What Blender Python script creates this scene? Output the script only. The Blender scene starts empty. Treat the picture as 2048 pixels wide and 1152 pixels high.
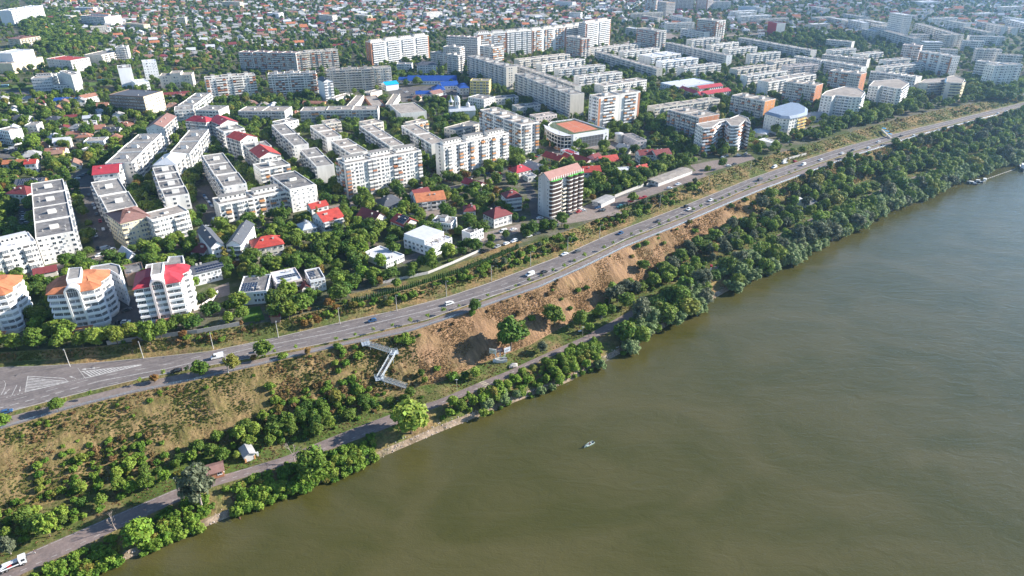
import bpy, bmesh, math, random
import numpy as np
from mathutils import Vector, Matrix
random.seed(7)
RNG = np.random.default_rng(7)
SC = bpy.context.scene
COL = SC.collection

# ------------------------------------------------------------------ camera
CAMZ, PITCH, FPX = 178.0, math.radians(27.5), 1365.0
cam_d = bpy.data.cameras.new('camera')
cam_d.sensor_width = 36.0
cam_d.lens = FPX / 2048 * 36.0
cam_d.clip_start, cam_d.clip_end = 1.0, 20000.0
cam = bpy.data.objects.new('camera', cam_d)
COL.objects.link(cam)
cam.location = (0, 0, CAMZ)
cam.rotation_euler = (math.pi / 2 - PITCH, 0, 0)
SC.camera = cam

# ------------------------------------------------------------------ sky, sun, exposure
SUN_EL, SUN_AZ = math.radians(25), math.radians(14)      # azimuth measured from +X towards +Y
world = bpy.data.worlds.new('World')
SC.world = world
world.use_nodes = True
wn = world.node_tree.nodes
sky = wn.new('ShaderNodeTexSky')
sky.sky_type = 'NISHITA'
sky.sun_disc = False
sky.sun_elevation = SUN_EL
sky.sun_rotation = math.pi / 2 - SUN_AZ
sky.air_density, sky.dust_density, sky.ozone_density = 1.0, 0.1, 3.5
bg = wn['Background']
bg.inputs['Strength'].default_value = 0.092
world.node_tree.links.new(sky.outputs['Color'], bg.inputs['Color'])
sun_d = bpy.data.lights.new('sun', 'SUN')
sun_d.energy = 5.0
sun_d.angle = math.radians(0.5)
sun_d.color = (1.0, 0.945, 0.86)
sun = bpy.data.objects.new('sun', sun_d)
COL.objects.link(sun)
sdir = Vector((math.cos(SUN_AZ) * math.cos(SUN_EL), math.sin(SUN_AZ) * math.cos(SUN_EL), math.sin(SUN_EL)))
sun.rotation_euler = sdir.to_track_quat('Z', 'Y').to_euler()
sun.location = (600, 200, 500)
vs = SC.view_settings
vs.view_transform, vs.look, vs.gamma, vs.use_curve_mapping = 'Standard', 'None', 1.0, False
vs.exposure = 1.2
SC.cycles.max_bounces = 5
SC.cycles.diffuse_bounces = 3
SC.cycles.glossy_bounces = 3
SC.cycles.transmission_bounces = 3
SC.cycles.volume_bounces = 1
SC.cycles.transparent_max_bounces = 4
SC.cycles.use_denoising = True

# ------------------------------------------------------------------ where a viewed point lies on the ground
CT, ST = math.cos(PITCH), math.sin(PITCH)
def ray(px, py):
    a, b = (px - 1024) / FPX, (576 - py) / FPX
    return np.array([a, CT + b * ST, -ST + b * CT])
def P(px, py, z):
    d = ray(px, py)
    t = (z - CAMZ) / d[2]
    return (d[0] * t, d[1] * t)
def proj(x, y, z):
    dz = z - CAMZ
    f = y * CT - dz * ST
    u = y * ST + dz * CT
    return 1024 + FPX * x / f, 576 - FPX * u / f

ZR, ZPATH, ZROAD, ZP = 0.0, 4.0, 18.0, 22.0
o0 = np.array(P(0, 770, ZROAD)); o1 = np.array(P(1366, 430, ZROAD))
UD = (o1 - o0) / np.linalg.norm(o1 - o0)
VD = np.array([-UD[1], UD[0]])
def uv(x, y): 
    return x * UD[0] + y * UD[1], x * VD[0] + y * VD[1]
def xy(u, v):
    return u * UD[0] + v * VD[0], u * UD[1] + v * VD[1]
def line(z, pts):
    q = [uv(*P(px, py, z)) for px, py in pts]
    q.sort()
    return np.array(q)
def vat(L, u):
    u = np.asarray(u, float)
    v = np.interp(u, L[:, 0], L[:, 1])
    s0 = (L[1, 1] - L[0, 1]) / (L[1, 0] - L[0, 0]); s0 = max(-.25, min(.25, s0))
    s1 = (L[-1, 1] - L[-2, 1]) / (L[-1, 0] - L[-2, 0]); s1 = max(-.25, min(.25, s1))
    v = np.where(u < L[0, 0], L[0, 1] + s0 * np.maximum(u - L[0, 0], -120), v)
    v = np.where(u > L[-1, 0], L[-1, 1] + s1 * np.minimum(u - L[-1, 0], 200), v)
    return v
L_shore = line(0, [(150,1165),(250,1120),(415,1052),(510,1012),(620,975),(745,922),(880,864),(960,832),(1060,792),(1137,764),(1240,707),(1300,672),(1410,607),(1480,568),(1560,530),(1640,490),(1720,450),(1800,413),(1880,380),(1920,363),(2048,318)])
L_plo = line(ZPATH, [(67,1138),(140,1105),(230,1061),(307,1025),(420,975),(520,946),(683,891),(790,850),(874,814),(990,768),(1050,737),(1100,714),(1150,694),(1203,671),(1290,630),(1400,570),(1546,496),(1640,450),(1760,400),(1900,340),(2048,290)])
L_phi = line(ZPATH, [(0,1130),(73,1098),(227,1031),(370,970),(463,945),(567,914),(683,866),(783,828),(875,800),(966,762),(1043,731),(1083,711),(1166,674),(1246,630),(1290,606),(1400,548),(1519,489),(1566,464),(1640,428),(1760,380),(1900,325),(2048,276)])
L_toe = line(5.5, [(0,1035),(120,1000),(250,955),(400,905),(520,870),(683,822),(790,782),(880,765),(960,728),(1060,690),(1150,640),(1220,598),(1330,545),(1450,480),(1560,430),(1700,372),(1900,298),(2048,246)])
L_crest = line(ZROAD, [(0,859),(143,817),(267,786),(393,760),(500,735),(683,692),(816,665),(916,632),(1080,575),(1163,538),(1250,495),(1350,455),(1453,410),(1513,385),(1600,352),(1700,315),(1833,273),(2048,216)])
L_vlo = line(ZROAD, [(0,838),(143,800),(267,768),(393,742),(500,722),(683,684),(850,644),(1003,590),(1100,554),(1250,482),(1366,437),(1500,378),(1600,342),(1700,307),(1833,268),(2048,213.5)])
L_rlo = line(ZROAD, [(0,828),(143,790),(267,760),(393,735),(500,716),(683,679),(850,640),(1003,585.5),(1100,550),(1250,478),(1366,434),(1500,374.5),(1600,339),(1700,304.5),(1833,266),(2048,212)])
L_mid = line(ZROAD, [(0,818-2),(100,790),(200,762),(340,736),(500,697),(683,662),(883,614),(1016,574),(1183,511),(1366,424),(1500,366),(1600,331),(1700,298),(1833,261),(2048,209.5)])
L_rhi = line(ZROAD, [(0,735),(80,733),(167,728),(293,717),(417,704),(547,677),(683,645),(790,622),(893,595),(983,565),(1133,508),(1216,470),(1366,413),(1500,358),(1600,323),(1700,291),(1833,257),(2048,206.5)])
L_bt = line(18.4, [(0,726),(167,716),(293,706),(417,692),(547,667),(683,634),(790,612),(893,584),(983,554),(1133,498),(1216,461),(1366,405),(1500,352),(1600,318),(1700,287),(1833,253),(2048,203.5)])
L_pl = line(ZP, [(0,712),(220,694),(330,674),(480,652),(560,640),(690,606),(816,579),(936,537),(1040,495),(1130,463),(1230,424),(1330,384),(1420,350),(1500,322),(1600,294),(1700,264),(1800,237),(1900,215),(2000,198),(2048,190)])
LINES = [(L_shore, ZR), (None, 3.4), (L_plo, ZPATH), (L_phi, ZPATH), (L_toe, 5.5), (L_crest, ZROAD), (L_rhi, ZROAD), (L_bt, 18.4), (L_pl, ZP)]
def profile(u):
    """heights across the bank: list of v arrays and z values"""
    V, Z = [], []
    sh = vat(L_shore, u); plo = np.maximum(vat(L_plo, u), sh + 7)
    phi = np.maximum(vat(L_phi, u), plo + 3.5)
    toe = np.maximum(vat(L_toe, u), phi + 2)
    cr = np.maximum(vat(L_crest, u), toe + 8)
    rlo = np.maximum(vat(L_rlo, u), cr + 2); rhi = np.maximum(vat(L_rhi, u), rlo + 8)
    bt = np.maximum(vat(L_bt, u), rhi + 1.2); pl = np.maximum(vat(L_pl, u), bt + 3)
    vs_ = [sh - 60, sh, sh + 2.2, plo - 2.5, plo, phi, toe, cr, rlo, rhi, bt, pl, pl + 9000]
    zs_ = [-6, 0.0, 1.4, 3.6, ZPATH, ZPATH, 5.5, ZROAD, ZROAD, ZROAD, 18.4, ZP, ZP]
    return vs_, zs_
def hgt(x, y):
    u, v = uv(np.asarray(x, float), np.asarray(y, float))
    vs_, zs_ = profile(u)
    z = np.full(np.shape(v), -6.0)
    for i in range(len(vs_) - 1):
        t = (v - vs_[i]) / np.maximum(vs_[i + 1] - vs_[i], 1e-6)
        z = np.where((t >= 0) & (t <= 1), zs_[i] + (zs_[i + 1] - zs_[i]) * t, z)
    return z
def G(px, py):
    """the ground point seen at a place in the photograph"""
    d = ray(px, py)
    ts = np.linspace(120, 3500, 1700)
    zr = CAMZ + d[2] * ts
    hh = np.maximum(hgt(d[0] * ts, d[1] * ts), 0.0)
    k = int(np.argmax(zr <= hh))
    if zr[k] > hh[k]:
        return (d[0] * 3000, d[1] * 3000, ZP)
    a, b = ts[max(k - 1, 0)], ts[k]
    for _ in range(24):
        m = (a + b) / 2
        if CAMZ + d[2] * m > max(float(hgt(d[0] * m, d[1] * m)), 0.0): a = m
        else: b = m
    return (float(d[0] * b), float(d[1] * b), float(CAMZ + d[2] * b))

# ------------------------------------------------------------------ mesh and object helpers
class MB:
    """collects faces for one mesh object"""
    def __init__(s): s.v, s.f, s.m = [], [], []
    def face(s, pts, m=0):
        n = len(s.v); s.v.extend([tuple(p) for p in pts]); s.f.append(tuple(range(n, n + len(pts)))); s.m.append(m)
    def box(s, x0, x1, y0, y1, z0, z1, m=0, top=None, bottom=True, M=None):
        c = [(x0,y0,z0),(x1,y0,z0),(x1,y1,z0),(x0,y1,z0),(x0,y0,z1),(x1,y0,z1),(x1,y1,z1),(x0,y1,z1)]
        if M is not None: c = [tuple(M @ Vector(p)) for p in c]
        n = len(s.v); s.v.extend(c)
        fs = [(4,5,6,7),(0,1,5,4),(1,2,6,5),(2,3,7,6),(3,0,4,7)] + ([(3,2,1,0)] if bottom else [])
        for i, f in enumerate(fs):
            s.f.append(tuple(n + k for k in f)); s.m.append(top if (top is not None and i == 0) else m)
    def prism(s, poly, z0, z1, m=0, top=None, bottom=False):
        n = len(poly)
        for i in range(n):
            a, b = poly[i], poly[(i + 1) % n]
            s.face([(a[0],a[1],z0),(b[0],b[1],z0),(b[0],b[1],z1),(a[0],a[1],z1)], m)
        s.face([(p[0],p[1],z1) for p in poly], m if top is None else top)
        if bottom: s.face([(p[0],p[1],z0) for p in reversed(poly)], m)
    def tube(s, p0, p1, r0, r1=None, n=6, m=0, caps=True):
        r1 = r0 if r1 is None else r1
        p0, p1 = Vector(p0), Vector(p1); d = (p1 - p0)
        if d.length < 1e-6: return
        q = d.to_track_quat('Z', 'Y'); k = len(s.v)
        for p, r in ((p0, r0), (p1, r1)):
            for i in range(n):
                a = 2 * math.pi * i / n
                s.v.append(tuple(p + q @ Vector((r * math.cos(a), r * math.sin(a), 0))))
        for i in range(n):
            j = (i + 1) % n
            s.f.append((k+i, k+j, k+n+j, k+n+i)); s.m.append(m)
        if caps:
            s.f.append(tuple(k + n + i for i in range(n))); s.m.append(m)
            s.f.append(tuple(k + i for i in reversed(range(n)))); s.m.append(m)
    def mesh(s, name, mats, smooth=False):
        me = bpy.data.meshes.new(name)
        me.from_pydata(s.v, [], s.f)
        for m in (mats if isinstance(mats, (list, tuple)) else [mats]): me.materials.append(m)
        if len(me.polygons):
            me.polygons.foreach_set('material_index', s.m)
            if smooth: me.polygons.foreach_set('use_smooth', [True] * len(s.f))
        me.update()
        return me
def put(name, me, parent=None, loc=(0, 0, 0), rz=0.0, sc=None, **props):
    o = bpy.data.objects.new(name, me)
    COL.objects.link(o)
    o.location = loc
    if rz: o.rotation_euler = (0, 0, rz)
    if sc is not None: o.scale = sc if hasattr(sc, '__len__') else (sc, sc, sc)
    if parent is not None: o.parent = parent
    for k, v in props.items():
        if v is not None: o[k] = v
    return o
BL = []
NOTB = {'tree','bush','car','van','street lamp','person','boat','stairs','billboard','bench','aerial'}
def thing(name, label, cat, loc=(0, 0, 0), rz=0.0, group=None, me=None, sc=None):
    if cat not in NOTB: BL.append((loc[0], loc[1], label))
    return put(name, me, None, loc, rz, sc, label=label, category=cat, group=group)
def dup(o, loc, rz=None, label=None, group=None, sc=None):
    c = o.copy(); COL.objects.link(c); c.location = loc
    if rz is not None: c.rotation_euler = (0, 0, rz)
    if sc is not None: c.scale = sc if hasattr(sc, '__len__') else (sc, sc, sc)
    if label: c['label'] = label
    if group: c['group'] = group
    for ch in list(o.children):
        d = ch.copy(); COL.objects.link(d); d.parent = c
        for g in list(ch.children):
            e = g.copy(); COL.objects.link(e); e.parent = d
    return c

# ------------------------------------------------------------------ materials
def mat(name, col, rough=0.8, var=0.0, scale=0.3, spec=0.3, col2=None, bump=0.0, bscale=None, randvar=0.0, metal=0.0, detail=6, coords='Object'):
    m = bpy.data.materials.new(name); m.use_nodes = True
    nt = m.node_tree; N, L = nt.nodes, nt.links
    b = N['Principled BSDF']
    b.inputs['Roughness'].default_value = rough
    b.inputs['Specular IOR Level'].default_value = spec
    b.inputs['Metallic'].default_value = metal
    c = (*col, 1)
    b.inputs['Base Color'].default_value = c
    m.diffuse_color = c
    out = None
    if var or col2 or bump:
        tc = N.new('ShaderNodeTexCoord') if coords != 'World' else N.new('ShaderNodeNewGeometry')
        src = tc.outputs[coords] if coords != 'World' else tc.outputs['Position']
    if var or col2:
        nz = N.new('ShaderNodeTexNoise'); nz.inputs['Scale'].default_value = scale; nz.inputs['Detail'].default_value = detail
        nz.inputs['Roughness'].default_value = 0.65
        L.new(src, nz.inputs['Vector'])
        mx = N.new('ShaderNodeMix'); mx.data_type = 'RGBA'
        c2 = col2 if col2 else tuple(x * (1 - var) for x in col)
        c1 = col if col2 else tuple(min(1, x * (1 + var * .6)) for x in col)
        mx.inputs[6].default_value = (*c1, 1); mx.inputs[7].default_value = (*c2, 1)
        rp = N.new('ShaderNodeMapRange'); rp.inputs[1].default_value = 0.35; rp.inputs[2].default_value = 0.65
        L.new(nz.outputs['Fac'], rp.inputs[0]); L.new(rp.outputs[0], mx.inputs[0])
        out = mx.outputs[2]
    if randvar:
        oi = N.new('ShaderNodeObjectInfo')
        hs = N.new('ShaderNodeHueSaturation')
        mr = N.new('ShaderNodeMapRange'); mr.inputs[3].default_value = 1 - randvar; mr.inputs[4].default_value = 1 + randvar
        L.new(oi.outputs['Random'], mr.inputs[0]); L.new(mr.outputs[0], hs.inputs['Value'])
        if out is not None: L.new(out, hs.inputs['Color'])
        else: hs.inputs['Color'].default_value = c
        out = hs.outputs['Color']
    if out is not None: L.new(out, b.inputs['Base Color'])
    if bump:
        n2 = N.new('ShaderNodeTexNoise'); n2.inputs['Scale'].default_value = bscale or scale * 4; n2.inputs['Detail'].default_value = 4
        L.new(src, n2.inputs['Vector'])
        bp = N.new('ShaderNodeBump'); bp.inputs['Strength'].default_value = bump; bp.inputs['Distance'].default_value = 0.3
        L.new(n2.outputs['Fac'], bp.inputs['Height']); L.new(bp.outputs['Normal'], b.inputs['Normal'])
    return m

# ------------------------------------------------------------------ the setting: materials
def ground_mat(name, cols, scales, rough=0.95, bump=0.4, speck=None, thr=(0.5, 0.55), cover=None, lanes=False):
    """three colours mixed by noises of world position, with a fine speckle"""
    m = bpy.data.materials.new(name); m.use_nodes = True
    nt = m.node_tree; N, L = nt.nodes, nt.links
    b = N['Principled BSDF']; b.inputs['Roughness'].default_value = rough; b.inputs['Specular IOR Level'].default_value = 0.1
    geo = N.new('ShaderNodeNewGeometry')
    col = None
    prev = None
    for i, c in enumerate(cols):
        if i == 0:
            rgb = N.new('ShaderNodeRGB'); rgb.outputs[0].default_value = (*c, 1); prev = rgb.outputs[0]; continue
        nz = N.new('ShaderNodeTexNoise'); nz.inputs['Scale'].default_value = scales[i - 1]; nz.inputs['Detail'].default_value = 8; nz.inputs['Roughness'].default_value = 0.7
        mp = N.new('ShaderNodeVectorMath'); mp.operation = 'ADD'; mp.inputs[1].default_value = (31.7 * i, 12.3 * i, 5.1 * i)
        L.new(geo.outputs['Position'], mp.inputs[0]); L.new(mp.outputs[0], nz.inputs['Vector'])
        r = N.new('ShaderNodeMapRange'); t = thr[i - 1]; r.inputs[1].default_value = t - 0.09; r.inputs[2].default_value = t + 0.09
        L.new(nz.outputs['Fac'], r.inputs[0])
        mx = N.new('ShaderNodeMix'); mx.data_type = 'RGBA'
        L.new(r.outputs[0], mx.inputs[0]); L.new(prev, mx.inputs[6]); mx.inputs[7].default_value = (*c, 1)
        prev = mx.outputs[2]
    if cover:      # where the bank is bare and where weeds cover it, along the river
        d = N.new('ShaderNodeVectorMath'); d.operation = 'DOT_PRODUCT'; d.inputs[1].default_value = (UD[0], UD[1], 0); L.new(geo.outputs['Position'], d.inputs[0])
        nz = N.new('ShaderNodeTexNoise'); nz.inputs['Scale'].default_value = .05; nz.inputs['Detail'].default_value = 6; L.new(geo.outputs['Position'], nz.inputs['Vector'])
        jit = N.new('ShaderNodeMath'); jit.operation = 'MULTIPLY_ADD'; jit.inputs[1].default_value = 90; L.new(nz.outputs['Fac'], jit.inputs[0]); L.new(d.outputs['Value'], jit.inputs[2])
        ul, ur = uv(*P(835, 720, 10))[0] + 45, uv(*P(1500, 430, 10))[0] + 45
        a = N.new('ShaderNodeMapRange'); a.inputs[1].default_value = ul - 14; a.inputs[2].default_value = ul + 14; a.inputs[3].default_value = 1; a.inputs[4].default_value = 0; L.new(jit.outputs[0], a.inputs[0])
        b2 = N.new('ShaderNodeMapRange'); b2.inputs[1].default_value = ur - 25; b2.inputs[2].default_value = ur + 25; L.new(jit.outputs[0], b2.inputs[0])
        mxm = N.new('ShaderNodeMath'); mxm.operation = 'MAXIMUM'; L.new(a.outputs[0], mxm.inputs[0]); L.new(b2.outputs[0], mxm.inputs[1])
        n3 = N.new('ShaderNodeTexNoise'); n3.inputs['Scale'].default_value = .16; n3.inputs['Detail'].default_value = 8; n3.inputs['Roughness'].default_value = .7; L.new(geo.outputs['Position'], n3.inputs['Vector'])
        r3 = N.new('ShaderNodeMapRange'); r3.inputs[1].default_value = .42; r3.inputs[2].default_value = .62; L.new(n3.outputs['Fac'], r3.inputs[0])
        cmx = N.new('ShaderNodeMix'); cmx.data_type = 'RGBA'; cmx.inputs[6].default_value = (*cover[0], 1); cmx.inputs[7].default_value = (*cover[1], 1); L.new(r3.outputs[0], cmx.inputs[0])
        fac = N.new('ShaderNodeMath'); fac.operation = 'MULTIPLY'; fac.inputs[1].default_value = .85; L.new(mxm.outputs[0], fac.inputs[0])
        mx = N.new('ShaderNodeMix'); mx.data_type = 'RGBA'; L.new(fac.outputs[0], mx.inputs[0]); L.new(prev, mx.inputs[6]); L.new(cmx.outputs[2], mx.inputs[7]); prev = mx.outputs[2]
    if lanes:      # worn bands and patches running with the traffic
        mp = N.new('ShaderNodeMapping'); mp.inputs['Rotation'].default_value = (0, 0, -math.atan2(UD[1], UD[0])); L.new(geo.outputs['Position'], mp.inputs['Vector'])
        m2 = N.new('ShaderNodeMapping'); m2.inputs['Scale'].default_value = (.02, .9, 1); L.new(mp.outputs[0], m2.inputs['Vector'])
        nz = N.new('ShaderNodeTexNoise'); nz.inputs['Scale'].default_value = 1; nz.inputs['Detail'].default_value = 5; L.new(m2.outputs[0], nz.inputs['Vector'])
        r = N.new('ShaderNodeMapRange'); r.inputs[1].default_value = .3; r.inputs[2].default_value = .7; r.inputs[3].default_value = .78; r.inputs[4].default_value = 1.18; L.new(nz.outputs['Fac'], r.inputs[0])
        hs = N.new('ShaderNodeHueSaturation'); L.new(prev, hs.inputs['Color']); L.new(r.outputs[0], hs.inputs['Value']); prev = hs.outputs['Color']
    if speck:
        nz = N.new('ShaderNodeTexNoise'); nz.inputs['Scale'].default_value = speck[0]; nz.inputs['Detail'].default_value = 3
        L.new(geo.outputs['Position'], nz.inputs['Vector'])
        if cover:      # gullies and trampled streaks run straight down the bank
            mp = N.new('ShaderNodeMapping'); mp.inputs['Rotation'].default_value = (0, 0, -math.atan2(UD[1], UD[0])); L.new(geo.outputs['Position'], mp.inputs['Vector'])
            m2 = N.new('ShaderNodeMapping'); m2.inputs['Scale'].default_value = (1, .13, .13); L.new(mp.outputs[0], m2.inputs['Vector']); L.new(m2.outputs[0], nz.inputs['Vector'])
        r = N.new('ShaderNodeMapRange'); r.inputs[1].default_value = 0.3; r.inputs[2].default_value = 0.7
        r.inputs[3].default_value = 1 - speck[1]; r.inputs[4].default_value = 1 + speck[1]
        L.new(nz.outputs['Fac'], r.inputs[0])
        hs = N.new('ShaderNodeHueSaturation'); L.new(prev, hs.inputs['Color']); L.new(r.outputs[0], hs.inputs['Value']); prev = hs.outputs['Color']
    L.new(prev, b.inputs['Base Color'])
    if bump:
        nz = N.new('ShaderNodeTexNoise'); nz.inputs['Scale'].default_value = 0.9; nz.inputs['Detail'].default_value = 5
        L.new(geo.outputs['Position'], nz.inputs['Vector'])
        bp = N.new('ShaderNodeBump'); bp.inputs['Strength'].default_value = bump; bp.inputs['Distance'].default_value = 0.6
        L.new(nz.outputs['Fac'], bp.inputs['Height']); L.new(bp.outputs['Normal'], b.inputs['Normal'])
    return m
M_dry = ground_mat('dry_grass_ground', [(.29,.175,.098), (.215,.135,.07), (.12,.11,.04)], [.06, .04], speck=(.75, .3), bump=.7, thr=(.52, .66), cover=((.25,.175,.08), (.12,.115,.033)))
M_bank = ground_mat('bank_ground', [(.30,.19,.09), (.10,.12,.035), (.17,.12,.06)], [.06, .12], speck=(.8, .3), bump=.8, thr=(.47, .58))
M_lawn = ground_mat('lawn_ground', [(.09,.125,.03), (.26,.17,.09), (.06,.085,.02)], [.05, .09], speck=(.8, .25), thr=(.56, .55))
M_city = ground_mat('city_ground', [(.16,.135,.11), (.07,.09,.03), (.22,.19,.155)], [.03, .022], speck=(.5, .2), thr=(.47, .6), bump=.3)
M_shore = ground_mat('shore_ground', [(.36,.27,.20), (.20,.15,.10), (.09,.10,.04)], [.25, .08], speck=(1.5, .3), thr=(.5, .6))
M_asphalt = ground_mat('asphalt', [(.195,.168,.160), (.155,.135,.13), (.215,.187,.175)], [.045, .3], speck=(1.2, .12), bump=.05, rough=.85, lanes=True)
M_street = ground_mat('street_asphalt', [(.13,.12,.115), (.10,.095,.095), (.17,.15,.135)], [.06, .2], speck=(1, .12), bump=.05, rough=.9)
M_paving = ground_mat('pale_paving', [(.30,.245,.215), (.25,.20,.175), (.21,.18,.15)], [.08, .25], speck=(1.2, .12), bump=.1)
M_prom = ground_mat('promenade_asphalt', [(.22,.17,.155), (.175,.14,.13), (.25,.195,.175)], [.08, .4], speck=(1.2, .1), bump=.05)
M_pave = ground_mat('pavement', [(.23,.185,.165), (.19,.155,.14), (.26,.21,.185)], [.08, .4], speck=(1.2, .1), bump=.05)
M_paint = mat('road_paint', (.50, .48, .455), .75, var=.4, scale=.9)
M_kerb = mat('kerb_stone', (.42, .38, .34), .85, var=.2, scale=.8)

def water_mat():
    m = bpy.data.materials.new('river_water'); m.use_nodes = True
    nt = m.node_tree; N, L = nt.nodes, nt.links
    b = N['Principled BSDF']
    b.inputs['Roughness'].default_value = 0.16
    b.inputs['IOR'].default_value = 1.42
    geo = N.new('ShaderNodeNewGeometry')
    def noise(sc, stretch, det=4, ang=.45):
        mp = N.new('ShaderNodeMapping'); mp.inputs['Rotation'].default_value = (0, 0, ang); mp.inputs['Scale'].default_value = stretch
        L.new(geo.outputs['Position'], mp.inputs['Vector'])
        nz = N.new('ShaderNodeTexNoise'); nz.inputs['Scale'].default_value = sc; nz.inputs['Detail'].default_value = det; nz.inputs['Distortion'].default_value = 1.6
        L.new(mp.outputs[0], nz.inputs['Vector']); return nz.outputs['Fac']
    silt = noise(.016, (1, 1.5, 1), 9, -.5)
    r = N.new('ShaderNodeMapRange'); r.inputs[1].default_value = .34; r.inputs[2].default_value = .66
    L.new(silt, r.inputs[0])
    mx = N.new('ShaderNodeMix'); mx.data_type = 'RGBA'
    mx.inputs[6].default_value = (.060, .057, .012, 1); mx.inputs[7].default_value = (.087, .076, .025, 1)
    L.new(r.outputs[0], mx.inputs[0]); L.new(mx.outputs[2], b.inputs['Base Color'])
    bp = N.new('ShaderNodeBump'); bp.inputs['Strength'].default_value = .42; bp.inputs['Distance'].default_value = .3
    ad = N.new('ShaderNodeMath'); ad.operation = 'ADD'
    n1, n2 = noise(.55, (1, 1.7, 1), 5, .2), noise(.06, (1, 2.5, 1), 5, .5)
    mm = N.new('ShaderNodeMath'); mm.operation = 'MULTIPLY'; mm.inputs[1].default_value = 2.2
    L.new(n2, mm.inputs[0]); L.new(n1, ad.inputs[0]); L.new(mm.outputs[0], ad.inputs[1])
    L.new(ad.outputs[0], bp.inputs['Height']); L.new(bp.outputs['Normal'], b.inputs['Normal'])
    rn = noise(.02, (1, 3, 1), 6, .6)
    rr = N.new('ShaderNodeMapRange'); rr.inputs[1].default_value = .35; rr.inputs[2].default_value = .65; rr.inputs[3].default_value = .03; rr.inputs[4].default_value = .16
    L.new(rn, rr.inputs[0]); L.new(rr.outputs[0], b.inputs['Roughness'])
    return m
M_water = water_mat()

# ------------------------------------------------------------------ the setting: sheets along the river
US_IN = np.arange(-330, 1500, 3.0)
US = np.concatenate([[-4200, -3000, -2000, -1200, -700, -450], US_IN, [1600, 1800, 2100, 2600, 3400, 4600]])
def fbm(x, y, s):
    r = 0
    for k in range(5):
        f = s * 1.9 ** k; a = 0.55 ** k
        r = r + a * np.sin(x * f * 1.3 + 1.7 * k + 1.3 * np.sin(y * f * .9 + k)) * np.cos(y * f * 1.1 - .8 * k + np.sin(x * f * .7))
    return r
def sheet(name, i0, i1, m, nv=1, amp=0.0, dz=0.0, us=US, v0=None, v1=None, kind='structure', parent=None, fs=.12):
    vs_, zs_ = profile(us)
    a = vs_[i0] if v0 is None else v0(us, vs_)
    b = vs_[i1] if v1 is None else v1(us, vs_)
    za, zb = zs_[i0], zs_[i1]
    V, F = [], []
    n = nv + 1
    for j in range(n):
        t = j / nv
        v = a + (b - a) * t; z = np.full(len(us), za + (zb - za) * t) + dz
        x, y = xy(us, v)
        if amp and 0 < j < nv:
            z = z + amp * fbm(x, y, fs)
        V.append(np.stack([x, y, z], 1))
    V = np.concatenate(V)
    k = len(us)
    for j in range(nv):
        for i in range(k - 1):
            F.append((j * k + i, j * k + i + 1, (j + 1) * k + i + 1, (j + 1) * k + i))
    me = bpy.data.meshes.new(name); me.from_pydata(V.tolist(), [], F); me.materials.append(m); me.update()
    return put(name, me, parent, kind=kind)
# profile: 0 bed,1 shore,2 shore top,3 plo-2.5,4 plo,5 phi,6 toe,7 crest,8 rlo,9 rhi,10 bank toe,11 plateau edge,12 far
sheet('riverbed', 0, 1, M_shore)
sheet('river_shore', 1, 2, M_shore, 3, .25, fs=.4)
sheet('riverbank', 2, 3, M_bank, 4, .2, fs=.3)
sheet('promenade_verge', 3, 4, M_bank)
sheet('promenade', 4, 5, M_prom)
sheet('park_ground', 5, 6, M_lawn, 4, .12)
slope = sheet('dry_slope', 6, 7, M_dry, 12, .45, fs=.16)
vv = lambda us, vs_: np.minimum(np.maximum(vat(L_vlo, us), vs_[7] + 1), vs_[8] - .6)
sheet('pavement', 7, 8, M_pave, v1=vv)
sheet('verge', 7, 8, M_bank, v0=vv)
road = sheet('road', 8, 9, M_asphalt)
sheet('road_shoulder', 9, 10, M_bank, 2, .05)
sheet('upper_bank', 10, 11, M_bank, 5, .25, fs=.2)
sheet('city_ground', 11, 12, M_city, v1=lambda us, vs_: vs_[11] + 4500)
wm = MB(); n = 24
uu = np.linspace(-4200, 4600, n); ww = np.linspace(-4200, 500, n)
shv = vat(L_shore, uu)
for i in range(n - 1):
    a0, a1 = shv[i] + 55, shv[i + 1] + 55
    q = [xy(uu[i], -4000), xy(uu[i + 1], -4000), xy(uu[i + 1], a1), xy(uu[i], a0)]
    wm.face([(x, y, 0.0) for x, y in q])
put('river_water', wm.mesh('river_water', M_water), kind='structure')

# ------------------------------------------------------------------ painted road markings
def paint(mb, px, z=ZROAD + .014):
    mb.face([(*P(x, y, z), z) for x, y in px])
def vband(mb, u0, u1, vf, w, z, off=0.0, step=4.0):
    k = max(1, int((u1 - u0) / step)); us = np.linspace(u0, u1, k + 1); v = vf(us) + off
    for i in range(k):
        q = [xy(us[i], v[i] - w / 2), xy(us[i + 1], v[i + 1] - w / 2), xy(us[i + 1], v[i + 1] + w / 2), xy(us[i], v[i] + w / 2)]
        mb.face([(x, y, z) for x, y in q])
mid = lambda us: vat(L_mid, us)
u_sol = uv(*P(175, 769, ZROAD))[0]
mk = MB(); zt = ZROAD + .014
vband(mk, u_sol, 1450, mid, .16, zt, -.16); vband(mk, u_sol, 1450, mid, .16, zt, .16)
u = u_sol - 3
while u > -330: vband(mk, u - 3, u, mid, .32, zt); u -= 5.0
put('centre_line', mk.mesh('centre_line', M_paint), road, kind='structure')
mk = MB(); u = -330
while u < 1300:
    for o in (-3.55, 3.55): vband(mk, u, u + 4, mid, .2, zt, o)
    u += 10.5
put('lane_dashes', mk.mesh('lane_dashes', M_paint), road, kind='structure')
hb = MB()
def hatch_edge(a, b, w=1.1):
    paint(hb, [(a[0], a[1] - w / 2), (b[0], b[1] - w / 2), (b[0], b[1] + w / 2), (a[0], a[1] + w / 2)], ZROAD + .02)
hatch_edge((56, 752.5), (128, 756.5)); hatch_edge((50, 784), (137, 763.5)); hatch_edge((128, 756.5), (137, 763.5))
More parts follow.
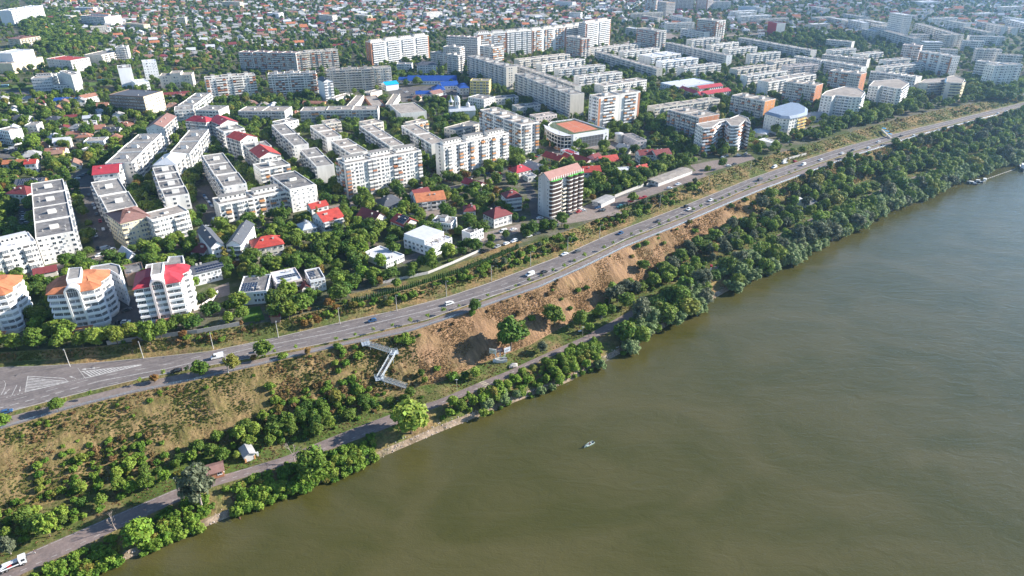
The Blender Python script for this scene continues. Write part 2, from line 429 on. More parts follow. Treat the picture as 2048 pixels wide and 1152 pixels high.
paint(hb, [(55, 752), (56.4, 752), (50.8, 784), (49.4, 784)], ZROAD + .02)
for k in range(1, 10):
    y0 = 752.5 + k * 3.15; x0 = 56 - 6 * k * 3.15 / 31.5
    # run along the stripe until it meets the lower edge
    x1 = x0; y1 = y0
    while x1 < 140 and y1 < 784 + (763.5 - 784) * (x1 - 50) / 87 and (x1 < 128 or y1 > 756.5 + (x1 - 128) * .78):
        x1 += .5; y1 += .5 * (.055 + .004 * (10 - k))
    if x1 - x0 > 3: paint(hb, [(x0, y0 - .6), (x1, y1 - .6), (x1, y1 + .6), (x0, y0 + .6)], ZROAD + .017)
hatch_edge((163, 743), (283, 729.3)); hatch_edge((171, 756), (283, 730))
paint(hb, [(155, 736), (156, 736), (171.5, 756.5), (170, 756.5)], ZROAD + .02)
for k in range(17):
    t0 = .01 + k / 18; t1 = min(.97, t0 + .05 + .03 * (1 - t0))
    a = (163 + 120 * t0, 743 - 13.7 * t0); b = (171 + 112 * t1, 756 - 26 * t1)
    paint(hb, [(a[0], a[1]), (a[0] + 3.4, a[1] - .4), (b[0] + 3.4, b[1] - .8), (b[0], b[1])], ZROAD + .017)
def arrow(a, b, w=1.2):
    a, b = np.array(a, float), np.array(b, float); d = (b - a); n_ = np.array([-d[1], d[0]]) / np.linalg.norm(d) * w; m_ = a + d * .55
    paint(hb, [m_ - n_ * .35, m_ + n_ * .35, a + n_ * .35, a - n_ * .35], ZROAD + .017)
    paint(hb, [b, m_ + n_ * 1.6, m_ - n_ * 1.6], ZROAD + .017)
arrow((152, 757), (138, 752)); arrow((200, 735), (182, 737)); arrow((182, 737), (163, 739)); arrow((41, 773), (39, 785)); arrow((19, 778), (7, 790))
paint(hb, [(33, 770), (34.2, 770), (24.2, 791), (23, 791)])
for k in range(9):
    x0, x1 = 137 + k * 3.6 * 1.0, 137 + k * 3.6 + 2.2
    f = lambda x: 763.5 - (x - 137) * .24
    paint(hb, [(x0, f(x0) - .4), (x1, f(x1) - .4), (x1, f(x1) + .4), (x0, f(x0) + .4)])
for k in range(5):
    x0 = 12 + k * 7.5
    f = lambda x: 795 - (x - 12) * .26
    paint(hb, [(x0, f(x0) - .4), (x0 + 4, f(x0 + 4) - .4), (x0 + 4, f(x0 + 4) + .4), (x0, f(x0) + .4)])
arc = [(2, 789), (7, 781), (10.5, 772), (11, 766), (8, 761), (0, 757)]
for a, b in zip(arc, arc[1:]): paint(hb, [(a[0] - .6, a[1]), (a[0] + .6, a[1] + .4), (b[0] + .6, b[1] + .4), (b[0] - .6, b[1])], ZROAD + .02)
put('hatched_island_marking', hb.mesh('hatched_island_marking', M_paint), road, kind='structure')
pm = MB(); u = -300
while u < 700:
    vband(pm, u, u + 1.6, lambda us: profile(us)[0][4], .14, ZPATH + .012, 1.7)
    if u < 20: vband(pm, u, u + 3.2, lambda us: profile(us)[0][5], .14, ZPATH + .012, -.5)
    u += 4.0
prom = bpy.data.objects['promenade']
put('path_dashes', pm.mesh('path_dashes', M_paint), prom, kind='structure')
cb = MB()
pts = [(956, 764), (966, 761), (988, 773), (976, 778)]
for k in range(5):
    t0, t1 = k / 5 + .03, k / 5 + .15
    L_ = lambda a, b, t: (a[0] + (b[0] - a[0]) * t, a[1] + (b[1] - a[1]) * t)
    cb.face([(*P(*q, ZPATH + .012), ZPATH + .012) for q in (L_(pts[0], pts[3], t0), L_(pts[1], pts[2], t0), L_(pts[1], pts[2], t1), L_(pts[0], pts[3], t1))])
put('path_crossing', cb.mesh('path_crossing', mat('faded_paint', (.42, .36, .26), .8, var=.2, scale=1)), prom, kind='structure')
kb = MB()
for vf, sgn in ((lambda us: profile(us)[0][8], -1), (lambda us: profile(us)[0][9], 1)):
    us = np.arange(-330, 1450, 5.0); v = vf(us)
    for i in range(len(us) - 1):
        a, b, c, d = xy(us[i], v[i]), xy(us[i + 1], v[i + 1]), xy(us[i + 1], v[i + 1] + sgn * .3), xy(us[i], v[i] + sgn * .3)
        z0, z1 = ZROAD - .1, ZROAD + .13
        kb.face([(*a, z0), (*b, z0), (*b, z1), (*a, z1)] if sgn > 0 else [(*b, z0), (*a, z0), (*a, z1), (*b, z1)])
        kb.face([(*a, z1), (*b, z1), (*c, z1), (*d, z1)] if sgn > 0 else [(*d, z1), (*c, z1), (*b, z1), (*a, z1)])
        kb.face([(*d, z0), (*d, z1), (*c, z1), (*c, z0)])
put('kerb', kb.mesh('kerb', M_kerb), kind='structure')

# ------------------------------------------------------------------ streets and yards of the upper town
STREET_SEGS = []
def street(px, w, m, name='street', z=ZP + .03, rec=True):
    pts = [np.array(P(x, y, ZP)) for x, y in px]
    mb = MB(); Lp, Rp = [], []
    for i, p in enumerate(pts):
        a, b = pts[max(i - 1, 0)], pts[min(i + 1, len(pts) - 1)]
        t = (b - a) / np.linalg.norm(b - a); n_ = np.array([-t[1], t[0]]) * w / 2
        Lp.append(p + n_); Rp.append(p - n_)
    for i in range(len(pts) - 1):
        mb.face([(*Rp[i], z), (*Rp[i + 1], z), (*Lp[i + 1], z), (*Lp[i], z)])
        if rec: STREET_SEGS.append((pts[i], pts[i + 1], w / 2))
    return put(name, mb.mesh(name, m), kind='structure')
YARDS = []
def yard(px, m, name, z=ZP + .05, rec=True):
    pts = [P(x, y, ZP) for x, y in px]
    a = sum(pts[i][0] * pts[(i + 1) % len(pts)][1] - pts[(i + 1) % len(pts)][0] * pts[i][1] for i in range(len(pts)))
    if a < 0: pts = pts[::-1]
    mb = MB(); mb.face([(*p, z) for p in pts])
    if rec: YARDS.append(px)
    return put(name, mb.mesh(name, m), kind='structure')
street([(166, 340), (185, 400), (201, 460), (216, 516)], 10, M_street)
street([(60, 548), (110, 535), (165, 521), (230, 503), (300, 490), (395, 472), (440, 455)], 7, M_paving, z=ZP + .04)
street([(400, 375), (420, 410), (440, 456)], 11, M_street)
street([(600, 440), (640, 421), (700, 410), (760, 401), (860, 386), (960, 366), (1040, 345), (1100, 311), (1150, 297), (1245, 291)], 10, M_paving, z=ZP + .06)
street([(800, 522), (900, 497), (980, 472), (1060, 452), (1130, 441), (1200, 414), (1300, 376), (1395, 346)], 9, M_street, z=ZP + .045)
street([(1040, 345), (1062, 385), (1075, 445)], 6, M_street, z=ZP + .035)
street([(-60, 186), (100, 184), (220, 180), (300, 172), (400, 165), (640, 150)], 15, M_street)
street([(1165, 98), (1240, 88), (1330, 77), (1500, 69), (1640, 60)], 16, M_paving, z=ZP + .04)
street([(1560, 268), (1640, 252), (1830, 207), (1935, 199)], 7, M_street)
street([(1035, 160), (1170, 205), (1240, 228)], 6, M_street, z=ZP + .04)
street([(700, 593), (770, 577), (860, 554), (945, 521), (1040, 482)], 5, M_bank, 'dirt_track', z=ZP + .04)
yard([(1080, 446), (1170, 412), (1192, 402), (1250, 427), (1140, 447)], M_paving, 'parking_court')
yard([(1168, 418), (1230, 398), (1290, 380), (1395, 340), (1415, 352), (1300, 392), (1220, 425)], M_pave, 'gravel_lot', z=ZP + .055)
yard([(960, 468), (1040, 448), (1060, 455), (985, 487), (955, 480)], M_paving, 'paved_forecourt')
yard([(840, 420), (900, 405), (905, 420), (850, 440)], M_paving, 'house_yard')
yard([(1212, 290), (1250, 272), (1290, 278), (1270, 300), (1240, 310)], M_paving, 'hall_yard', z=ZP + .07)
yard([(1380, 330), (1500, 308), (1510, 318), (1400, 350)], M_pave, 'block_yard')
yard([(770, 178), (880, 170), (960, 178), (930, 200), (800, 205)], M_street, 'market_yard')
yard([(0, 300), (30, 296), (44, 312), (0, 332)], M_street, 'car_park')
yard([(36, 412), (60, 408), (66, 462), (40, 466)], M_street, 'court_car_park')
yard([(143, 352), (180, 345), (186, 362), (140, 374)], M_street, 'side_car_park')
yard([(195, 596), (285, 590), (330, 655), (215, 660)], M_street, 'block_forecourt')
yard([(482, 618), (520, 612), (530, 640), (486, 645)], mat('mown_lawn', (.07, .15, .02), .9, var=.2, scale=.5), 'mown_lawn')
yard([(416, 580), (458, 564), (460, 590), (420, 600)], M_paving, 'driveway')
yard([(60, 170), (100, 168), (230, 163), (228, 170), (100, 176), (0, 178), (0, 172)], mat('boulevard_grass', (.10, .16, .03), .9, var=.2, scale=.3), 'boulevard_grass', z=ZP + .08)
yard([(1240, 110), (1290, 72), (1340, 66), (1360, 76), (1300, 92)], M_paving, 'bus_yard', z=ZP + .07)

# ------------------------------------------------------------------ the air
hz = MB(); hz.box(-5400, 5400, -4600, 5400, -7.2, 181, 0)
hm = bpy.data.materials.new('air'); hm.use_nodes = True
for nd in list(hm.node_tree.nodes):
    if nd.type == 'BSDF_PRINCIPLED': hm.node_tree.nodes.remove(nd)
pv = hm.node_tree.nodes.new('ShaderNodeVolumePrincipled')
pv.inputs['Color'].default_value = (.40, .66, 1.0, 1)
pv.inputs['Density'].default_value = 0.00011
pv.inputs['Anisotropy'].default_value = 0.72
hm.node_tree.links.new(pv.outputs[0], hm.node_tree.nodes['Material Output'].inputs['Volume'])
put('haze', hz.mesh('haze', hm), kind='stuff')

# ------------------------------------------------------------------ building materials
def wallm(name, col, var=.1):
    m = mat(name, col, .9, var=var, scale=.35, spec=.15, detail=8); nt = m.node_tree
    nz = next(n for n in nt.nodes if n.type == 'TEX_NOISE'); tc = next(n for n in nt.nodes if n.type == 'TEX_COORD')
    mp = nt.nodes.new('ShaderNodeMapping'); mp.inputs['Scale'].default_value = (1, 1, .16)      # rain streaks run downwards
    nt.links.new(tc.outputs['Object'], mp.inputs['Vector']); nt.links.new(mp.outputs[0], nz.inputs['Vector']); return m
W = {
 'white': wallm('white_render', (.82, .785, .73), .16), 'bright': wallm('fresh_white_render', (.86, .85, .84), .04),
 'grey': wallm('grey_render', (.68, .645, .595), .14), 'old': wallm('weathered_render', (.62, .59, .56), .2),
 'cream': wallm('cream_render', (.76, .66, .46)), 'beige': wallm('beige_render', (.70, .64, .55), .12),
 'pink': wallm('pale_pink_render', (.76, .66, .62)), 'brick': wallm('brick_cladding', (.52, .235, .13), .16),
 'orange': wallm('orange_render', (.62, .30, .13), .1), 'yellow': wallm('yellow_render', (.78, .62, .22)),
 'brown': wallm('brown_cladding', (.24, .17, .13), .15), 'blue': wallm('pale_blue_render', (.52, .62, .70)),
 'lilac': wallm('pale_violet_render', (.68, .65, .72)), 'ochre': wallm('ochre_render', (.62, .40, .16)), 'red': wallm('red_panel', (.42, .06, .06)),
}
R = {
 'bitumen': ground_mat('bitumen_roof', [(.20, .19, .185), (.13, .125, .125), (.26, .245, .235)], [.11, .2], speck=(.8, .15), bump=.1),
 'grey': ground_mat('grey_roof_felt', [(.27, .25, .23), (.19, .18, .17), (.33, .305, .28)], [.11, .2], speck=(.8, .15), bump=.1),
 'tan': ground_mat('dusty_roof_felt', [(.35, .305, .265), (.25, .22, .195), (.41, .36, .315)], [.11, .2], speck=(.8, .15), bump=.1),
 'pinkbrown': mat('faded_red_brown_roof', (.36, .19, .16), .7, var=.12, scale=.3),
 'bluegrey': mat('blue_grey_sheet_roof', (.25, .30, .38), .5, var=.15, scale=.4),
 'pale': mat('pale_roof_membrane', (.58, .58, .60), .7, var=.1, scale=.3, spec=.2),
 'red': mat('red_sheet_roof', (.44, .06, .045), .6, var=.25, scale=.35, spec=.3),
 'crimson': mat('crimson_sheet_roof', (.42, .045, .06), .55, var=.22, scale=.35, spec=.3),
 'maroon': mat('maroon_sheet_roof', (.20, .045, .045), .6, var=.12, scale=.4, spec=.3),
 'brown': mat('brown_sheet_roof', (.27, .15, .125), .65, var=.18, scale=.4, spec=.25),
 'orange': mat('orange_tile_roof', (.50, .185, .09), .8, var=.25, scale=.4, spec=.2),
 'terra': mat('terracotta_tile_roof', (.34, .165, .115), .8, var=.18, scale=.5, spec=.15),
 'rust': mat('weathered_tile_roof', (.30, .175, .135), .85, var=.25, scale=.4, spec=.12),
 'slate': mat('dark_slate_roof', (.10, .105, .12), .6, var=.15, scale=.5, spec=.3),
 'steel': mat('zinc_roof', (.50, .52, .55), .5, var=.1, scale=.5, spec=.4),
 'blue': mat('blue_sheet_roof', (.025, .085, .34), .5, var=.1, scale=.5, spec=.3),
 'cyan': mat('cyan_sheet_roof', (.01, .38, .72), .5, var=.06, scale=.5, spec=.3),
 'asbestos': mat('grey_sheet_roof', (.36, .35, .34), .85, var=.2, scale=.3, spec=.1),
 'green': mat('green_netting', (.05, .13, .12), .8, var=.15, scale=.4),
}
M_frame = mat('white_window_frame', (.80, .80, .79), .5)
M_brownframe = mat('brown_window_frame', (.16, .08, .05), .5)
M_glass = mat('dark_window_glass', (.025, .032, .04), .08, spec=.6)
M_glass2 = mat('curtained_window_glass', (.13, .135, .14), .12, spec=.6)
M_glass3 = mat('pale_window_glass', (.36, .37, .37), .2, spec=.5)
M_green_glass = mat('green_window_glass', (.035, .075, .07), .08, spec=.6)
M_bglaz = mat('balcony_glazing', (.20, .215, .23), .15, spec=.5)
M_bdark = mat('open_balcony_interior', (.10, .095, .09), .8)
M_metal = mat('galvanised_steel', (.42, .44, .46), .45, metal=.6)
M_dark = mat('dark_metal', (.05, .05, .055), .5)
M_plinth = mat('plinth_concrete', (.33, .31, .29), .9, var=.2, scale=.4)
M_conc = mat('pale_concrete', (.50, .47, .43), .9, var=.2, scale=.3)
M_solar = mat('solar_cell', (.02, .028, .055), .15, spec=.6)

def M3(x, y, z, a): return Matrix.Translation((x, y, z)) @ Matrix.Rotation(a, 4, 'Z')
def win_mesh(w, h, glass, bars=1, frame=None, depth=.10):
    """a real window: frame standing proud, panes set back between the bars"""
    mb = MB(); f = .09
    mb.box(-w/2, w/2, -depth, .02, 0, f); mb.box(-w/2, w/2, -depth, .02, h - f, h)
    mb.box(-w/2, -w/2 + f, -depth, .02, f, h - f); mb.box(w/2 - f, w/2, -depth, .02, f, h - f)
    for k in range(bars):
        x = -w/2 + (k + 1) * w / (bars + 1); mb.box(x - .04, x + .04, -depth + .02, .02, f, h - f)
    mb.box(-w/2 - .06, w/2 + .06, -depth - .08, .02, -.07, 0)
    mb.face([(-w/2+f, -.03, f), (w/2-f, -.03, f), (w/2-f, -.03, h-f), (-w/2+f, -.03, h-f)], 1)
    return mb.mesh('window', [frame or M_frame, glass])
_wc = {}
def wmesh(w, h, g, bars=1, frame=None):
    k = (round(w, 1), round(h, 1), g.name, bars, frame.name if frame else '')
    if k not in _wc: _wc[k] = win_mesh(round(w, 1), round(h, 1), g, bars, frame)
    return _wc[k]
def balc_mesh(w, kind, pm, fm, d=1.1):
    mb = MB()
    mb.box(-w/2, w/2, -d, .0, -.12, .03, 0)
    mb.box(-w/2, w/2, -d, -d + .08, .03, 1.0, 0); mb.box(-w/2, -w/2 + .08, -d + .08, 0, .03, 1.0, 0); mb.box(w/2 - .08, w/2, -d + .08, 0, .03, 1.0, 0)
    if kind == 'B':
        mb.box(-w/2 + .05, w/2 - .05, -d + .05, 0, 1.0, 2.35, 1)
        n = max(2, int(round(w / .9)))
        for k in range(n + 1):
            x = -w/2 + .05 + (w - .1) * k / n; mb.box(x - .05, x + .05, -d, -d + .05, 1.0, 2.35, 2)
        mb.box(-w/2, w/2, -d, 0, 2.35, 2.48, 2)
    else:
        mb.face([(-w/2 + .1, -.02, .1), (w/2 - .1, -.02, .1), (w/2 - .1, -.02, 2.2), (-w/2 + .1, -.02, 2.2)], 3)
    return mb.mesh('balcony', [pm, M_bglaz, fm, M_bdark])
_bc = {}
def bmesh_(w, kind, pm, fm, d=1.1):
    k = (round(w, 1), kind, pm.name, fm.name, d)
    if k not in _bc: _bc[k] = balc_mesh(round(w, 1), kind, pm, fm, d)
    return _bc[k]
FOOT = []          # footprints in plan, for keeping trees and houses clear
def foot(poly): FOOT.append(np.array(poly))

class Sink:
    """windows and balconies of one building: single parts when near, else one joined part"""
    def __init__(s, root, near): s.root, s.near, s.n = root, near, 0; s.mb = MB(); s.mats = [M_frame, M_glass, M_glass2, M_glass3, M_bglaz, M_bdark]; s.pm = {}
    def mi(s, m):
        if m.name not in [x.name for x in s.mats]: s.mats.append(m)
        return [x.name for x in s.mats].index(m.name)
    def window(s, M, w, h, g, bars=1, frame=None, name='window'):
        if s.near and s.n < 295:
            o = put(name, wmesh(w, h, g, bars, frame), s.root); o.matrix_local = M; s.n += 1
        else:
            f = s.mi(frame or M_frame); gi = s.mi(g); q = lambda x0, x1, z0, z1, y, m: s.mb.face([tuple(M @ Vector(p)) for p in ((x0, y, z0), (x1, y, z0), (x1, y, z1), (x0, y, z1))], m)
            s.mb.box(-w/2, w/2, -.05, .0, 0, h, f, M=M, bottom=False)
            q(-w/2 + .1, -.05, .1, h - .1, -.07, gi); q(.05, w/2 - .1, .1, h - .1, -.07, gi)
    def balcony(s, M, w, kind, pm, fm, d=1.1):
        if s.near and s.n < 295:
            o = put('balcony', bmesh_(w, kind, pm, fm, d), s.root); o.matrix_local = M; s.n += 1
        else:
            p = s.mi(pm)
            s.mb.box(-w/2, w/2, -d, 0, -.1, 1.0, p, M=M)
            if kind == 'B':
                s.mb.box(-w/2 + .04, w/2 - .04, -d + .05, 0, 1.0, 2.36, 4, M=M, bottom=False)
                n = max(2, int(round(w / 1.1)))
                for k in range(1, n):
                    x = -w/2 + w * k / n
                    s.mb.box(x - .06, x + .06, -d, -d + .06, 1.0, 2.36, s.mi(fm), M=M, bottom=False)
            else:
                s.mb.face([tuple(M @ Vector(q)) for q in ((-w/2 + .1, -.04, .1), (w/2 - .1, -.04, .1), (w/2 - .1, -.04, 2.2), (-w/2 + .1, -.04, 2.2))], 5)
    def done(s):
        if s.mb.f: put('windows_and_balconies', s.mb.mesh('windows_and_balconies', s.mats), s.root, kind='stuff')

def pick_glass(): return random.choices([M_glass, M_glass2, M_glass3], [6, 3, 2])[0]
def facade(sk, o, ang, width, floors, pat, z0=.9, fh=2.8, pm=None, acc=None, skip=0.0, bd=1.1, fr=None):
    """o: base-left corner seen from outside; ang: heading of the face"""
    if width < 1.6: return
    n = max(1, int(round(width / 3.1))); bw = width / n
    cs, sn = math.cos(ang), math.sin(ang)
    cols = [pat[i % len(pat)] if pat[0] != '=' else ('B' if 0 < i < n - 1 else pat[1 + (i > 0)]) for i in range(n)]
    if pat[0] == '~':      # mirrored about the stairwell in the middle
        h = pat[1:]; cols = [h[min(i, n - 1 - i) % len(h)] for i in range(n)]
        if n % 2 and n > 2: cols[n // 2] = 'w'
    for f in range(floors):
        z = z0 + f * fh
        for i, c in enumerate(cols):
            if c in '-': continue
            s_ = (i + .5) * bw
            M = M3(o[0] + cs * s_, o[1] + sn * s_, z, ang)
            if c in 'WDw' and random.random() < .13: sk.mb.box(-bw * .42, -bw * .42 + .75, -.42, 0, .3, .85, 3, M=M)
            if c == 'W': sk.window(M @ Matrix.Translation((0, 0, .85)), min(1.7, bw * .6), 1.45, pick_glass(), 1, fr)
            elif c == 'D':
                for d_ in (-bw * .24, bw * .24): sk.window(M @ Matrix.Translation((d_, 0, .85)), min(1.2, bw * .36), 1.45, pick_glass(), 1, fr)
            elif c == 'R': sk.window(M @ Matrix.Translation((0, 0, .8)), bw * .93, 1.6, pick_glass(), 4, fr)
            elif c == 'w': sk.window(M @ Matrix.Translation((0, 0, 1.1)), .9, 1.0, pick_glass(), 0, fr)
            elif c in 'BO':
                k = 'B' if random.random() < (.72 if c == 'B' else .2) else 'O'
                p = pm
                if acc is not None and random.random() < .3: p = acc
                sk.balcony(M, bw * .94, k, p, random.choices([M_frame, M_brownframe], [5, 1])[0], bd)

def rect(A, B, D, z):
    a, b = np.array(P(*A, z)), np.array(P(*B, z))
    d = (b - a) / np.linalg.norm(b - a); nrm = np.array([-d[1], d[0]])
    if isinstance(D, (int, float)): dep = float(D); 
    else:
        dep = float((np.array(P(*D, z)) - a) @ nrm)
        if dep < 0: a, b = b, a; d = -d; dep = -dep
    return a, math.atan2(d[1], d[0]), float(np.linalg.norm(b - a)), dep
def gable_roof(mb, x0, x1, y0, y1, z, h, m, over=.5, hip=0.0, t=.18, wallm_=None):
    """pitched roof with its ridge along x; hip: how far the ridge ends draw in"""
    ym = (y0 + y1) / 2; k = h / ((y1 - y0) / 2); ze = z - over * k
    a, b = x0 - over, x1 + over; c, d = y0 - over, y1 + over
    hx = hip + (over if hip else 0)
    r0, r1 = (a + hx, ym, z + h), (b - hx, ym, z + h)
    e = [(a, c, ze), (b, c, ze), (b, d, ze), (a, d, ze)]
    mb.face([e[0], e[1], r1, r0], m); mb.face([e[2], e[3], r0, r1], m)
    if hip: mb.face([e[1], e[2], r1], m); mb.face([e[3], e[0], r0], m)
    dn = lambda p: (p[0], p[1], p[2] - t)
    mb.face([dn(e[1]), dn(e[0]), dn(r0), dn(r1)], m); mb.face([dn(e[3]), dn(e[2]), dn(r1), dn(r0)], m)
    if hip: mb.face([dn(e[2]), dn(e[1]), dn(r1)], m); mb.face([dn(e[0]), dn(e[3]), dn(r0)], m)
    for p, q in ((e[0], e[1]), (e[2], e[3])): mb.face([dn(p), dn(q), q, p], m)
    if hip:
        for p, q in ((e[1], e[2]), (e[3], e[0])): mb.face([dn(p), dn(q), q, p], m)
    else:
        for p, q in ((e[1], r1), (r1, e[2]), (e[3], r0), (r0, e[0])): mb.face([dn(p), dn(q), q, p], m)
def gable_ends(mb, x0, x1, y0, y1, z, h, m):
    ym = (y0 + y1) / 2
    mb.face([(x1, y0, z), (x1, y1, z), (x1, ym, z + h)], m); mb.face([(x0, y1, z), (x0, y0, z), (x0, ym, z + h)], m)

_chim = None
def chimney_mesh():
    global _chim
    if _chim is None:
        mb = MB(); mb.box(-.45, .45, -.3, .3, 0, .85); mb.box(-.55, .55, -.4, .4, .85, 1.0)
        _chim = mb.mesh('chimney', M_conc)
    return _chim
def walls(mb, poly, z0, z1, m=0, par=.3, pd=.5):
    """outer walls with a parapet ring; the roof sheet is separate"""
    n = len(poly)
    cx = sum(p[0] for p in poly) / n; cy = sum(p[1] for p in poly) / n
    inn = []
    for i in range(n):
        p0, p1, p2 = np.array(poly[i - 1]), np.array(poly[i]), np.array(poly[(i + 1) % n])
        d1 = (p1 - p0) / np.linalg.norm(p1 - p0); d2 = (p2 - p1) / np.linalg.norm(p2 - p1)
        n1 = np.array([-d1[1], d1[0]]); n2 = np.array([-d2[1], d2[0]]); b = n1 + n2
        inn.append(p1 + b / max(.3, (b @ n1)) * par)
    for i in range(n):
        j = (i + 1) % n; a, b, c, d = poly[i], poly[j], inn[j], inn[i]
        mb.face([(*a[:2], z0), (*b[:2], z0), (*b[:2], z1), (*a[:2], z1)], m)
        mb.face([(*a[:2], z1), (*b[:2], z1), (*c, z1), (*d, z1)], m)
        mb.face([(*d, z1), (*c, z1), (*c, z1 - pd), (*d, z1 - pd)], m)
    return inn
NB = 0
def block(label, A, B, D, floors, nsec=1, wall='white', roof='grey', pat='~WBW', end='-w-', endw=None, acc=None, kind='flat', hut='cube', pil=None, group=None,
          fh=2.8, near=None, step=.35, name='apartment_block', cat='apartment block', balc=None, jog=0.0, rh=None, base=ZP, bd=1.1, plinth=.9, fr=None, hips=0, groundfloor=None):
    global NB
    H = plinth + floors * fh + .6
    a, ang, Lg, dep = rect(A, B, D, base + H)
    d = np.array([math.cos(ang), math.sin(ang)]); nn = np.array([-d[1], d[0]])
    foot([a, a + d * Lg, a + d * Lg + nn * dep, a + nn * dep])
    root = thing(name, label, cat, (a[0], a[1], base), ang, group)
    dist = math.hypot(*(a + d * Lg / 2))
    near = dist < 395 if near is None else near
    sk = Sink(root, near); pm = W[balc] if balc else W[wall]
    sw = Lg / nsec; wm_ = W[wall]
    inv = Matrix.Rotation(-ang, 2); cl = inv @ Vector((-a[0], -a[1]))     # camera in local plan
    vents = MB()
    for s in range(nsec):
        x0, x1 = s * sw, (s + 1) * sw - (.12 if s < nsec - 1 else 0)
        dh = step * (s % 2) if nsec > 1 else 0
        y0 = jog * (s % 2) + jog * .5 * (s % 3)
        h = H + dh
        mb = MB(); poly = [(x0, y0), (x1, y0), (x1, dep + y0), (x0, dep + y0)]
        if kind == 'flat':
            inn = walls(mb, poly, -.3, h)
            put('wall', mb.mesh('wall', wm_), root)
            rb = MB(); rb.face([(*p, h - .5) for p in inn]); put('roof', rb.mesh('roof', R[roof]), root)
            # what stands on the roof
            cx, cy = (x0 + x1) / 2, y0 + dep / 2
            if hut == 'cube':
                hb_ = MB(); hb_.box(cx - 1.8, cx + 1.8, cy - 2.2, cy + 2.2, h - .5, h + 1.9, 0); hb_.box(cx - 2.0, cx + 2.0, cy - 2.4, cy + 2.4, h + 1.9, h + 2.1, 1)
                put('stair_hut', hb_.mesh('stair_hut', [wm_, R[roof]]), root)
            elif hut == 'low':
                hb_ = MB(); hb_.box(cx - 1.2, cx + 1.2, cy - 1.2, cy + 1.2, h - .5, h + .5, 0, 1); put('roof_hatch', hb_.mesh('roof_hatch', [wm_, R[roof]]), root)
            elif hut == 'shed':
                hb_ = MB(); X0, X1, Y0, Y1, z0_ = cx - 2.0, cx + 2.8, cy - 2.3, cy + 1.8, h - .5
                hb_.face([(X0, Y0, z0_), (X1, Y0, z0_), (X0, Y0, z0_ + 2.7)]); hb_.face([(X1, Y1, z0_), (X0, Y1, z0_), (X0, Y1, z0_ + 2.7)])
                hb_.face([(X0, Y1, z0_), (X0, Y0, z0_), (X0, Y0, z0_ + 2.7), (X0, Y1, z0_ + 2.7)]); hb_.face([(X0, Y0, z0_ + 2.72), (X1 + .1, Y0, z0_ + .02), (X1 + .1, Y1, z0_ + .02), (X0, Y1, z0_ + 2.72)], 1)
                put('stair_hut', hb_.mesh('stair_hut', [wm_, R['asbestos']]), root)
            elif hut == 'long':
                hb_ = MB(); lx = sw * .38
                hb_.box(cx - lx, cx + lx, cy - 1.9, cy + 2.6, h - .5, h + 2.3, 0); hb_.box(cx - lx - .2, cx + lx + .2, cy - 2.1, cy + 2.8, h + 2.3, h + 2.5, 1)
                for k in range(6):
                    xx = cx - lx + .8 + k * (2 * lx - 1.6) / 5; hb_.box(xx - .5, xx + .5, cy - 1.95, cy - 1.9, h + .9, h + 1.9, 2)
                put('roof_room', hb_.mesh('roof_room', [wm_, R[roof], M_glass]), root)
            for k in range(4 if near else 3):
                vx, vy = x0 + sw * (.16 + .68 * random.random()), y0 + dep * random.choice((.2, .8, .84, .16)) 
                if near: put('chimney', chimney_mesh(), root, (vx, vy, h - .5), random.choice((0, 1.571)))
                else: vents.box(vx - .4, vx + .4, vy - .3, vy + .3, h - .5, h + .4)
        else:
            hr = rh or dep * .24
            for i in range(4):
                p, q = poly[i], poly[(i + 1) % 4]; mb.face([(*p, -.3), (*q, -.3), (*q, h), (*p, h)])
            if kind == 'gable': gable_ends(mb, x0, x1, y0, dep + y0, h, hr, 0)
            if kind == 'gabley':
                xm = (x0 + x1) / 2; mb.face([(x0, y0, h), (x1, y0, h), (xm, y0, h + hr)]); mb.face([(x1, dep + y0, h), (x0, dep + y0, h), (xm, dep + y0, h + hr)])
            put('wall', mb.mesh('wall', wm_), root)
            rb = MB()
            if kind == 'gabley':
                r2 = MB(); gable_roof(r2, y0, y0 + dep, -x1, -x0, h, hr, 0); rb.f, rb.m = r2.f, r2.m; rb.v = [(-v[1], v[0], v[2]) for v in r2.v]
            else: gable_roof(rb, x0, x1, y0, dep + y0, h, hr, 0, hip=(dep * .45 if kind == 'hip' else 0))
            put('roof', rb.mesh('roof', R[roof]), root)
            for k in range(2 if name in ('house', 'apartment_block', 'villa') else 0):
                put('chimney', chimney_mesh(), root, (x0 + sw * random.uniform(.25, .75), y0 + dep * random.choice((.3, .7)), h + hr * .45), 0, (1, 1, 1.3))
        # the faces
        sides = [((x0, y0), 0.0, x1 - x0, True, pat), ((x1, dep + y0), math.pi, x1 - x0, True, pat)]
        if s == nsec - 1: sides.append(((x1, y0), math.pi / 2, dep, False, end))
        if s == 0: sides.append(((x0, dep + y0), -math.pi / 2, dep, False, end))
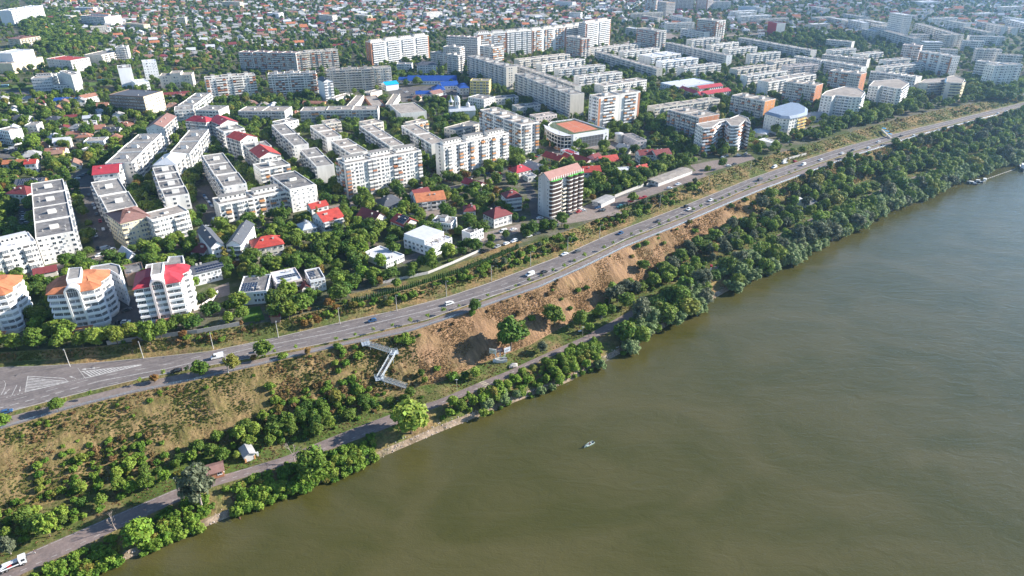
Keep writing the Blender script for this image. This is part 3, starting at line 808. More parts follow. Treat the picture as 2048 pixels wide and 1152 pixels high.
        for o, ag, wd, main, pt in sides:
            nx, ny = math.sin(ag), -math.cos(ag)
            mid_ = (o[0] + math.cos(ag) * wd / 2, o[1] + math.sin(ag) * wd / 2)
            if (cl[0] - mid_[0]) * nx + (cl[1] - mid_[1]) * ny < 0: continue
            if main and pil:       # coloured pilasters at both ends of the section's face
                for px_, on in ((0, s == 0 or pil[1] == 'all'), (wd - min(2.2, wd * .14), s == nsec - 1 or pil[1] == 'all')):
                    if not on: continue
                    pb = MB(); pb.box(px_, px_ + min(2.2, wd * .14), -.08, 0, 0, h - 1.2, 0)
                    o2 = put('pilaster', pb.mesh('pilaster', W[pil[0]]), root, (o[0], o[1], 0), ag)
                facade(sk, (o[0] + math.cos(ag) * 2.3, o[1] + math.sin(ag) * 2.3), ag, wd - 4.6, floors, pt, plinth, fh, pm, W[acc] if acc else None, bd=bd, fr=fr)
            else:
                if not main and endw:
                    pb = MB(); pb.box(.25, wd - .25, -.07, 0, .1, h - .4, 0); put('end_wall_cladding', pb.mesh('end_wall_cladding', W[endw]), root, (o[0], o[1], 0), ag)
                    oo = (o[0] + nx * .07, o[1] + ny * .07)
                else: oo = o
                facade(sk, oo, ag, wd, floors, pt, plinth, fh, pm, W[acc] if acc else None, bd=bd, fr=fr)
    if vents.f: put('roof_vents', vents.mesh('roof_vents', M_conc), root, kind='stuff')
    sk.done()
    NB += 1
    return root

# ------------------------------------------------------------------ apartment blocks: three roof corners each as seen from the air
b = block
# ---- near west quarter
b('white five storey block with four dark stepped roofs, left of the straight street', (148,462),(126,358),(71,479),5,4,'white','bitumen','WBWWB','WwW',hut='shed')
b('white block with pale roof and blue glazed balconies at the left edge', (-75,517),(71,482),(63,463),5,2,'white','pale','BWWBDB','WW',hut='long')
b('block with half white half grey flat roof above the straight street', (275,411),(240,356),(215,423),5,2,'white','grey','WBW','W-W',hut='shed',jog=.6)
b('white block under a crimson gabled roof at the top of the straight street', (237,344),(243,327),(183,354),5,1,'white','crimson','WBW','WwW',kind='gabley',rh=3.0)
b('cream block with brown mansard roof on the corner of the straight street', (240,446),(299,431),(286,408),5,1,'cream','brown','BDwDB','WW',kind='hip',rh=3.6)
b('white five storey block attached to the cream corner block', (303,440),(377,421),(365,407),5,1,'white','tan','BDDWB','W',hut='low')
b('long grey roofed block with sunlit windowless side, behind the crimson gabled block', (263,324),(323,266),(215,322),5,3,'white','grey','BWWB','W-W',hut='shed')
b('white block under a long brown pitched roof beside the round trees', (327,254),(352,232),(291,256),5,1,'white','brown','BWBW','w',kind='gable',rh=3)
b('two section grey roofed block with sunlit flank between two planted yards', (379,307),(417,259),(341,303),5,2,'white','grey','WBWB','-',hut='shed')
b('white block with a pale hipped sheet roof', (351,328),(372,307),(309,327),5,1,'white','steel','WBW','ww',kind='hip',rh=3.2)
b('four section block with dark roofs stepping down toward the cream corner block', (378,387),(350,330),(330,398),5,4,'white','bitumen','WBW','-W',hut='shed',jog=.3)
b('three section block with grey roofs and shaded balconies, behind the orange balcony block', (493,366),(447,305),(448,376),5,3,'white','grey','BWB','ww-',hut='shed',jog=.4)
b('white three section block with orange balcony panels above the gardens', (437,409),(633,370),(495,382),4,3,'white','grey','WOWBDB','w-w',acc='orange',hut='long')
b('dark roofed block turned at right angles to the orange balcony block', (630,368),(590,341),(565,368),5,1,'white','bitumen','BWB','ww',hut='cube')
b('grey roofed block with orange panels joined to a red gabled block', (520,339),(580,328),(562,318),5,1,'white','grey','BOW','w',acc='orange',hut='shed')
b('white block under the largest red gabled roof', (519,315),(561,308),(543,293),5,1,'white','red','WBW','WBWB',kind='gabley',rh=3.2)
b('low grey flat roofed block wedged between two red gabled blocks', (497,298),(543,291),(525,282),5,1,'grey','grey','WBW','WB',hut='shed')
b('white block with red gabled roof next to a blue grey stair tower', (480,281),(514,273),(502,262),5,1,'white','red','W-W','BW',kind='gabley',rh=3)
b('grey flat roofed block with white end between red roofs', (447,263),(489,256),(476,247),5,1,'white','grey','WBW','WB',hut='shed')
b('white block with maroon red roof and white triangular gable', (440,249),(475,243),(462,232),5,1,'white','crimson','w-w','BWB',kind='gabley',rh=3)
b('white block under a jagged red roof with several gables', (371,240),(412,244),11.0,5,1,'white','crimson','BWB','W',kind='hip',rh=3.2)
b('grey roofed lit block stepping uphill behind the brown roofed block', (388,210),(422,186),(365,204),4,2,'white','grey','BBWB','W',hut='shed')
b('white low block in front of the stepping grey roofed block', (348,221),(386,218),(394,209),4,1,'white','grey','WBW','W',hut='low')
b('white low block with a sunlit end behind the jagged red roof', (390,220),(437,221),(443,211),4,1,'white','grey','WBW','-',hut='low')
# ---- middle rows of low blocks
b('pair of grey roofed four storey sections with a sunlit right end', (476,222),(569,223),(575,213),4,2,'grey','tan','BWWB','-',hut='low')
b('triple grey four storey sections left of the workshops', (600,222),(755,219),(755,211),4,3,'grey','tan','BWWB','-',acc='orange',hut='low')
b('lit white block with square windows above the stepped row', (560,247),(597,239),(590,233),4,1,'white','grey','WW','WW',hut='low')
b('two stepped grey roofs in front of the lit white block', (617,287),(572,247),(588,292),4,2,'white','grey','WBW','w-',hut='low',jog=.4)
b('stepped grey roofed row running down to the tall striped block', (668,328),(635,295),(640,341),4,2,'white','grey','WBW','-',hut='low',jog=.4)
b('pair of grey roofs with a pale end in the second stepped row', (683,271),(650,248),(655,277),4,2,'white','tan','WBW','-w',hut='low',jog=.3)
b('lower pair of grey roofs in the second stepped row', (736,301),(697,277),(707,311),4,2,'white','tan','WBW','-',hut='low',jog=.3)
b('lit block with orange trim heading the second stepped row', (652,247),(682,243),(673,237),4,1,'beige','tan','WB','W',acc='orange',hut='low')
b('lit beige block heading the third stepped row', (733,249),(767,243),(757,236),4,1,'beige','tan','WB','W',acc='orange',hut='low')
b('three stepped grey roofs behind the tall striped block', (808,288),(747,248),(782,294),4,3,'white','tan','BWB','-w',hut='low',jog=.3)
b('lit block with orange bands heading the fourth stepped row', (823,248),(856,241),(847,236),4,1,'beige','tan','WB','W',acc='orange',hut='low')
b('two stepped dusty roofs in the fourth row beside the church trees', (893,284),(832,248),(862,288),4,2,'white','tan','WBW','-',hut='low',jog=.3)
b('low curved grey roofed block behind the rooftop aerials', (888,255),(940,241),(948,250),3,1,'beige','grey','WBW','W',hut='low')
# ---- tall blocks of the centre
b('nine storey white slab with long roof rooms and a brown striped corner', (690,328),(842,300),(661,319),9,3,'white','grey','BWWDwB','B-B',hut='long',acc='brick',step=.3,fh=2.52)
b('nine storey white slab with rooftop aerials and orange window stripes', (887,293),(1018,265),(868,287),9,3,'white','grey','WBwWBD','-W-',hut='long',acc='orange',step=.3,fh=2.52)
b('nine storey slab with a shaded long side and a sunlit balcony end', (960,219),(1042,250),(1072,242),9,4,'white','tan','BWWB','WBW',hut='cube',step=.3,fh=2.52,acc='orange')
b('long nine storey slab with a big blank sunlit end wall and climbing plant', (1031,147),(1140,189),(1166,185),9,5,'grey','grey','BWWB','-',endw='beige',hut='cube',step=.3,fh=2.52)
b('nine storey slab with an orange striped sunlit end behind the blank ended slab', (935,112),(1012,135),(1036,133),9,4,'grey','grey','BWWB','-WW-',endw='beige',hut='cube',fh=2.52)
b('nine storey corner block with a narrow lit end left of the striped slab', (893,108),(915,111),(932,110),9,1,'grey','grey','WBW','BW',hut='cube',fh=2.52)
b('seven storey grey block behind the blue roofed market', (861,104),(887,107),10.0,7,1,'grey','bitumen','WB','W',hut='cube',fh=2.52)
b('ten storey block with an orange lit face behind the market', (886,93),(918,95),(929,92),10,1,'grey','grey','WBW','B',hut='cube',acc='orange',fh=2.52)
b('eleven storey slab with brick pillars and white balcony bands near the hall', (1198,195),(1281,183),(1175,190),10,2,'white','tan','=--','WwB',hut='cube',pil=('brick','ends'),balc='bright',acc='orange',endw=None,fh=2.8)
b('ten storey white slab with brick ends facing the market', (741,85),(857,71),12.0,10,4,'white','tan','BBBB','-W-',hut='long',pil=('brick','ends'),balc='bright',endw='brick',step=.6)
b('curved white slab at the back of the towers', (893,72),(955,75),12.0,11,3,'grey','brown','BWB','W',hut='low',balc='white')
b('slab with one brick end in the far tower row', (955,68),(1013,64),12.0,11,2,'white','tan','BBB','-W-',hut='long',pil=('brick','ends'),balc='bright',acc='orange')
b('plain white slab section of the far tower row', (1014,64),(1062,60),12.0,11,2,'white','tan','BWB','W',hut='long',balc='bright')
b('brick ended slab in the middle of the far tower row', (1065,60),(1132,53),12.0,11,3,'white','tan','BWBB','-W-',hut='long',pil=('brick','ends'),acc='orange')
b('half shaded slab section of the far tower row', (1133,53),(1171,48),12.0,11,2,'white','tan','BWB','W',hut='long')
b('tallest slab at the right end of the far tower row', (1172,46),(1222,39),13.0,13,2,'white','brown','BBBB','BB',hut='long',pil=('brick','ends'),balc='bright')
b('square tower with brick corners in front of the far tower row', (1132,72),(1163,77),(1179,75),10,1,'grey','grey','BWB','BW',hut='cube',pil=('brick','all'),acc='brick')
b('small white tower with one orange stripe beside the long shaded slab', (959,91),(985,95),(1001,91),8,1,'white','grey','WBW','B',hut='cube',acc='orange')
b('tower with brick corners above the bus yard', (1274,56),(1314,62),(1326,59),10,1,'grey','grey','BBB','BW',hut='cube',pil=('brick','all'),acc='brick')
b('tower with brick corners standing alone farther back', (1394,38),(1434,42),(1446,39),11,1,'grey','grey','BBB','BW',hut='cube',pil=('brick','all'),acc='brick')
# ---- north west
b('nine storey white block with rounded balconies behind the car park trees', (410,157),(510,149),13.0,9,3,'white','tan','OWWO','W-',hut='cube',fh=2.52,acc='brick')
b('nine storey white block with pink edged balconies beside dark trees', (535,149),(631,145),13.0,9,3,'white','tan','OWBO','O-',hut='cube',fh=2.52,acc='brick')
b('nine storey block partly behind the narrow white gabled block', (652,141),(747,137),13.0,9,3,'beige','tan','OWBO','O',hut='cube',fh=2.52)
b('six storey beige block attached on the market side', (748,136),(782,134),12.0,7,1,'beige','tan','WBW','W',hut='low')
b('narrow white seven storey block with a grey pitched roof', (647,163),(665,161),(675,153),7,1,'bright','slate','BwB','-',kind='gabley',rh=2.5)
b('left half of the zigzag block facing the house quarter', (477,104),(590,107),14.0,9,4,'grey','brown','BWBO','W',hut='low',acc='brick',jog=1.5,fh=2.52)
b('right half of the zigzag block facing the house quarter', (591,106),(676,100),14.0,9,4,'beige','tan','BWO','W',hut='low',acc='brick',jog=1.5,fh=2.52)
b('four storey white block among trees behind the market', (793,128),(823,128),12.0,4,1,'white','grey','WBW','WW',hut='low')
b('four storey white block with blue grey pitched roof behind the market', (834,130),(872,129),12.0,4,1,'white','slate','WBW','W',kind='hip',rh=3)
b('pale yellow seven storey block with balcony ledges beside the market', (940,161),(978,162),13.0,7,1,'yellow','grey','WBWB','W',hut='low',balc='cream')
b('white four storey block with one sunlit end near the church', (968,199),(990,193),(950,190),4,1,'white','grey','WW','WW',hut='low')
b('low white wing joined to the four storey block near the church', (991,197),(1037,193),11.0,3,1,'white','slate','WW','W',hut='low')
b('long three storey grey block in shade behind the lit balcony end slab', (1034,214),(1081,209),11.0,3,1,'grey','bitumen','WWW','W',hut='low')
b('pinkish three storey block left of the sports hall', (1072,234),(1114,228),11.0,3,1,'pink','tan','WWW','W',hut='low')
b('tall windowless white office tower by the boulevard', (235,137),(262,135),(285,127),7,1,'bright','grey','-','wwww',hut='cube',fh=3.2,name='office_building',cat='office building')
b('white ribbed office wing behind the windowless tower', (284,124),(312,122),16.0,6,1,'bright','pale','wWww','w',hut='low',fh=3.2,name='office_building',cat='office building')
b('low sunlit white annex below the windowless tower', (270,166),(298,163),(309,155),3,1,'bright','pale','W--W','-',hut=None,fh=3.2,name='office_building',cat='office building')
b('beige institutional building with a recessed centre', (318,152),(383,149),18.0,4,3,'beige','tan','-WW-','ww',hut=None,fh=3.2,name='office_building',cat='office building',step=2.2)
b('white building with teal glass lower floors at the boulevard', (61,157),(101,155),(107,146),4,1,'white','tan','DDDD','W',hut='long',fh=3.2,balc='blue',name='office_building',cat='office building')
b('tall white narrow tower of the courthouse group', (142,150),(158,148),(175,135),6,1,'white','grey','-','wwww',hut='low',fh=3.1,name='office_building',cat='office building')
b('middle wing of the courthouse group', (113,146),(141,147),14.0,5,1,'white','grey','-w-','w',hut='low',fh=3.1,name='office_building',cat='office building')
b('low front wing of the courthouse group with square windows', (107,171),(151,168),8.0,2,1,'white','slate','WWWW','W',hut=None,fh=3.1,name='office_building',cat='office building')
b('grey white four storey building behind the courthouse group', (92,117),(141,121),(159,113),4,1,'grey','red','wWwW','WWW',hut=None,fh=3.2)
b('cream theatre building with a white fly tower beneath at the left edge', (-22,126),(23,127),(66,113),3,1,'cream','tan','---','WWWW',hut=None,fh=3.6,name='theatre',cat='theatre')
b('white windowless upper storey of the theatre at the left edge', (-12,106),(23,107),(43,98),6,1,'bright','pale','-','-',hut=None,fh=3.4,name='theatre',cat='theatre')
b('cream four storey building with brown pitched roof near the left edge', (15,77),(39,78),(60,71),4,1,'cream','brown','WBW','WBWB',kind='hip',rh=3)
b('long white hotel block catching the sun in the upper left corner', (20,21),(85,11),(3,20),9,4,'bright','pale','BWBW','-',hut='low')
b('six storey white block with brown roof edge beyond the park trees', (161,31),(208,34),(222,29),6,1,'white','brown','BWB','WWW',hut='long')
b('six storey white block with a sunlit flank amid the houses', (230,95),(253,94),(263,90),6,1,'white','grey','BWB','-w-',hut='cube')
b('beige four storey block beside the white courthouse trees', (168,109),(202,110),(214,101),4,1,'beige','grey','--w','OWO',hut=None)
b('brown and white glass fronted building with dark solar roof', (217,189),(286,193),(299,180),6,1,'brown','slate','DDDD','WwW',hut=None,endw='cream',fh=3.0,name='office_building',cat='office building')
# ---- low slabs, centre right
S = 'low slabs of the right hand housing estate'
def sl(label, A, B, D=11.0, f=4, n=3, wall='white', roof='tan', **k): b(label, A, B, D, f, n, wall, roof, k.pop('pat', 'BWWB'), k.pop('end', '-w'), hut=k.pop('hut', 'low'), group=S, step=.25, **k)
sl('long low slab in the shadow under the far tower row',(1038,120),(1140,108),f=4,wall='beige')
sl('low slab second in line behind the blank ended slab',(1083,129),(1170,118))
sl('low slab third in line, half hidden by trees',(1118,139),(1211,130))
sl('low slab fourth in line with blue shaded balconies',(1159,154),(1245,144),(1147,151),5)
sl('low slab fifth in line, closest to the brick pillared slab',(1207,172),(1294,159),(1193,167),4)
sl('long diagonal low slab with a sunlit cream end',(1190,103),(1313,138),(1322,136),4,6,'grey',endw='beige')
sl('long low slab hugging the back of the blank ended slab',(1025,129),(1150,172),(1158,169),4,5,'grey')
sl('low slab with a shaded front by the square brick tower',(1182,98),(1282,87),f=4,wall='grey')
sl('low slab with bright lit front under the bus yard tower',(1248,104),(1320,96),f=4)
sl('low slab with green netting and a white roof',(1303,114),(1362,107),(1277,109),4,2,'white','pale',balc='blue')
sl('low slab with newly painted white front and bluish roof',(1325,124),(1397,116),(1305,122),5,2,'bright','pale')
sl('low slab with four lit stair columns left of the school',(1368,136),(1442,128),(1353,133),4,4)
sl('long diagonal low slab ending in a white blank wall',(1332,85),(1453,111),(1465,110),5,6,'grey',endw='bright')
sl('short low slab topmost of the right stack',(1383,80),(1440,75),f=4)
sl('low slab second from top in the right stack',(1422,90),(1478,84),(1408,89),4)
sl('low slab third from top in the right stack',(1457,99),(1515,93),f=4)
sl('low slab fourth from top in the right stack with wide balconies',(1502,109),(1562,103),(1487,108),5)
sl('very long diagonal slab bordering the old town',(1477,75),(1622,101),f=4,n=8,wall='grey')
sl('low slab with lit cream front below the diagonal slab',(1475,139),(1552,129),(1460,136),4,3,'beige')
sl('raised end section beside the lit cream fronted slab',(1548,124),(1592,118),f=5,n=2,wall='beige')
sl('low slab parallel beneath the lit cream fronted slab',(1495,152),(1575,141),(1482,149),4,3)
sl('low slab with a blue end wall behind the first brick ended block',(1537,164),(1632,148),(1522,159),5,3,'white')
sl('long sloping low slab behind the brick ended riverside block',(1310,216),(1440,198),f=4,n=4,wall='beige')
sl('beige slab with lit columns behind the second brick ended block',(1577,133),(1637,128),f=5,wall='pink')
sl('white slab with small square windows, upper piece',(1588,112),(1642,121),f=5,n=2)
sl('white slab with small square windows, lower piece',(1643,120),(1723,134),f=5,n=3)
sl('small lit slab at the poplar row',(1665,101),(1713,97),f=4,n=2)
sl('long dark slab behind the small square windowed pair',(1645,109),(1735,119),f=4,n=4,wall='grey')
sl('small lit slab right of the poplar row',(1720,109),(1767,104),f=4,n=2)
sl('small slab with arched shadows, upper of two',(1773,121),(1822,117),f=4,n=2)
sl('longer slab with arched shadows, lower of two',(1768,135),(1848,126),f=4,n=3)
sl('diagonal slab with one lit end at the old town edge',(1653,79),(1704,84),f=4,n=2,wall='grey')
sl('long diagonal slab below the slim glass tower',(1741,54),(1827,77),f=5,n=6,wall='grey')
sl('five storey white slab behind the lowest brick ended block',(1742,144),(1772,146),f=5,n=1)
sl('long white slab with a sunlit end behind the last zigzag block',(1773,146),(1832,155),(1842,152),6,4)
sl('hazy slab near the dark park trees',(1830,46),(1910,69),f=5,n=5,wall='grey')
sl('hazy low slab with a bright front edge',(1940,72),(2011,74),f=4,n=3)
sl('hazy long slab nearest the right horizon',(1955,43),(2025,56),f=4,n=4,wall='grey')
sl('low white block beside the hazy park trees',(1927,81),(1969,83),f=5,n=2)
sl('grey slab at the far right edge',(1997,109),(2046,112),f=6,n=2,wall='grey')
# ---- right: taller blocks
b('eight storey block with round corner behind the arched slabs', (1806,89),(1842,92),13.0,8,1,'pink','tan','BWB','W',hut='cube',acc='brick')
b('eight storey row with brick stripes above the riverside hotel', (1840,102),(1905,113),13.0,8,3,'white','tan','BWBO','W',hut='low',acc='brick',pil=('brick','ends'))
b('white six storey block with balcony bands behind the brick striped row', (1852,84),(1886,84),12.0,6,1,'bright','pale','BBB','B',hut='low')
b('grey six storey block behind the brick striped row', (1882,98),(1917,100),12.0,6,1,'grey','tan','WBW','W',hut='low')
b('tall beige hazy block by the old town', (1892,70),(1929,69),12.0,7,1,'beige','tan','WBW','B',hut='low')
b('seven storey hazy block pair on the right', (1955,98),(2005,100),12.0,7,2,'grey','tan','WBW','W',hut='low')
b('hazy six storey block beneath the long diagonal slab', (1827,69),(1860,69),12.0,6,1,'grey','tan','WB','W',hut='low')
b('eight storey block next to the rightmost tall block', (1953,121),(1991,126),12.0,8,1,'white','tan','BWB','W',hut='low')
b('tall white block nearest the right edge above the bank', (1990,131),(2046,129),13.0,9,2,'white','tan','wWwB','W',hut='low',balc='bright')
b('seven storey block with a lit orange brick end, lowest of the three', (1337,219),(1398,236),(1429,226),7,2,'grey','tan','BWBW','-w',hut='cube',endw='brick',acc='brick',fh=2.52)
b('seven storey block with a lit orange brick end, middle of the three', (1464,190),(1530,203),(1551,198),7,2,'grey','tan','BWBW','-w',hut='cube',endw='orange',acc='brick',fh=2.52)
b('eight storey block with a brick end wall behind the blue mansard block', (1569,163),(1632,172),(1652,168),8,2,'grey','tan','BWBW','w-',hut='cube',endw='brick',acc='brick',fh=2.52)
b('eight storey block with a tall brick end wall, highest up the hill', (1660,141),(1722,149),(1740,146),8,2,'grey','tan','BWBW','w-',hut='cube',endw='brick',acc='brick',fh=2.52)
b('slim pale glass tower of the old town', (1780,25),(1810,30),14.0,12,1,'white','pale','DDDD','DD',hut='low',fh=3.0,bd=.6,name='office_tower',cat='office tower')
b('office building with a large red front and a white end', (1537,43),(1554,46),(1565,44),6,1,'red','slate','-','-',hut=None,endw='white',fh=3.2,name='office_building',cat='office building')
b('hazy tower with orange lit end at the top edge', (1316,3),(1333,5),(1342,3),10,1,'grey','tan','BWB','B',hut='low',endw='orange')
b('hazy pink tower at the top edge', (1394,-6),(1416,-4),(1424,-5),9,1,'pink','tan','BWB','B',hut='low',pil=('brick','ends'))
b('hazy white block row at the top edge, longer piece', (1338,-2),(1388,-1),13.0,8,2,'grey','tan','BWB','W',hut='low')
b('hazy white block row at the top edge, shorter piece', (1420,3),(1462,4),13.0,6,2,'white','tan','WBW','W',hut='low')
b('hazy grey glazed hall with curved roof beyond the brick tower', (1483,14),(1512,14),22.0,5,1,'blue','slate','DD','W',hut=None,fh=3.2,name='office_building',cat='office building')
b('hazy twin block at the top edge near the centre', (1292,-4),(1312,-3),12.0,9,1,'white','tan','BWB','B',hut='low',acc='brick')
b('hazy long low building by the top right fields', (1845,4),(1880,3),30.0,2,2,'white','pale','W','W',hut=None,fh=4,name='warehouse',cat='warehouse')
# pale mid rise blocks scattered through the old town
rb5 = random.Random(5)
for i in range(46):
    px, py = rb5.uniform(1250, 2040), rb5.uniform(2, 62)
    if abs(px - 1410) < 45 or abs(px - 1795) < 40 or abs(px - 1550) < 30: continue
    w_ = rb5.uniform(24, 62) * (1 if py > 25 else .8); t = rb5.choice((.16, -.04, .22))
    b('hazy pale ' + rb5.choice(('long', 'short', 'broad')) + ' block among the trees of the old town', (px, py), (px + w_, py + w_ * t), 12.0, rb5.choice((3, 4, 4, 5)), max(1, int(w_ / 22)), rb5.choice(('white', 'grey', 'beige', 'white')), rb5.choice(('tan', 'pale', 'grey')), 'WBW', 'w', hut='low', group='hazy pale blocks of the old town')
for i in range(22):
    px, py = (rb5.uniform(110, 720), rb5.uniform(2, 55)) if i % 2 else (rb5.uniform(640, 1230), rb5.uniform(0, 34))
    w_ = rb5.uniform(16, 42)
    b('pale ' + rb5.choice(('long', 'short', 'broad')) + ' building rising over the small houses', (px, py), (px + w_, py + w_ * rb5.uniform(-.08, .12)), 12.0, rb5.choice((2, 3, 3, 4)), 1, rb5.choice(('white', 'bright', 'beige', 'cream')), rb5.choice(('tan', 'pale', 'rust')), 'WW', 'W', hut=None, group='pale buildings over the small houses')

# ------------------------------------------------------------------ buildings with a shape of their own
def ccw(pts):
    a = sum(pts[i][0] * pts[(i + 1) % len(pts)][1] - pts[(i + 1) % len(pts)][0] * pts[i][1] for i in range(len(pts)))
    return pts if a > 0 else pts[::-1]
def inset(poly, d):
    n = len(poly); out = []
    for i in range(n):
        p0, p1, p2 = np.array(poly[i - 1]), np.array(poly[i]), np.array(poly[(i + 1) % n])
        a = (p1 - p0) / np.linalg.norm(p1 - p0); c = (p2 - p1) / np.linalg.norm(p2 - p1)
        n1 = np.array([-a[1], a[0]]); n2 = np.array([-c[1], c[0]]); b_ = n1 + n2
        out.append(tuple(p1 + b_ / max(.45, (b_ @ n1)) * d))
    return out
def poly_block(label, px, floors, fh, wall, roof, pats, base=ZP, plinth=.9, kind='flat', near=None, name='apartment_block', cat='apartment block', balc=None, acc=None, rin=3.5, rh=2.4, extra=.6, bd=1.0, fr=None, bands=None):
    H = plinth + floors * fh + extra
    pts = ccw([P(x, y, base + H) for x, y in px])
    foot(pts)
    c = np.mean(np.array(pts), 0)
    root = thing(name, label, cat, (c[0], c[1], base))
    poly = [(p[0] - c[0], p[1] - c[1]) for p in pts]
    near = math.hypot(*c) < 395 if near is None else near
    sk = Sink(root, near)
    mb = MB()
    if kind == 'flat':
        inn = walls(mb, poly, -.3, H); put('wall', mb.mesh('wall', W[wall]), root)
        rb = MB(); rb.face([(*p, H - .5) for p in inn]); put('roof', rb.mesh('roof', R[roof]), root)
    else:
        n = len(poly)
        for i in range(n):
            p, q = poly[i], poly[(i + 1) % n]; mb.face([(*p, -.3), (*q, -.3), (*q, H), (*p, H)])
        put('wall', mb.mesh('wall', W[wall]), root)
        rb = MB(); e = inset(poly, -.7); k = inset(poly, rin)
        for i in range(n):
            j = (i + 1) % n
            rb.face([(*e[i], H - .1), (*e[j], H - .1), (*k[j], H + rh), (*k[i], H + rh)])
            rb.face([(*e[j], H - .1), (*e[i], H - .1), (*e[i], H - .32), (*e[j], H - .32)])
        rb.face([(*p, H + rh) for p in k]); rb.face([(*p, H - .32) for p in reversed(e)])
        put('roof', rb.mesh('roof', R[roof]), root)
    if bands:
        ring = inset(poly, -bands); n = len(poly)
        for f in range(floors):
            z = plinth + f * fh; bb = MB()
            for i in range(n):
                j = (i + 1) % n; a, b_, c_, d_ = poly[i], poly[j], ring[j], ring[i]
                bb.face([(*d_, z - .1), (*c_, z - .1), (*c_, z + .95), (*d_, z + .95)])
                bb.face([(*d_, z + .95), (*c_, z + .95), (*b_, z + .95), (*a, z + .95)])
                bb.face([(*a, z - .1), (*b_, z - .1), (*c_, z - .1), (*d_, z - .1)])
            put('balcony_band', bb.mesh('balcony_band', W[balc or wall]), root)
    cl = (-c[0], -c[1])
    for i in range(len(poly)):
        p, q = np.array(poly[i]), np.array(poly[(i + 1) % len(poly)]); d = q - p; L_ = np.linalg.norm(d); ang = math.atan2(d[1], d[0])
        nx, ny = math.sin(ang), -math.cos(ang); m_ = (p + q) / 2
        if (cl[0] - m_[0]) * nx + (cl[1] - m_[1]) * ny < 0: continue
        pt = pats if isinstance(pats, str) else pats[i % len(pats)]
        facade(sk, p, ang, L_, floors, pt, plinth, fh, W[balc or wall], W[acc] if acc else None, bd=bd, fr=fr)
    sk.done()
    return root, poly, H, c

def luxury(label, dx, dy, px, roof, pil_m, arch=(1, 2), box=None):
    root, poly, H, c = poly_block(label, px, 6, 2.85, 'white', roof, 'R', plinth=1.6, kind='pitch', balc='bright', rin=4.2, rh=2.3, extra=.5, bands=.55, near=True)
    # the arched bay in the middle of the front
    q = ccw([P(x, y, ZP + H) for x, y in px]); ii = [min(range(len(q)), key=lambda k: np.hypot(*(np.array(q[k]) - np.array(P(*px[a], ZP + H))))) for a in arch]
    p0, p1 = np.array(poly[ii[0]]), np.array(poly[ii[1]])
    d = (p1 - p0); Lw = np.linalg.norm(d); ang = math.atan2(d[1], d[0])
    if math.cos(ang) < 0: p0, p1 = p1, p0; ang += math.pi
    F = Matrix.Translation((p0[0], p0[1], 0)) @ Matrix.Rotation(ang, 4, 'Z')
    for x in (0, Lw):
        pb = MB(); pb.box(x - .45, x + .45, -1.15, 0, -.2, H + .3); o = put('pilaster', pb.mesh('pilaster', pil_m), root); o.matrix_local = F
    ab = MB(); R0, R1 = Lw / 2 - .45, Lw / 2 + .45
    for k in range(12):
        t0, t1 = math.pi * k / 12, math.pi * (k + 1) / 12
        f = lambda r, t, y: (Lw / 2 + r * math.cos(t), y, H + .3 + r * math.sin(t) * .8)
        ab.face([f(R1, t0, -1.15), f(R1, t1, -1.15), f(R0, t1, -1.15), f(R0, t0, -1.15)][::-1])
        ab.face([f(R1, t0, -1.15), f(R1, t0, 2.5), f(R1, t1, 2.5), f(R1, t1, -1.15)][::-1])
        ab.face([f(R0, t0, -1.15), f(R0, t1, -1.15), f(R0, t1, 0), f(R0, t0, 0)][::-1])
    o = put('arch', ab.mesh('arch', pil_m), root); o.matrix_local = F
    gb = MB(); gb.face([(Lw / 2 + R0 * math.cos(math.pi * k / 12), -.7, H + .2 + R0 * .8 * math.sin(math.pi * k / 12)) for k in range(13)])
    gb.face([(.45, -.7, H - 1.6), (Lw - .45, -.7, H - 1.6), (Lw - .45, -.7, H + .2), (.45, -.7, H + .2)])
    for k in range(1, 5): gb.box(Lw / 2 + R0 * (-1 + k * .4) - .05, Lw / 2 + R0 * (-1 + k * .4) + .05, -.78, -.7, H - 1.6, H + .2 + R0 * .5, 1)
    gb.box(.45, Lw - .45, -.78, -.7, H + .15, H + .28, 1)
    o = put('fan_window', gb.mesh('fan_window', [M_glass2, M_frame]), root); o.matrix_local = F
    if box:
        pts = ccw([P(x, y, ZP + H + 4.6) for x, y in box]); hb = MB(); lp = [(p[0] - c[0], p[1] - c[1]) for p in pts]
        inn = walls(hb, lp, H - .3, H + 4.6, 0, .25, .3); put('penthouse', hb.mesh('penthouse', W['bright']), root)
        rb = MB(); rb.face([(*p, H + 4.3) for p in inn]); put('penthouse_roof', rb.mesh('penthouse_roof', R['grey']), root)
    eb = MB(); eb.box(-1.5, Lw + 1.5, -3.4, -1.2, 2.6, 2.8); eb.box(-1.3, -1.0, -3.2, -2.9, -.2, 2.6); eb.box(Lw + 1.0, Lw + 1.3, -3.2, -2.9, -.2, 2.6)
    o = put('porch', eb.mesh('porch', W['brick']), root); o.matrix_local = F
    return root
ORX = [(94,588),(131,585.5),(158,582),(187,577),(199,571),(198,561),(206,558),(216,550),(217,540),(182,539),(115,556),(97,571)]
luxury('rounded white apartment house under an orange hipped roof, in the middle of three', 0, 0, ORX, 'orange', W['white'], (1, 2), [(132,560),(160,555),(163,534),(137,536)])
SHX = [(x - 178 + (y - 588) * -.05, y + 11 + (0 if x < 150 else 0)) for x, y in ORX]
luxury('rounded white apartment house with orange roof cut by the left edge', 0, 0, SHX, 'orange', W['white'], (1, 2), None)
luxury('rounded white apartment house with crimson roof and pink arched bay', 0, 0, [(268,577),(302,571),(328,567),(358,562),(364,551),(360,547),(374,541),(377,531),(368,528),(330,532),(285,541),(275,545)], 'crimson', W['pink'], (1, 2), [(301,551),(324,546),(327,524),(304,527)])
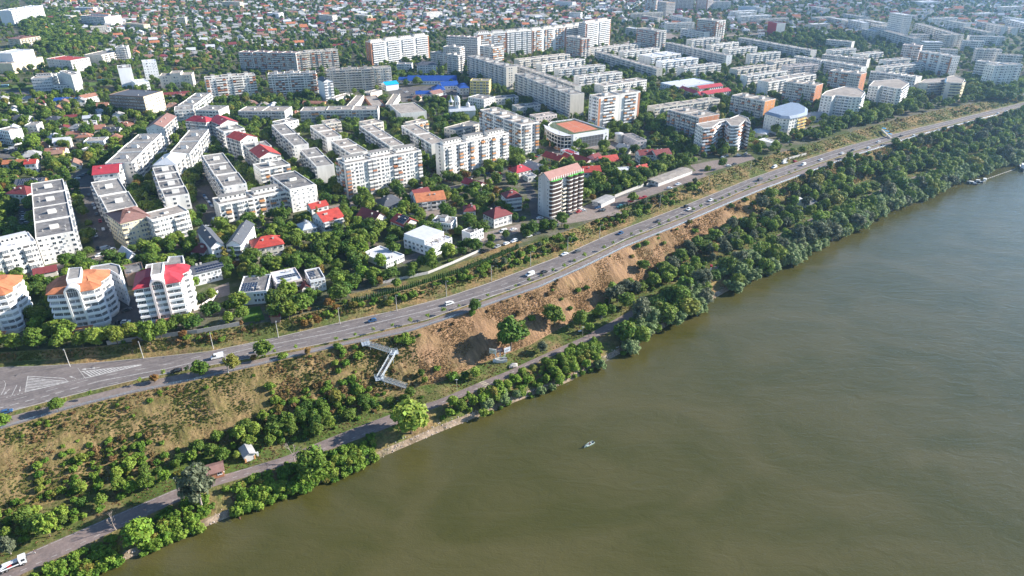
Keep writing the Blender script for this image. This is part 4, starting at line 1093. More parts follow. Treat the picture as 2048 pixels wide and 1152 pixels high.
poly_block('low white rear wing with a curved parapet behind the crimson roofed house', [(290,540),(330,533),(368,526),(366,511),(337,513),(334,523),(305,527),(292,529)], 6, 2.95, 'bright', 'grey', 'W', near=True, name='house_wing', cat='house wing')
poly_block('white rear wing with a round tower behind the orange roofed house', [(180,539),(217,538),(240,551),(243,540),(239,530),(222,526),(182,532)], 5, 2.9, 'bright', 'grey', 'Ww', near=True, name='house_wing', cat='house wing')

# ---- the slim round balconied tower by the corniche
T = block('cream tower house with rounded brown glazed balconies and a red brown roof', (1100,360),(1165,340),10.0,9,1,'old','pinkbrown','W','w-w',kind='gable',rh=3.6,hut=None,fh=2.55,plinth=.9,near=True,name='tower_house',cat='apartment tower')
Lt = rect((1100,360),(1165,340),10.0,ZP + .9 + 9*2.55 + .6)[2]
M_brglass = mat('brown_tinted_glazing', (.075, .055, .05), .1, spec=.6)
M_grn = mat('green_awning', (.10, .42, .06), .6)
for (x0, x1, dp, fl) in ((-.6, Lt*.33, 2.2, 9), (Lt*.50, Lt*.65, 2.4, 9), (Lt*.66, Lt*.81, 2.4, 9), (Lt*.83, Lt*.99, 2.4, 9)):
    pts = []; xm, xr = (x0 + x1) / 2, (x1 - x0) / 2
    n = 10
    for k in range(n + 1):
        t = math.pi + math.pi * k / n; cx_ = math.cos(t); sy_ = math.sin(t)
        pts.append((xm + xr * math.copysign(abs(cx_) ** .6, cx_), dp * math.copysign(abs(sy_) ** .6, sy_)))
    for f in range(fl):
        z = .9 + f * 2.55; bb = MB()
        def ring(po, z0, z1, m, cap=True):
            for i in range(len(po) - 1): bb.face([(*po[i], z0), (*po[i + 1], z0), (*po[i + 1], z1), (*po[i], z1)], m)
            if cap: bb.face([(*p, z1) for p in po], m); bb.face([(*p, z0) for p in reversed(po)], m)
        inn = [(xm + (p[0] - xm) * .93, p[1] * .93) for p in pts]
        ring(pts, z - .15, z + .42, 0); ring(inn, z + .42, z + 2.4, 1, False)
        for p in pts[1:-1:2]: bb.box(p[0] - .06, p[0] + .06, p[1] * .95 - .06, p[1] * .95 + .06, z + .42, z + 2.4, 2)
        put('balcony', bb.mesh('balcony', [W['white'], M_brglass, M_brownframe]), T)
    ab = MB(); z = .9 + fl * 2.55
    po = [(xm + (p[0] - xm) * 1.02, p[1] * 1.02) for p in pts]
    ab.face([(*p, z + .12) for p in po])
    for i in range(len(po) - 1): ab.face([(*po[i], z - .25), (*po[i + 1], z - .25), (*po[i + 1], z + .12), (*po[i], z + .12)])
    put('awning', ab.mesh('awning', M_grn), T)
for f in range(7):
    bb = MB(); z = .9 + f * 2.55; x0, x1 = Lt * .37, Lt * .47
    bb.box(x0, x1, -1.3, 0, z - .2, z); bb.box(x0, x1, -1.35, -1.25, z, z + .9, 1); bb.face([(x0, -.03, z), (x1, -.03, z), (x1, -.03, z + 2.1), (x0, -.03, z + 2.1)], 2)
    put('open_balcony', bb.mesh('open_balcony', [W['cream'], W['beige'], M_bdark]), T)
at_ = MB()
for k in range(15):
    x = Lt * (.02 + .96 * k / 14); at_.box(x - .22, x + .22, -1.2, -1.0, .9 + 9*2.55 + .1, .9 + 9*2.55 + 1.9)
put('attic_columns', at_.mesh('attic_columns', W['white']), T, kind='stuff')

# ---- zigzag riverside blocks
poly_block('zigzag white block with brick strips and stacked open balconies', [(1392,247),(1407,256),(1425,254),(1440,243),(1452,240),(1462,251),(1478,251),(1490,240),(1502,246),(1496,235),(1478,229),(1460,236),(1448,237)], 8, 2.52, 'white', 'tan', ['W','O','OO','O','O','BO','O','O','W'], acc='brick', balc='bright', bd=1.4)
poly_block('white apartment house with a blue grey mansard roof and rounded corner', [(1530,227),(1553,233),(1560,236),(1580,237),(1596,234),(1613,229),(1614,218),(1600,210),(1580,207),(1545,217)], 5, 2.7, 'white', 'bluegrey', ['w','W','wW','W','O','O'], kind='pitch', balc='yellow', rin=1.8, rh=1.7, acc='ochre')
poly_block('white stepped eight storey block with a recessed attic, behind the grey hipped roof', [(1643,190),(1665,193),(1671,190),(1706,194),(1722,194),(1730,184),(1716,176),(1690,172),(1652,182)], 8, 2.52, 'white', 'tan', ['W','-','WB','WW','B','O'], balc='bright')
poly_block('white stepped eight storey block standing above the hotel trees', [(1738,171),(1757,173),(1763,171),(1795,177),(1803,177),(1818,166),(1800,157),(1748,161)], 8, 2.52, 'white', 'tan', ['W','-','WB','WW','B','O'], balc='bright')
poly_block('cream hotel wing with rows of raked balconies above the bank', [(1837,165),(1852,166),(1897,163),(1900,155),(1850,158)], 5, 2.8, 'beige', 'tan', ['w','=--','W'], balc='beige', name='hotel', cat='hotel')
poly_block('cream hotel wing with deep balconies at its end, by the dark stair shaft', [(1893,163),(1902,165),(1925,166),(1930,158),(1910,150),(1895,153)], 6, 2.8, 'beige', 'tan', ['-','BB','O','O'], balc='cream', name='hotel', cat='hotel', bd=1.6)

# ---- sports hall with a court on the roof
hz_ = 12.8
HX = [(1147,269),(1218,258),(1197,252.5),(1149,237),(1103,243),(1096,249),(1103,259),(1116,266),(1130,269.5)]
hp = ccw([P(x, y, ZP + hz_) for x, y in HX]); foot(hp); hc = np.mean(np.array(hp), 0)
HALL = thing('sports_hall', 'white sports hall with a clay court on its roof and a curved glazed side', 'sports hall', (hc[0], hc[1], ZP))
loc = lambda x, y, z: tuple(np.array(P(x, y, ZP + z)) - hc)
hl = [(p[0] - hc[0], p[1] - hc[1]) for p in hp]
mb = MB(); inn = walls(mb, hl, -.3, hz_, 0, .4, .9); put('wall', mb.mesh('wall', W['bright']), HALL)
rb = MB(); rb.face([(*p, hz_ - .9) for p in inn]); put('roof', rb.mesh('roof', mat('green_court_surround', (.09, .12, .06), .9, var=.2, scale=.3)), HALL)
cq = [loc(x, y, hz_ - 1.5) for x, y in ((1148,267),(1196,259.5),(1152,242),(1112,249))]
cb = MB(); cb.face([(*p, hz_ - .87) for p in ccw(cq)]); put('clay_court', cb.mesh('clay_court', mat('clay_court', (.50, .16, .085), .95, var=.12, scale=.4)), HALL)
ln = MB()
def lseg(a, b, w=.12):
    a, b = np.array(a), np.array(b); d = (b - a) / np.linalg.norm(b - a); n_ = np.array([-d[1], d[0]]) * w
    ln.face([(*(a - n_), hz_ - .85), (*(b - n_), hz_ - .85), (*(b + n_), hz_ - .85), (*(a + n_), hz_ - .85)])
cqi = [np.array(q) * .86 + np.mean(np.array(cq), 0) * .14 for q in ccw(cq)]
for i in range(4): lseg(cqi[i], cqi[(i + 1) % 4])
lseg((cqi[0] + cqi[1]) / 2, (cqi[2] + cqi[3]) / 2); lseg((cqi[1] + cqi[2]) / 2, (cqi[3] + cqi[0]) / 2)
put('court_lines', ln.mesh('court_lines', M_paint), HALL)
fp = [loc(x, y, hz_) for x, y in ((1119,268),(1150,264.5),(1218,258),(1149,237.5),(1104,243.5))]
for a, b_ in ((fp[0], fp[1]), (fp[2], fp[3]), (fp[3], fp[4]), (fp[4], fp[0])):
    a, b_ = np.array(a), np.array(b_); k = max(2, int(np.linalg.norm(b_ - a) / 5))
    for i in range(k + 1):
        q = a + (b_ - a) * i / k; pb = MB(); pb.tube((*q, hz_ - 1.6), (*q, hz_ + 2.6), .12, n=5)
        put('fence_post', pb.mesh('fence_post', M_metal), HALL)
# glazed river front: frames and panes
fa, fb = np.array(loc(1147,269,hz_)), np.array(loc(1218,258,hz_)); d = fb - fa; Lf = np.linalg.norm(d); ang = math.atan2(d[1], d[0])
FM = Matrix.Translation((fa[0], fa[1], 0)) @ Matrix.Rotation(ang, 4, 'Z')
g0, g1 = Lf * .16, Lf * .84
gb = MB(); gb.box(g0, g1, -.04, .0, .4, hz_ - 3.2, 0); o = put('glass_front', gb.mesh('glass_front', mat('grey_screen_glass', (.13, .135, .14), .3, spec=.5)), HALL); o.matrix_local = FM
for i in range(9):
    x = g0 + (g1 - g0) * i / 8; pb = MB(); pb.box(x - .12, x + .12, -.16, -.04, .4, hz_ - 3.2); o = put('mullion', pb.mesh('mullion', M_metal), HALL); o.matrix_local = FM
for i in range(4):
    z = .5 + (hz_ - 3.9) * i / 3; pb = MB(); pb.box(g0, g1, -.2, -.05, z, z + .18); o = put('transom', pb.mesh('transom', M_metal), HALL); o.matrix_local = FM
for s_ in (.08, .92):
    for i in range(4): o = put('window', wmesh(1.2, .7, M_glass, 0), HALL); o.matrix_local = FM @ Matrix.Translation((Lf * s_, 0, 1.6 + i * 2.6))
# curved side: brick foot, floors, columns, dark glass
cv = [np.array(loc(x, y, hz_)) for x, y in ((1090,250),(1094,257),(1103,263),(1115,268.5),(1129,271.5),(1143,270.5))]
bk = MB()
for i in range(len(cv) - 1):
    f = lambda k: 4.2 - 3.8 * k / (len(cv) - 1)
    bk.face([(*cv[i], -.3), (*cv[i + 1], -.3), (*cv[i + 1], f(i + 1)), (*cv[i], f(i) * 1.6)])
put('brick_foot', bk.mesh('brick_foot', W['orange']), HALL)
for fl in range(4):
    z = 2.2 + fl * 2.9; sb = MB()
    for i in range(len(cv) - 1):
        a, b_ = cv[i], cv[i + 1]; 
        sb.face([(*a, z), (*b_, z), (*b_, z + .35), (*a, z + .35)]); sb.face([(*a, z + .35), (*b_, z + .35), (*(b_ * .9), z + .35), (*(a * .9), z + .35)])
    put('floor_edge', sb.mesh('floor_edge', W['white']), HALL)
gl = MB()
for i in range(len(cv) - 1):
    a, b_ = cv[i] * .96, cv[i + 1] * .96; gl.face([(*a, 0), (*b_, 0), (*b_, hz_ - .6), (*a, hz_ - .6)])
put('curved_glazing', gl.mesh('curved_glazing', M_glass), HALL)
for i in range(len(cv)):
    for t in ((0, .5) if i < len(cv) - 1 else (0,)):
        q = cv[i] + (cv[min(i + 1, len(cv) - 1)] - cv[i]) * t; pb = MB(); pb.box(q[0] - .25, q[0] + .25, q[1] - .25, q[1] + .25, -.3, hz_ - .8); put('column', pb.mesh('column', W['white']), HALL)
cn = MB(); out_ = [q * 1.06 for q in cv]
cn.face([(*p, hz_ + .2) for p in ccw([tuple(q) for q in out_])]); cn.face([(*p, hz_ - .05) for p in reversed(ccw([tuple(q) for q in out_]))])
for i in range(len(out_) - 1): cn.face([(*out_[i], hz_ - .05), (*out_[i + 1], hz_ - .05), (*out_[i + 1], hz_ + .2), (*out_[i], hz_ + .2)])
put('canopy', cn.mesh('canopy', R['pale']), HALL)

# ------------------------------------------------------------------ villas, houses and sheds that can be told apart
def house(label, A, B, D, f=1, roof='terra', kind='hip', wall='white', name='house', cat='house', pat='WW', end='W', rh=None, nsec=1, solar=None, fh=2.8, plinth=.5, **k):
    r = block(label, A, B, D, f, nsec, wall, roof, pat, end, kind=kind, hut=k.pop('hut', None), rh=rh, name=name, cat=cat, fh=fh, plinth=plinth, **k)
    if solar:
        _, ang, Lg, dep = rect(A, B, D, ZP + plinth + f * fh + .6); H = plinth + f * fh + .6
        hr = rh or dep * .24
        for i in range(solar[0]):
            for j in range(solar[1]):
                pb = MB(); x = Lg * solar[2] + i * 1.2; 
                if kind == 'flat':
                    y = dep * solar[3] + j * 1.9; zf = lambda yy: H - .28
                elif kind == 'gabley':
                    zf = None
                else:
                    y = .3 + j * 1.75; zf = lambda yy: H + hr * yy / (dep / 2) + .12
                if zf is None:
                    X = lambda u: Lg * .04 + u; s_ = hr / (Lg / 2); u0 = j * 1.75 + .2; y0 = dep * .12 + i * 1.2
                    q = [(X(u0), y0 + 1.1, H + s_ * X(u0) + .14), (X(u0), y0, H + s_ * X(u0) + .14), (X(u0 + 1.6), y0, H + s_ * X(u0 + 1.6) + .14), (X(u0 + 1.6), y0 + 1.1, H + s_ * X(u0 + 1.6) + .14)]
                else:
                    q = [(x, y, zf(y)), (x + 1.1, y, zf(y)), (x + 1.1, y + 1.62, zf(y + 1.62)), (x, y + 1.62, zf(y + 1.62))]
                pb.face(q); pb.face([tuple(np.array(p) - (0, 0, .08)) for p in reversed(q)])
                for a_, b_ in zip(q, q[1:] + q[:1]): pb.face([tuple(np.array(a_) - (0, 0, .08)), tuple(np.array(b_) - (0, 0, .08)), b_, a_], 1)
                put('solar_panel', pb.mesh('solar_panel', [M_solar, M_frame]), r)
    return r
h = house
h('three storey white house with red roof and a diamond shaped dormer', (647,443),(687,432),(678,416),3,'red','gable',rh=3.6,pat='BBB',near=True)
h('white rear house with red roof behind the diamond dormer house', (623,417),(656,409),7.0,3,'red','gable',rh=2)
h('blue grey mansard roofed house left of the diamond dormer house', (606,459),(633,453),10.0,2,'steel','hip','grey',rh=3.2,near=True)
h('house with a sagging red hipped roof between trees', (507,497),(567,486),12.0,2,'red','hip','beige',rh=3.6,near=True)
h('low house with a big dark brown hipped roof', (767,413),(809,405),13.0,1,'slate','hip','white',rh=4.6,near=True)
h('large white house with bright orange tiled roof and balconies', (834,404),(891,397),12.0,2,'orange','gable','white',rh=3.6,pat='WOWO',near=True)
h('house under a dark maroon gable behind the orange tiled house', (832,393),(862,386),9.0,2,'maroon','gable',rh=3)
h('pink gabled house with a maroon roof split by a white band', (749,441),(772,432),(734,422),2,'maroon','gabley','pink',rh=3.6,pat='BB',near=True)
h('white house with coral red roof carrying solar panels', (808,452),(837,442),(789,438),2,'red','gabley','white',rh=3.0,pat='OB',solar=(6,3,.1,.1),near=True)
h('white cube villa with a roof box, nearest the corniche gardens', (862,443),(902,447),(912,434),2,'bitumen','flat','bright',hut='cube',pat='DD',near=True)
h('white cube villa with a dark flat roof and glass corner', (941,467),(967,456),(923,461),2,'bitumen','flat','bright',pat='DD',end='-',fh=2.5,near=True,name='villa',cat='villa')
h('large white villa with a pale roof terrace and brown pergola', (864,494),(904,475),(827,466),2,'pale','flat','bright',pat='DWD',fh=2.6,near=True,name='villa',cat='villa')
h('white flat roofed pavilion in the dense garden', (772,525),(808,509),(755,493),1,'pale','flat','bright',pat='D',end='-',fh=2.6,near=True,name='pavilion',cat='pavilion')
h('small house with plum coloured hipped roof beside the biggest round tree', (928,422),(951,421),9.0,2,'maroon','hip','white',rh=2.6,near=True)
h('ornate white house with maroon roof and orange dormer front', (988,436),(1024,426),11.0,2,'maroon','hip','white',rh=3.8,pat='WDW',near=True)
h('three storey white house with maroon hipped roof left of the cream tower', (1013,396),(1043,392),10.0,3,'maroon','hip','white',rh=3,pat='BB',near=True)
h('tiny house with bright red gable at the bend of the street', (957,374),(973,368),(946,356),1,'crimson','gabley','white',rh=2.4,near=True)
h('house with crimson hipped roof among the parked cars', (1033,345),(1062,338),10.0,1,'crimson','hip','white',rh=3.2,near=True)
h('white annex with dark solar panels below the crimson hipped house', (1056,354),(1074,351),8.0,1,'pale','flat','white',solar=(5,2,.15,.2),near=True)
h('pale roofed house with one rusty slope left of the cream tower', (1077,341),(1101,335),(1066,325),1,'asbestos','gabley','white',rh=2.6)
h('yellow house with red roof near the sports hall', (1118,321),(1135,316),(1102,306),2,'red','gabley','yellow',rh=2.6)
h('white blue tall house with raspberry flat roof near the sports hall', (1142,308),(1158,305),(1128,298),2,'crimson','flat','blue')
h('house with a red roof hugging the sports hall corner', (1169,328),(1191,322),(1163,302),1,'red','gabley','pink',rh=3)
h('long house with two red gables right of the cream tower', (1203,326),(1239,321),10.0,1,'red','gable','white',rh=3.6,fh=3)
h('house with maroon roof squeezed beside the two gabled house', (1192,318),(1205,314),9.0,1,'maroon','gable','pink',rh=2.6)
h('two storey white house with plain red roof beside the cream tower', (1168,344),(1202,342),9.0,2,'red','gable','white',rh=2.8,near=True)
h('white house with maroon roof, left one of a pair by the gravel lot', (1280,310),(1310,308),9.0,2,'maroon','gable','white',rh=2.8,pat='WO')
h('white house with maroon roof, right one of a pair by the gravel lot', (1313,311),(1343,307),10.0,2,'maroon','gable','white',rh=3,pat='OW')
h('small pink house with a bright red roof by the garages', (1280,341),(1300,336),8.0,1,'red','gable','pink',rh=2.4)
h('flat white roofed house in the trees by the garages', (1240,342),(1266,340),9.0,1,'pale','flat','white')
h('white gabled hut right of the hall yard', (1257,299),(1271,294),(1246,288),1,'asbestos','gabley','white',rh=2)
h('long pinkish two storey workshop with black roof by the hall yard', (1246,268),(1275,282),(1290,278),2,'bitumen','flat','pink',pat='w-w')
h('modern white building, left half with slanted slate roof', (422,494),(448,488),(439,451),3,'slate','gabley','bright',rh=2.6,pat='D',near=True,end='-')
h('modern white building, right half with slanted slate roof', (452,489),(481,488),(470,449),3,'slate','gabley','bright',rh=2.6,pat='O',near=True,end='-')
h('shed with plum roof beside the green court', (381,503),(407,505),(379,483),1,'maroon','gable','white',rh=2)
h('small shed with a white pitched roof at the street junction', (258,516),(275,511),(262,494),1,'pale','gabley','white',rh=2.2,fh=2.4,near=True,name='shed',cat='shed')
h('long open shed with maroon roof above the left forecourt', (68,549),(113,540),8.0,1,'maroon','gable','beige',rh=1.6,pat='-',name='shed',cat='shed')
h('white villa with a sloping roof of solar panels beside the crimson house', (383,549),(441,535),10.0,2,'slate','gable','bright',rh=1.6,pat='DWD',solar=(11,2,.18,.1),near=True,name='villa',cat='villa')
h('dark flat roofed villa with a large solar field and glass front', (476,586),(533,581),(480,553),2,'bitumen','flat','bright',pat='D=D',solar=(6,5,.04,.08),near=True,name='villa',cat='villa')
h('pinkish house with pale roof and a band of solar panels', (553,568),(604,557),(549,543),2,'pale','flat','pink',pat='OO',solar=(9,2,.15,.35),near=True)
h('narrow white house with green glass and solar panels on its left side', (620,561),(650,555),(613,539),2,'grey','flat','bright',pat='DD',solar=(3,5,.05,.12),near=True)
h('garage with maroon roof between two solar roofed houses', (604,577),(619,573),(600,558),1,'maroon','gabley','white',rh=1.4,fh=2.4,name='garage',cat='garage')
h('garden pavilion with a dull red roof by the blue terrace', (540,632),(558,631),5.0,1,'maroon','gable','brown',rh=1.2,fh=2.2,pat='-',name='pavilion',cat='pavilion')
h('low dark annex left of the crimson roofed house', (250,549),(288,541),(262,527),2,'bitumen','flat','brown',pat='-',near=True)
# ---- the old house quarter at the left
h('salmon hipped house below the brown office', (255,253),(273,248),(247,244),1,'terra','hip','white',rh=2.4)
h('small maroon roofed house left of the salmon hipped house', (232,251),(251,251),8.0,1,'maroon','hip','grey',rh=2.4)
h('white two storey cube house with grey roof', (174,246),(193,244),8.0,2,'slate','flat','bright')
h('house with a broad grey hipped roof in the left gardens', (134,257),(164,258),11.0,1,'asbestos','hip','white',rh=3)
h('low house with a terracotta hipped end', (151,275),(181,273),9.0,1,'terra','hip','cream',rh=2.4)
h('long narrow terracotta roof joined to the hipped end', (132,269),(157,268),7.0,1,'terra','gable','cream',rh=1.8)
h('modern white house with a flat roof and dark windows', (166,283),(207,281),(222,273),2,'tan','flat','bright',pat='WDW',near=False)
h('white garage box in front of the modern flat roofed house', (163,298),(196,299),6.0,1,'tan','flat','bright',pat='D-')
h('house with a white sheet hipped roof', (103,277),(129,272),10.0,1,'pale','hip','white',rh=3)
h('long shed with terracotta roof and a hedge before it', (88,305),(128,303),9.0,1,'terra','gable','white',rh=2.2)
h('large grey hipped roof beside the car park', (40,315),(80,311),12.0,1,'asbestos','hip','white',rh=3.4)
h('long low house with an orange roof', (4,328),(48,326),7.0,1,'orange','gable','white',rh=2)
h('white house with red roof joined to the long orange roof', (48,328),(71,326),9.0,2,'red','gable','bright',rh=2,end='-')
h('white block at the left edge by the car park', (-22,270),(16,262),(10,250),3,'tan','flat','bright',pat='WB')
h('white four storey house with a sunlit stair wall by the car park', (17,262),(43,256),(36,249),4,'tan','flat','bright',pat='-W')
h('grey house with sunlit white side above the light green tree', (48,251),(72,250),(83,243),3,'grey','flat','grey',pat='WW')
h('house with brown solar roof and orange wall', (28,371),(86,367),12.0,1,'slate','gable','orange',rh=2.6,solar=(12,3,.1,.1))
h('small orange box house beside the brown solar roof', (18,357),(38,353),7.0,1,'terra','flat','orange',pat='-')
h('white two storey house with dull maroon roof at the left edge', (12,386),(53,388),12.0,2,'maroon','hip','white',rh=3.4,near=True)
h('long blue roofed hall at the upper left', (107,201),(138,200),9.0,1,'blue','gable','blue',rh=2,pat='-')
h('short blue roof joined to the long blue roofed hall', (139,202),(155,200),8.0,1,'blue','gable','blue',rh=1.8,pat='-')
h('white gabled house with a long brick coloured roof by the boulevard', (165,196),(196,190),9.0,2,'terra','gable','white',rh=2.2,end='WW')
h('low dark roofed house left of the yellow tree', (25,237),(52,238),10.0,1,'slate','gable','grey',rh=2.4)
h('low dark hipped house behind the pale hedge', (88,239),(116,240),10.0,1,'slate','hip','grey',rh=2.4)
h('tiny white flat house by the brown office', (193,222),(207,220),8.0,1,'pale','flat','bright',pat='-')
h('blue grey sheet roofed workshop left of the brown office', (165,237),(200,234),10.0,1,'steel','gable','white',rh=1.6,pat='-')
h('house with dark pitched roof behind the salmon house', (203,263),(236,263),9.0,1,'slate','gable','white',rh=3)
h('house with brick coloured hipped roof next to the stepped block', (330,214),(358,212),9.0,1,'rust','hip','grey',rh=3)
h('orange gabled house with yellow wall by the stepped block', (352,195),(377,193),7.0,1,'terra','gable','yellow',rh=2.4)
h('long sheds with maroon and grey roofs below the beige institution', (322,190),(378,186),8.0,1,'maroon','gable','white',rh=1.6,pat='-',nsec=1)
h('house with tan pyramid roof left of three pale roofs', (492,209),(516,207),10.0,1,'rust','hip','white',rh=3)
h('tan roofed house in the middle of three pale roofs', (517,212),(540,210),9.0,1,'tan','hip','cream',rh=2.6)
h('white and tan roofed house right of three pale roofs', (541,213),(562,210),9.0,1,'pale','hip','white',rh=3)
h('long shed with rusty orange roof under the narrow white block', (605,206),(648,207),8.0,1,'terra','gable','orange',rh=1.6,pat='-',name='shed',cat='shed')
h('house with orange tiled roof left of the triple grey sections', (590,229),(605,225),8.0,1,'terra','hip','beige',rh=2.4)
h('long tan roofed workshop, leftmost', (706,215),(728,190),(692,212),2,'tan','flat','beige',pat='W-',end='-',name='workshop',cat='workshop')
h('long tan roofed workshop with a lit gable end, rightmost', (785,209),(800,187),(773,206),2,'tan','flat','beige',pat='W-',end='W',name='workshop',cat='workshop')
h('low workshop with brick red wall between two tan roofed ones', (745,213),(771,211),(786,188),1,'tan','flat','brick',pat='-',name='workshop',cat='workshop')
h('workshop with grey roof at the market corner', (741,186),(764,180),9.0,2,'tan','flat','beige',pat='-',end='W',name='workshop',cat='workshop')
h('flat roofed shop with a tan parapet under the narrow white block', (672,197),(706,187),9.0,1,'tan','flat','white',pat='-',name='workshop',cat='workshop')
h('big hall with a broad tan roof and white front box', (801,227),(853,222),(857,202),3,'tan','flat','white',pat='-',end='-',fh=3,name='hall',cat='hall')
h('cyan roofed market corner building', (772,170),(797,167),13.0,2,'cyan','gable','bright',rh=2.4,pat='-',name='market_hall',cat='market hall')
h('long market hall with a deep blue roof', (815,161),(912,161),15.0,1,'blue','gable','bright',rh=4.4,name='market_hall',cat='market hall',fh=3.4)
h('market hall with blue hipped roof in the middle of the yard', (866,180),(890,179),17.0,1,'blue','hip','bright',rh=4,name='market_hall',cat='market hall',fh=3.2)
h('tall market hall with blue hipped roof at the right of the yard', (919,176),(938,175),17.0,2,'blue','hip','white',rh=3.6,name='market_hall',cat='market hall',fh=3.2)
h('low market row with blue roof nearest the church', (832,188),(865,187),9.0,1,'blue','gable','white',rh=2.4,name='market_hall',cat='market hall')
h('low market row with brown roof nearest the church', (866,188),(886,184),9.0,1,'brown','gable','white',rh=2.6,name='market_hall',cat='market hall')
h('blue roofed market wing behind the yard cars', (884,172),(917,170),16.0,1,'blue','gable','white',rh=3.4,name='market_hall',cat='market hall',fh=3.2)
h('blue roofed market wing next to the cyan corner', (797,160),(816,160),10.0,1,'blue','gable','white',rh=2.6,name='market_hall',cat='market hall')
h('small terracotta kiosk roof at the market entrance', (825,194),(838,195),6.0,1,'terra','hip','cream',rh=1.8,name='kiosk',cat='kiosk')
h('parish house with bright red roof between two bell towers', (886,198),(899,196),8.0,1,'crimson','gable','white',rh=2.6)
h('wide school hall with a pale blue flat roof', (1358,174),(1428,164),(1330,164),2,'pale','flat','blue',pat='-',name='school_hall',cat='school',fh=3.2)
h('school wing with raspberry roof, nearer the trees', (1358,176),(1400,190),9.0,2,'crimson','gable','white',rh=2,name='school',cat='school')
h('school wing with raspberry roof, facing the lit slab', (1401,190),(1462,181),10.0,2,'crimson','gable','white',rh=2.4,name='school',cat='school')
h('school wing with raspberry roof, behind the yellow stair', (1400,177),(1446,171),9.0,2,'crimson','gable','bright',rh=2.2,name='school',cat='school',endw='yellow')
h('large house with grey hipped roof below the stepped white block', (1620,236),(1662,233),15.0,1,'asbestos','hip','white',rh=3.4,fh=3)
h('restaurant under an arched pale blue roof by the zigzag block', (1503,264),(1532,268),14.0,1,'steel','hip','white',rh=2.4,pat='-')
h('white terrace restaurant with stepped walls above the bank', (1517,279),(1545,286),9.0,1,'pale','flat','bright',pat='-',name='restaurant',cat='restaurant')
h('row of garages with dusty flat roofs by the gravel lot', (1317,365),(1385,340),9.0,1,'tan','gable','old',pat='-',rh=.5,fh=2.0,name='garage_row',cat='garages',step=.1)
h('short garage row under the tower garden', (1203,407),(1230,394),7.0,1,'asbestos','gable','old',pat='-',rh=.4,fh=2.0,name='garage_row',cat='garages',step=.1)
# ---- by the river path
h('small public kiosk with zinc roof and orange pilasters', (488,913),(509,905),(478,897),1,'asbestos','gabley','old',rh=.9,fh=2.2,plinth=.2,pat='D',pil=('orange','all'),near=True,base=4.2,name='kiosk',cat='kiosk')
h('ruined shed with a dark tiled roof beneath the grey willow', (415,948),(446,939),5.0,1,'brown','gable','brick',rh=1.0,fh=2.0,plinth=.2,pat='-W',near=True,base=4.4,name='shed',cat='shed')
h('dark pyramid roofed pavilion beside the white sail terrace', (1619,410),(1640,407),9.0,1,'slate','hip','grey',rh=3.4,fh=2.4,pat='-',base=6,name='pavilion',cat='pavilion')
h('white ribbed sail canopy on the slope', (1583,404),(1613,401),9.0,1,'pale','hip','white',rh=1.2,fh=2,pat='-',base=7,name='canopy',cat='canopy')

# ------------------------------------------------------------------ foliage
def leaf_mat(name, c1, c2, c3=None, hue=.02, trans=.25):
    m = bpy.data.materials.new(name); m.use_nodes = True
    nt = m.node_tree; N, L = nt.nodes, nt.links
    b = N['Principled BSDF']; b.inputs['Roughness'].default_value = .65; b.inputs['Specular IOR Level'].default_value = .2
    oi = N.new('ShaderNodeObjectInfo'); geo = N.new('ShaderNodeNewGeometry')
    rp = N.new('ShaderNodeValToRGB')
    rp.color_ramp.elements[0].color = (*c1, 1); rp.color_ramp.elements[1].color = (*c2, 1)
    if c3: e = rp.color_ramp.elements.new(.9); e.color = (*c2, 1); rp.color_ramp.elements[2].color = (*c3, 1)
    L.new(oi.outputs['Random'], rp.inputs[0])
    nz = N.new('ShaderNodeTexNoise'); nz.inputs['Scale'].default_value = .55; nz.inputs['Detail'].default_value = 3
    L.new(geo.outputs['Position'], nz.inputs['Vector'])
    r = N.new('ShaderNodeMapRange'); r.inputs[1].default_value = .3; r.inputs[2].default_value = .7; r.inputs[3].default_value = .72; r.inputs[4].default_value = 1.32
    L.new(nz.outputs['Fac'], r.inputs[0])
    isl = N.new('ShaderNodeMapRange'); isl.inputs[3].default_value = .8; isl.inputs[4].default_value = 1.22
    L.new(geo.outputs['Random Per Island'], isl.inputs[0])
    mu = N.new('ShaderNodeMath'); mu.operation = 'MULTIPLY'; L.new(r.outputs[0], mu.inputs[0]); L.new(isl.outputs[0], mu.inputs[1])
    hs = N.new('ShaderNodeHueSaturation'); L.new(rp.outputs[0], hs.inputs['Color']); L.new(mu.outputs[0], hs.inputs['Value'])
    h2 = N.new('ShaderNodeMapRange'); h2.inputs[3].default_value = .5 - hue; h2.inputs[4].default_value = .5 + hue
    L.new(isl.outputs[0], h2.inputs[0]); h2.inputs[1].default_value = .8; h2.inputs[2].default_value = 1.22; L.new(h2.outputs[0], hs.inputs['Hue'])
    L.new(hs.outputs[0], b.inputs['Base Color'])
    tr = N.new('ShaderNodeBsdfTranslucent'); L.new(hs.outputs[0], tr.inputs['Color'])
    mx = N.new('ShaderNodeMixShader'); mx.inputs[0].default_value = trans
    L.new(b.outputs[0], mx.inputs[1]); L.new(tr.outputs[0], mx.inputs[2]); L.new(mx.outputs[0], N['Material Output'].inputs['Surface'])
    return m
L_tree = leaf_mat('broadleaf_foliage', (.085, .155, .022), (.185, .245, .036), (.25, .21, .045))
L_light = leaf_mat('light_green_foliage', (.17, .27, .033), (.25, .31, .05))
L_dark = leaf_mat('dark_green_foliage', (.062, .125, .022), (.135, .19, .032))
L_will = leaf_mat('willow_foliage', (.18, .25, .09), (.26, .32, .14), hue=.015)
L_olive = leaf_mat('grey_green_foliage', (.11, .135, .075), (.17, .185, .11), hue=.015)
L_aut = leaf_mat('autumn_foliage', (.19, .13, .03), (.23, .115, .035))
L_bush = leaf_mat('shrub_foliage', (.09, .18, .022), (.20, .28, .038), (.22, .18, .04))
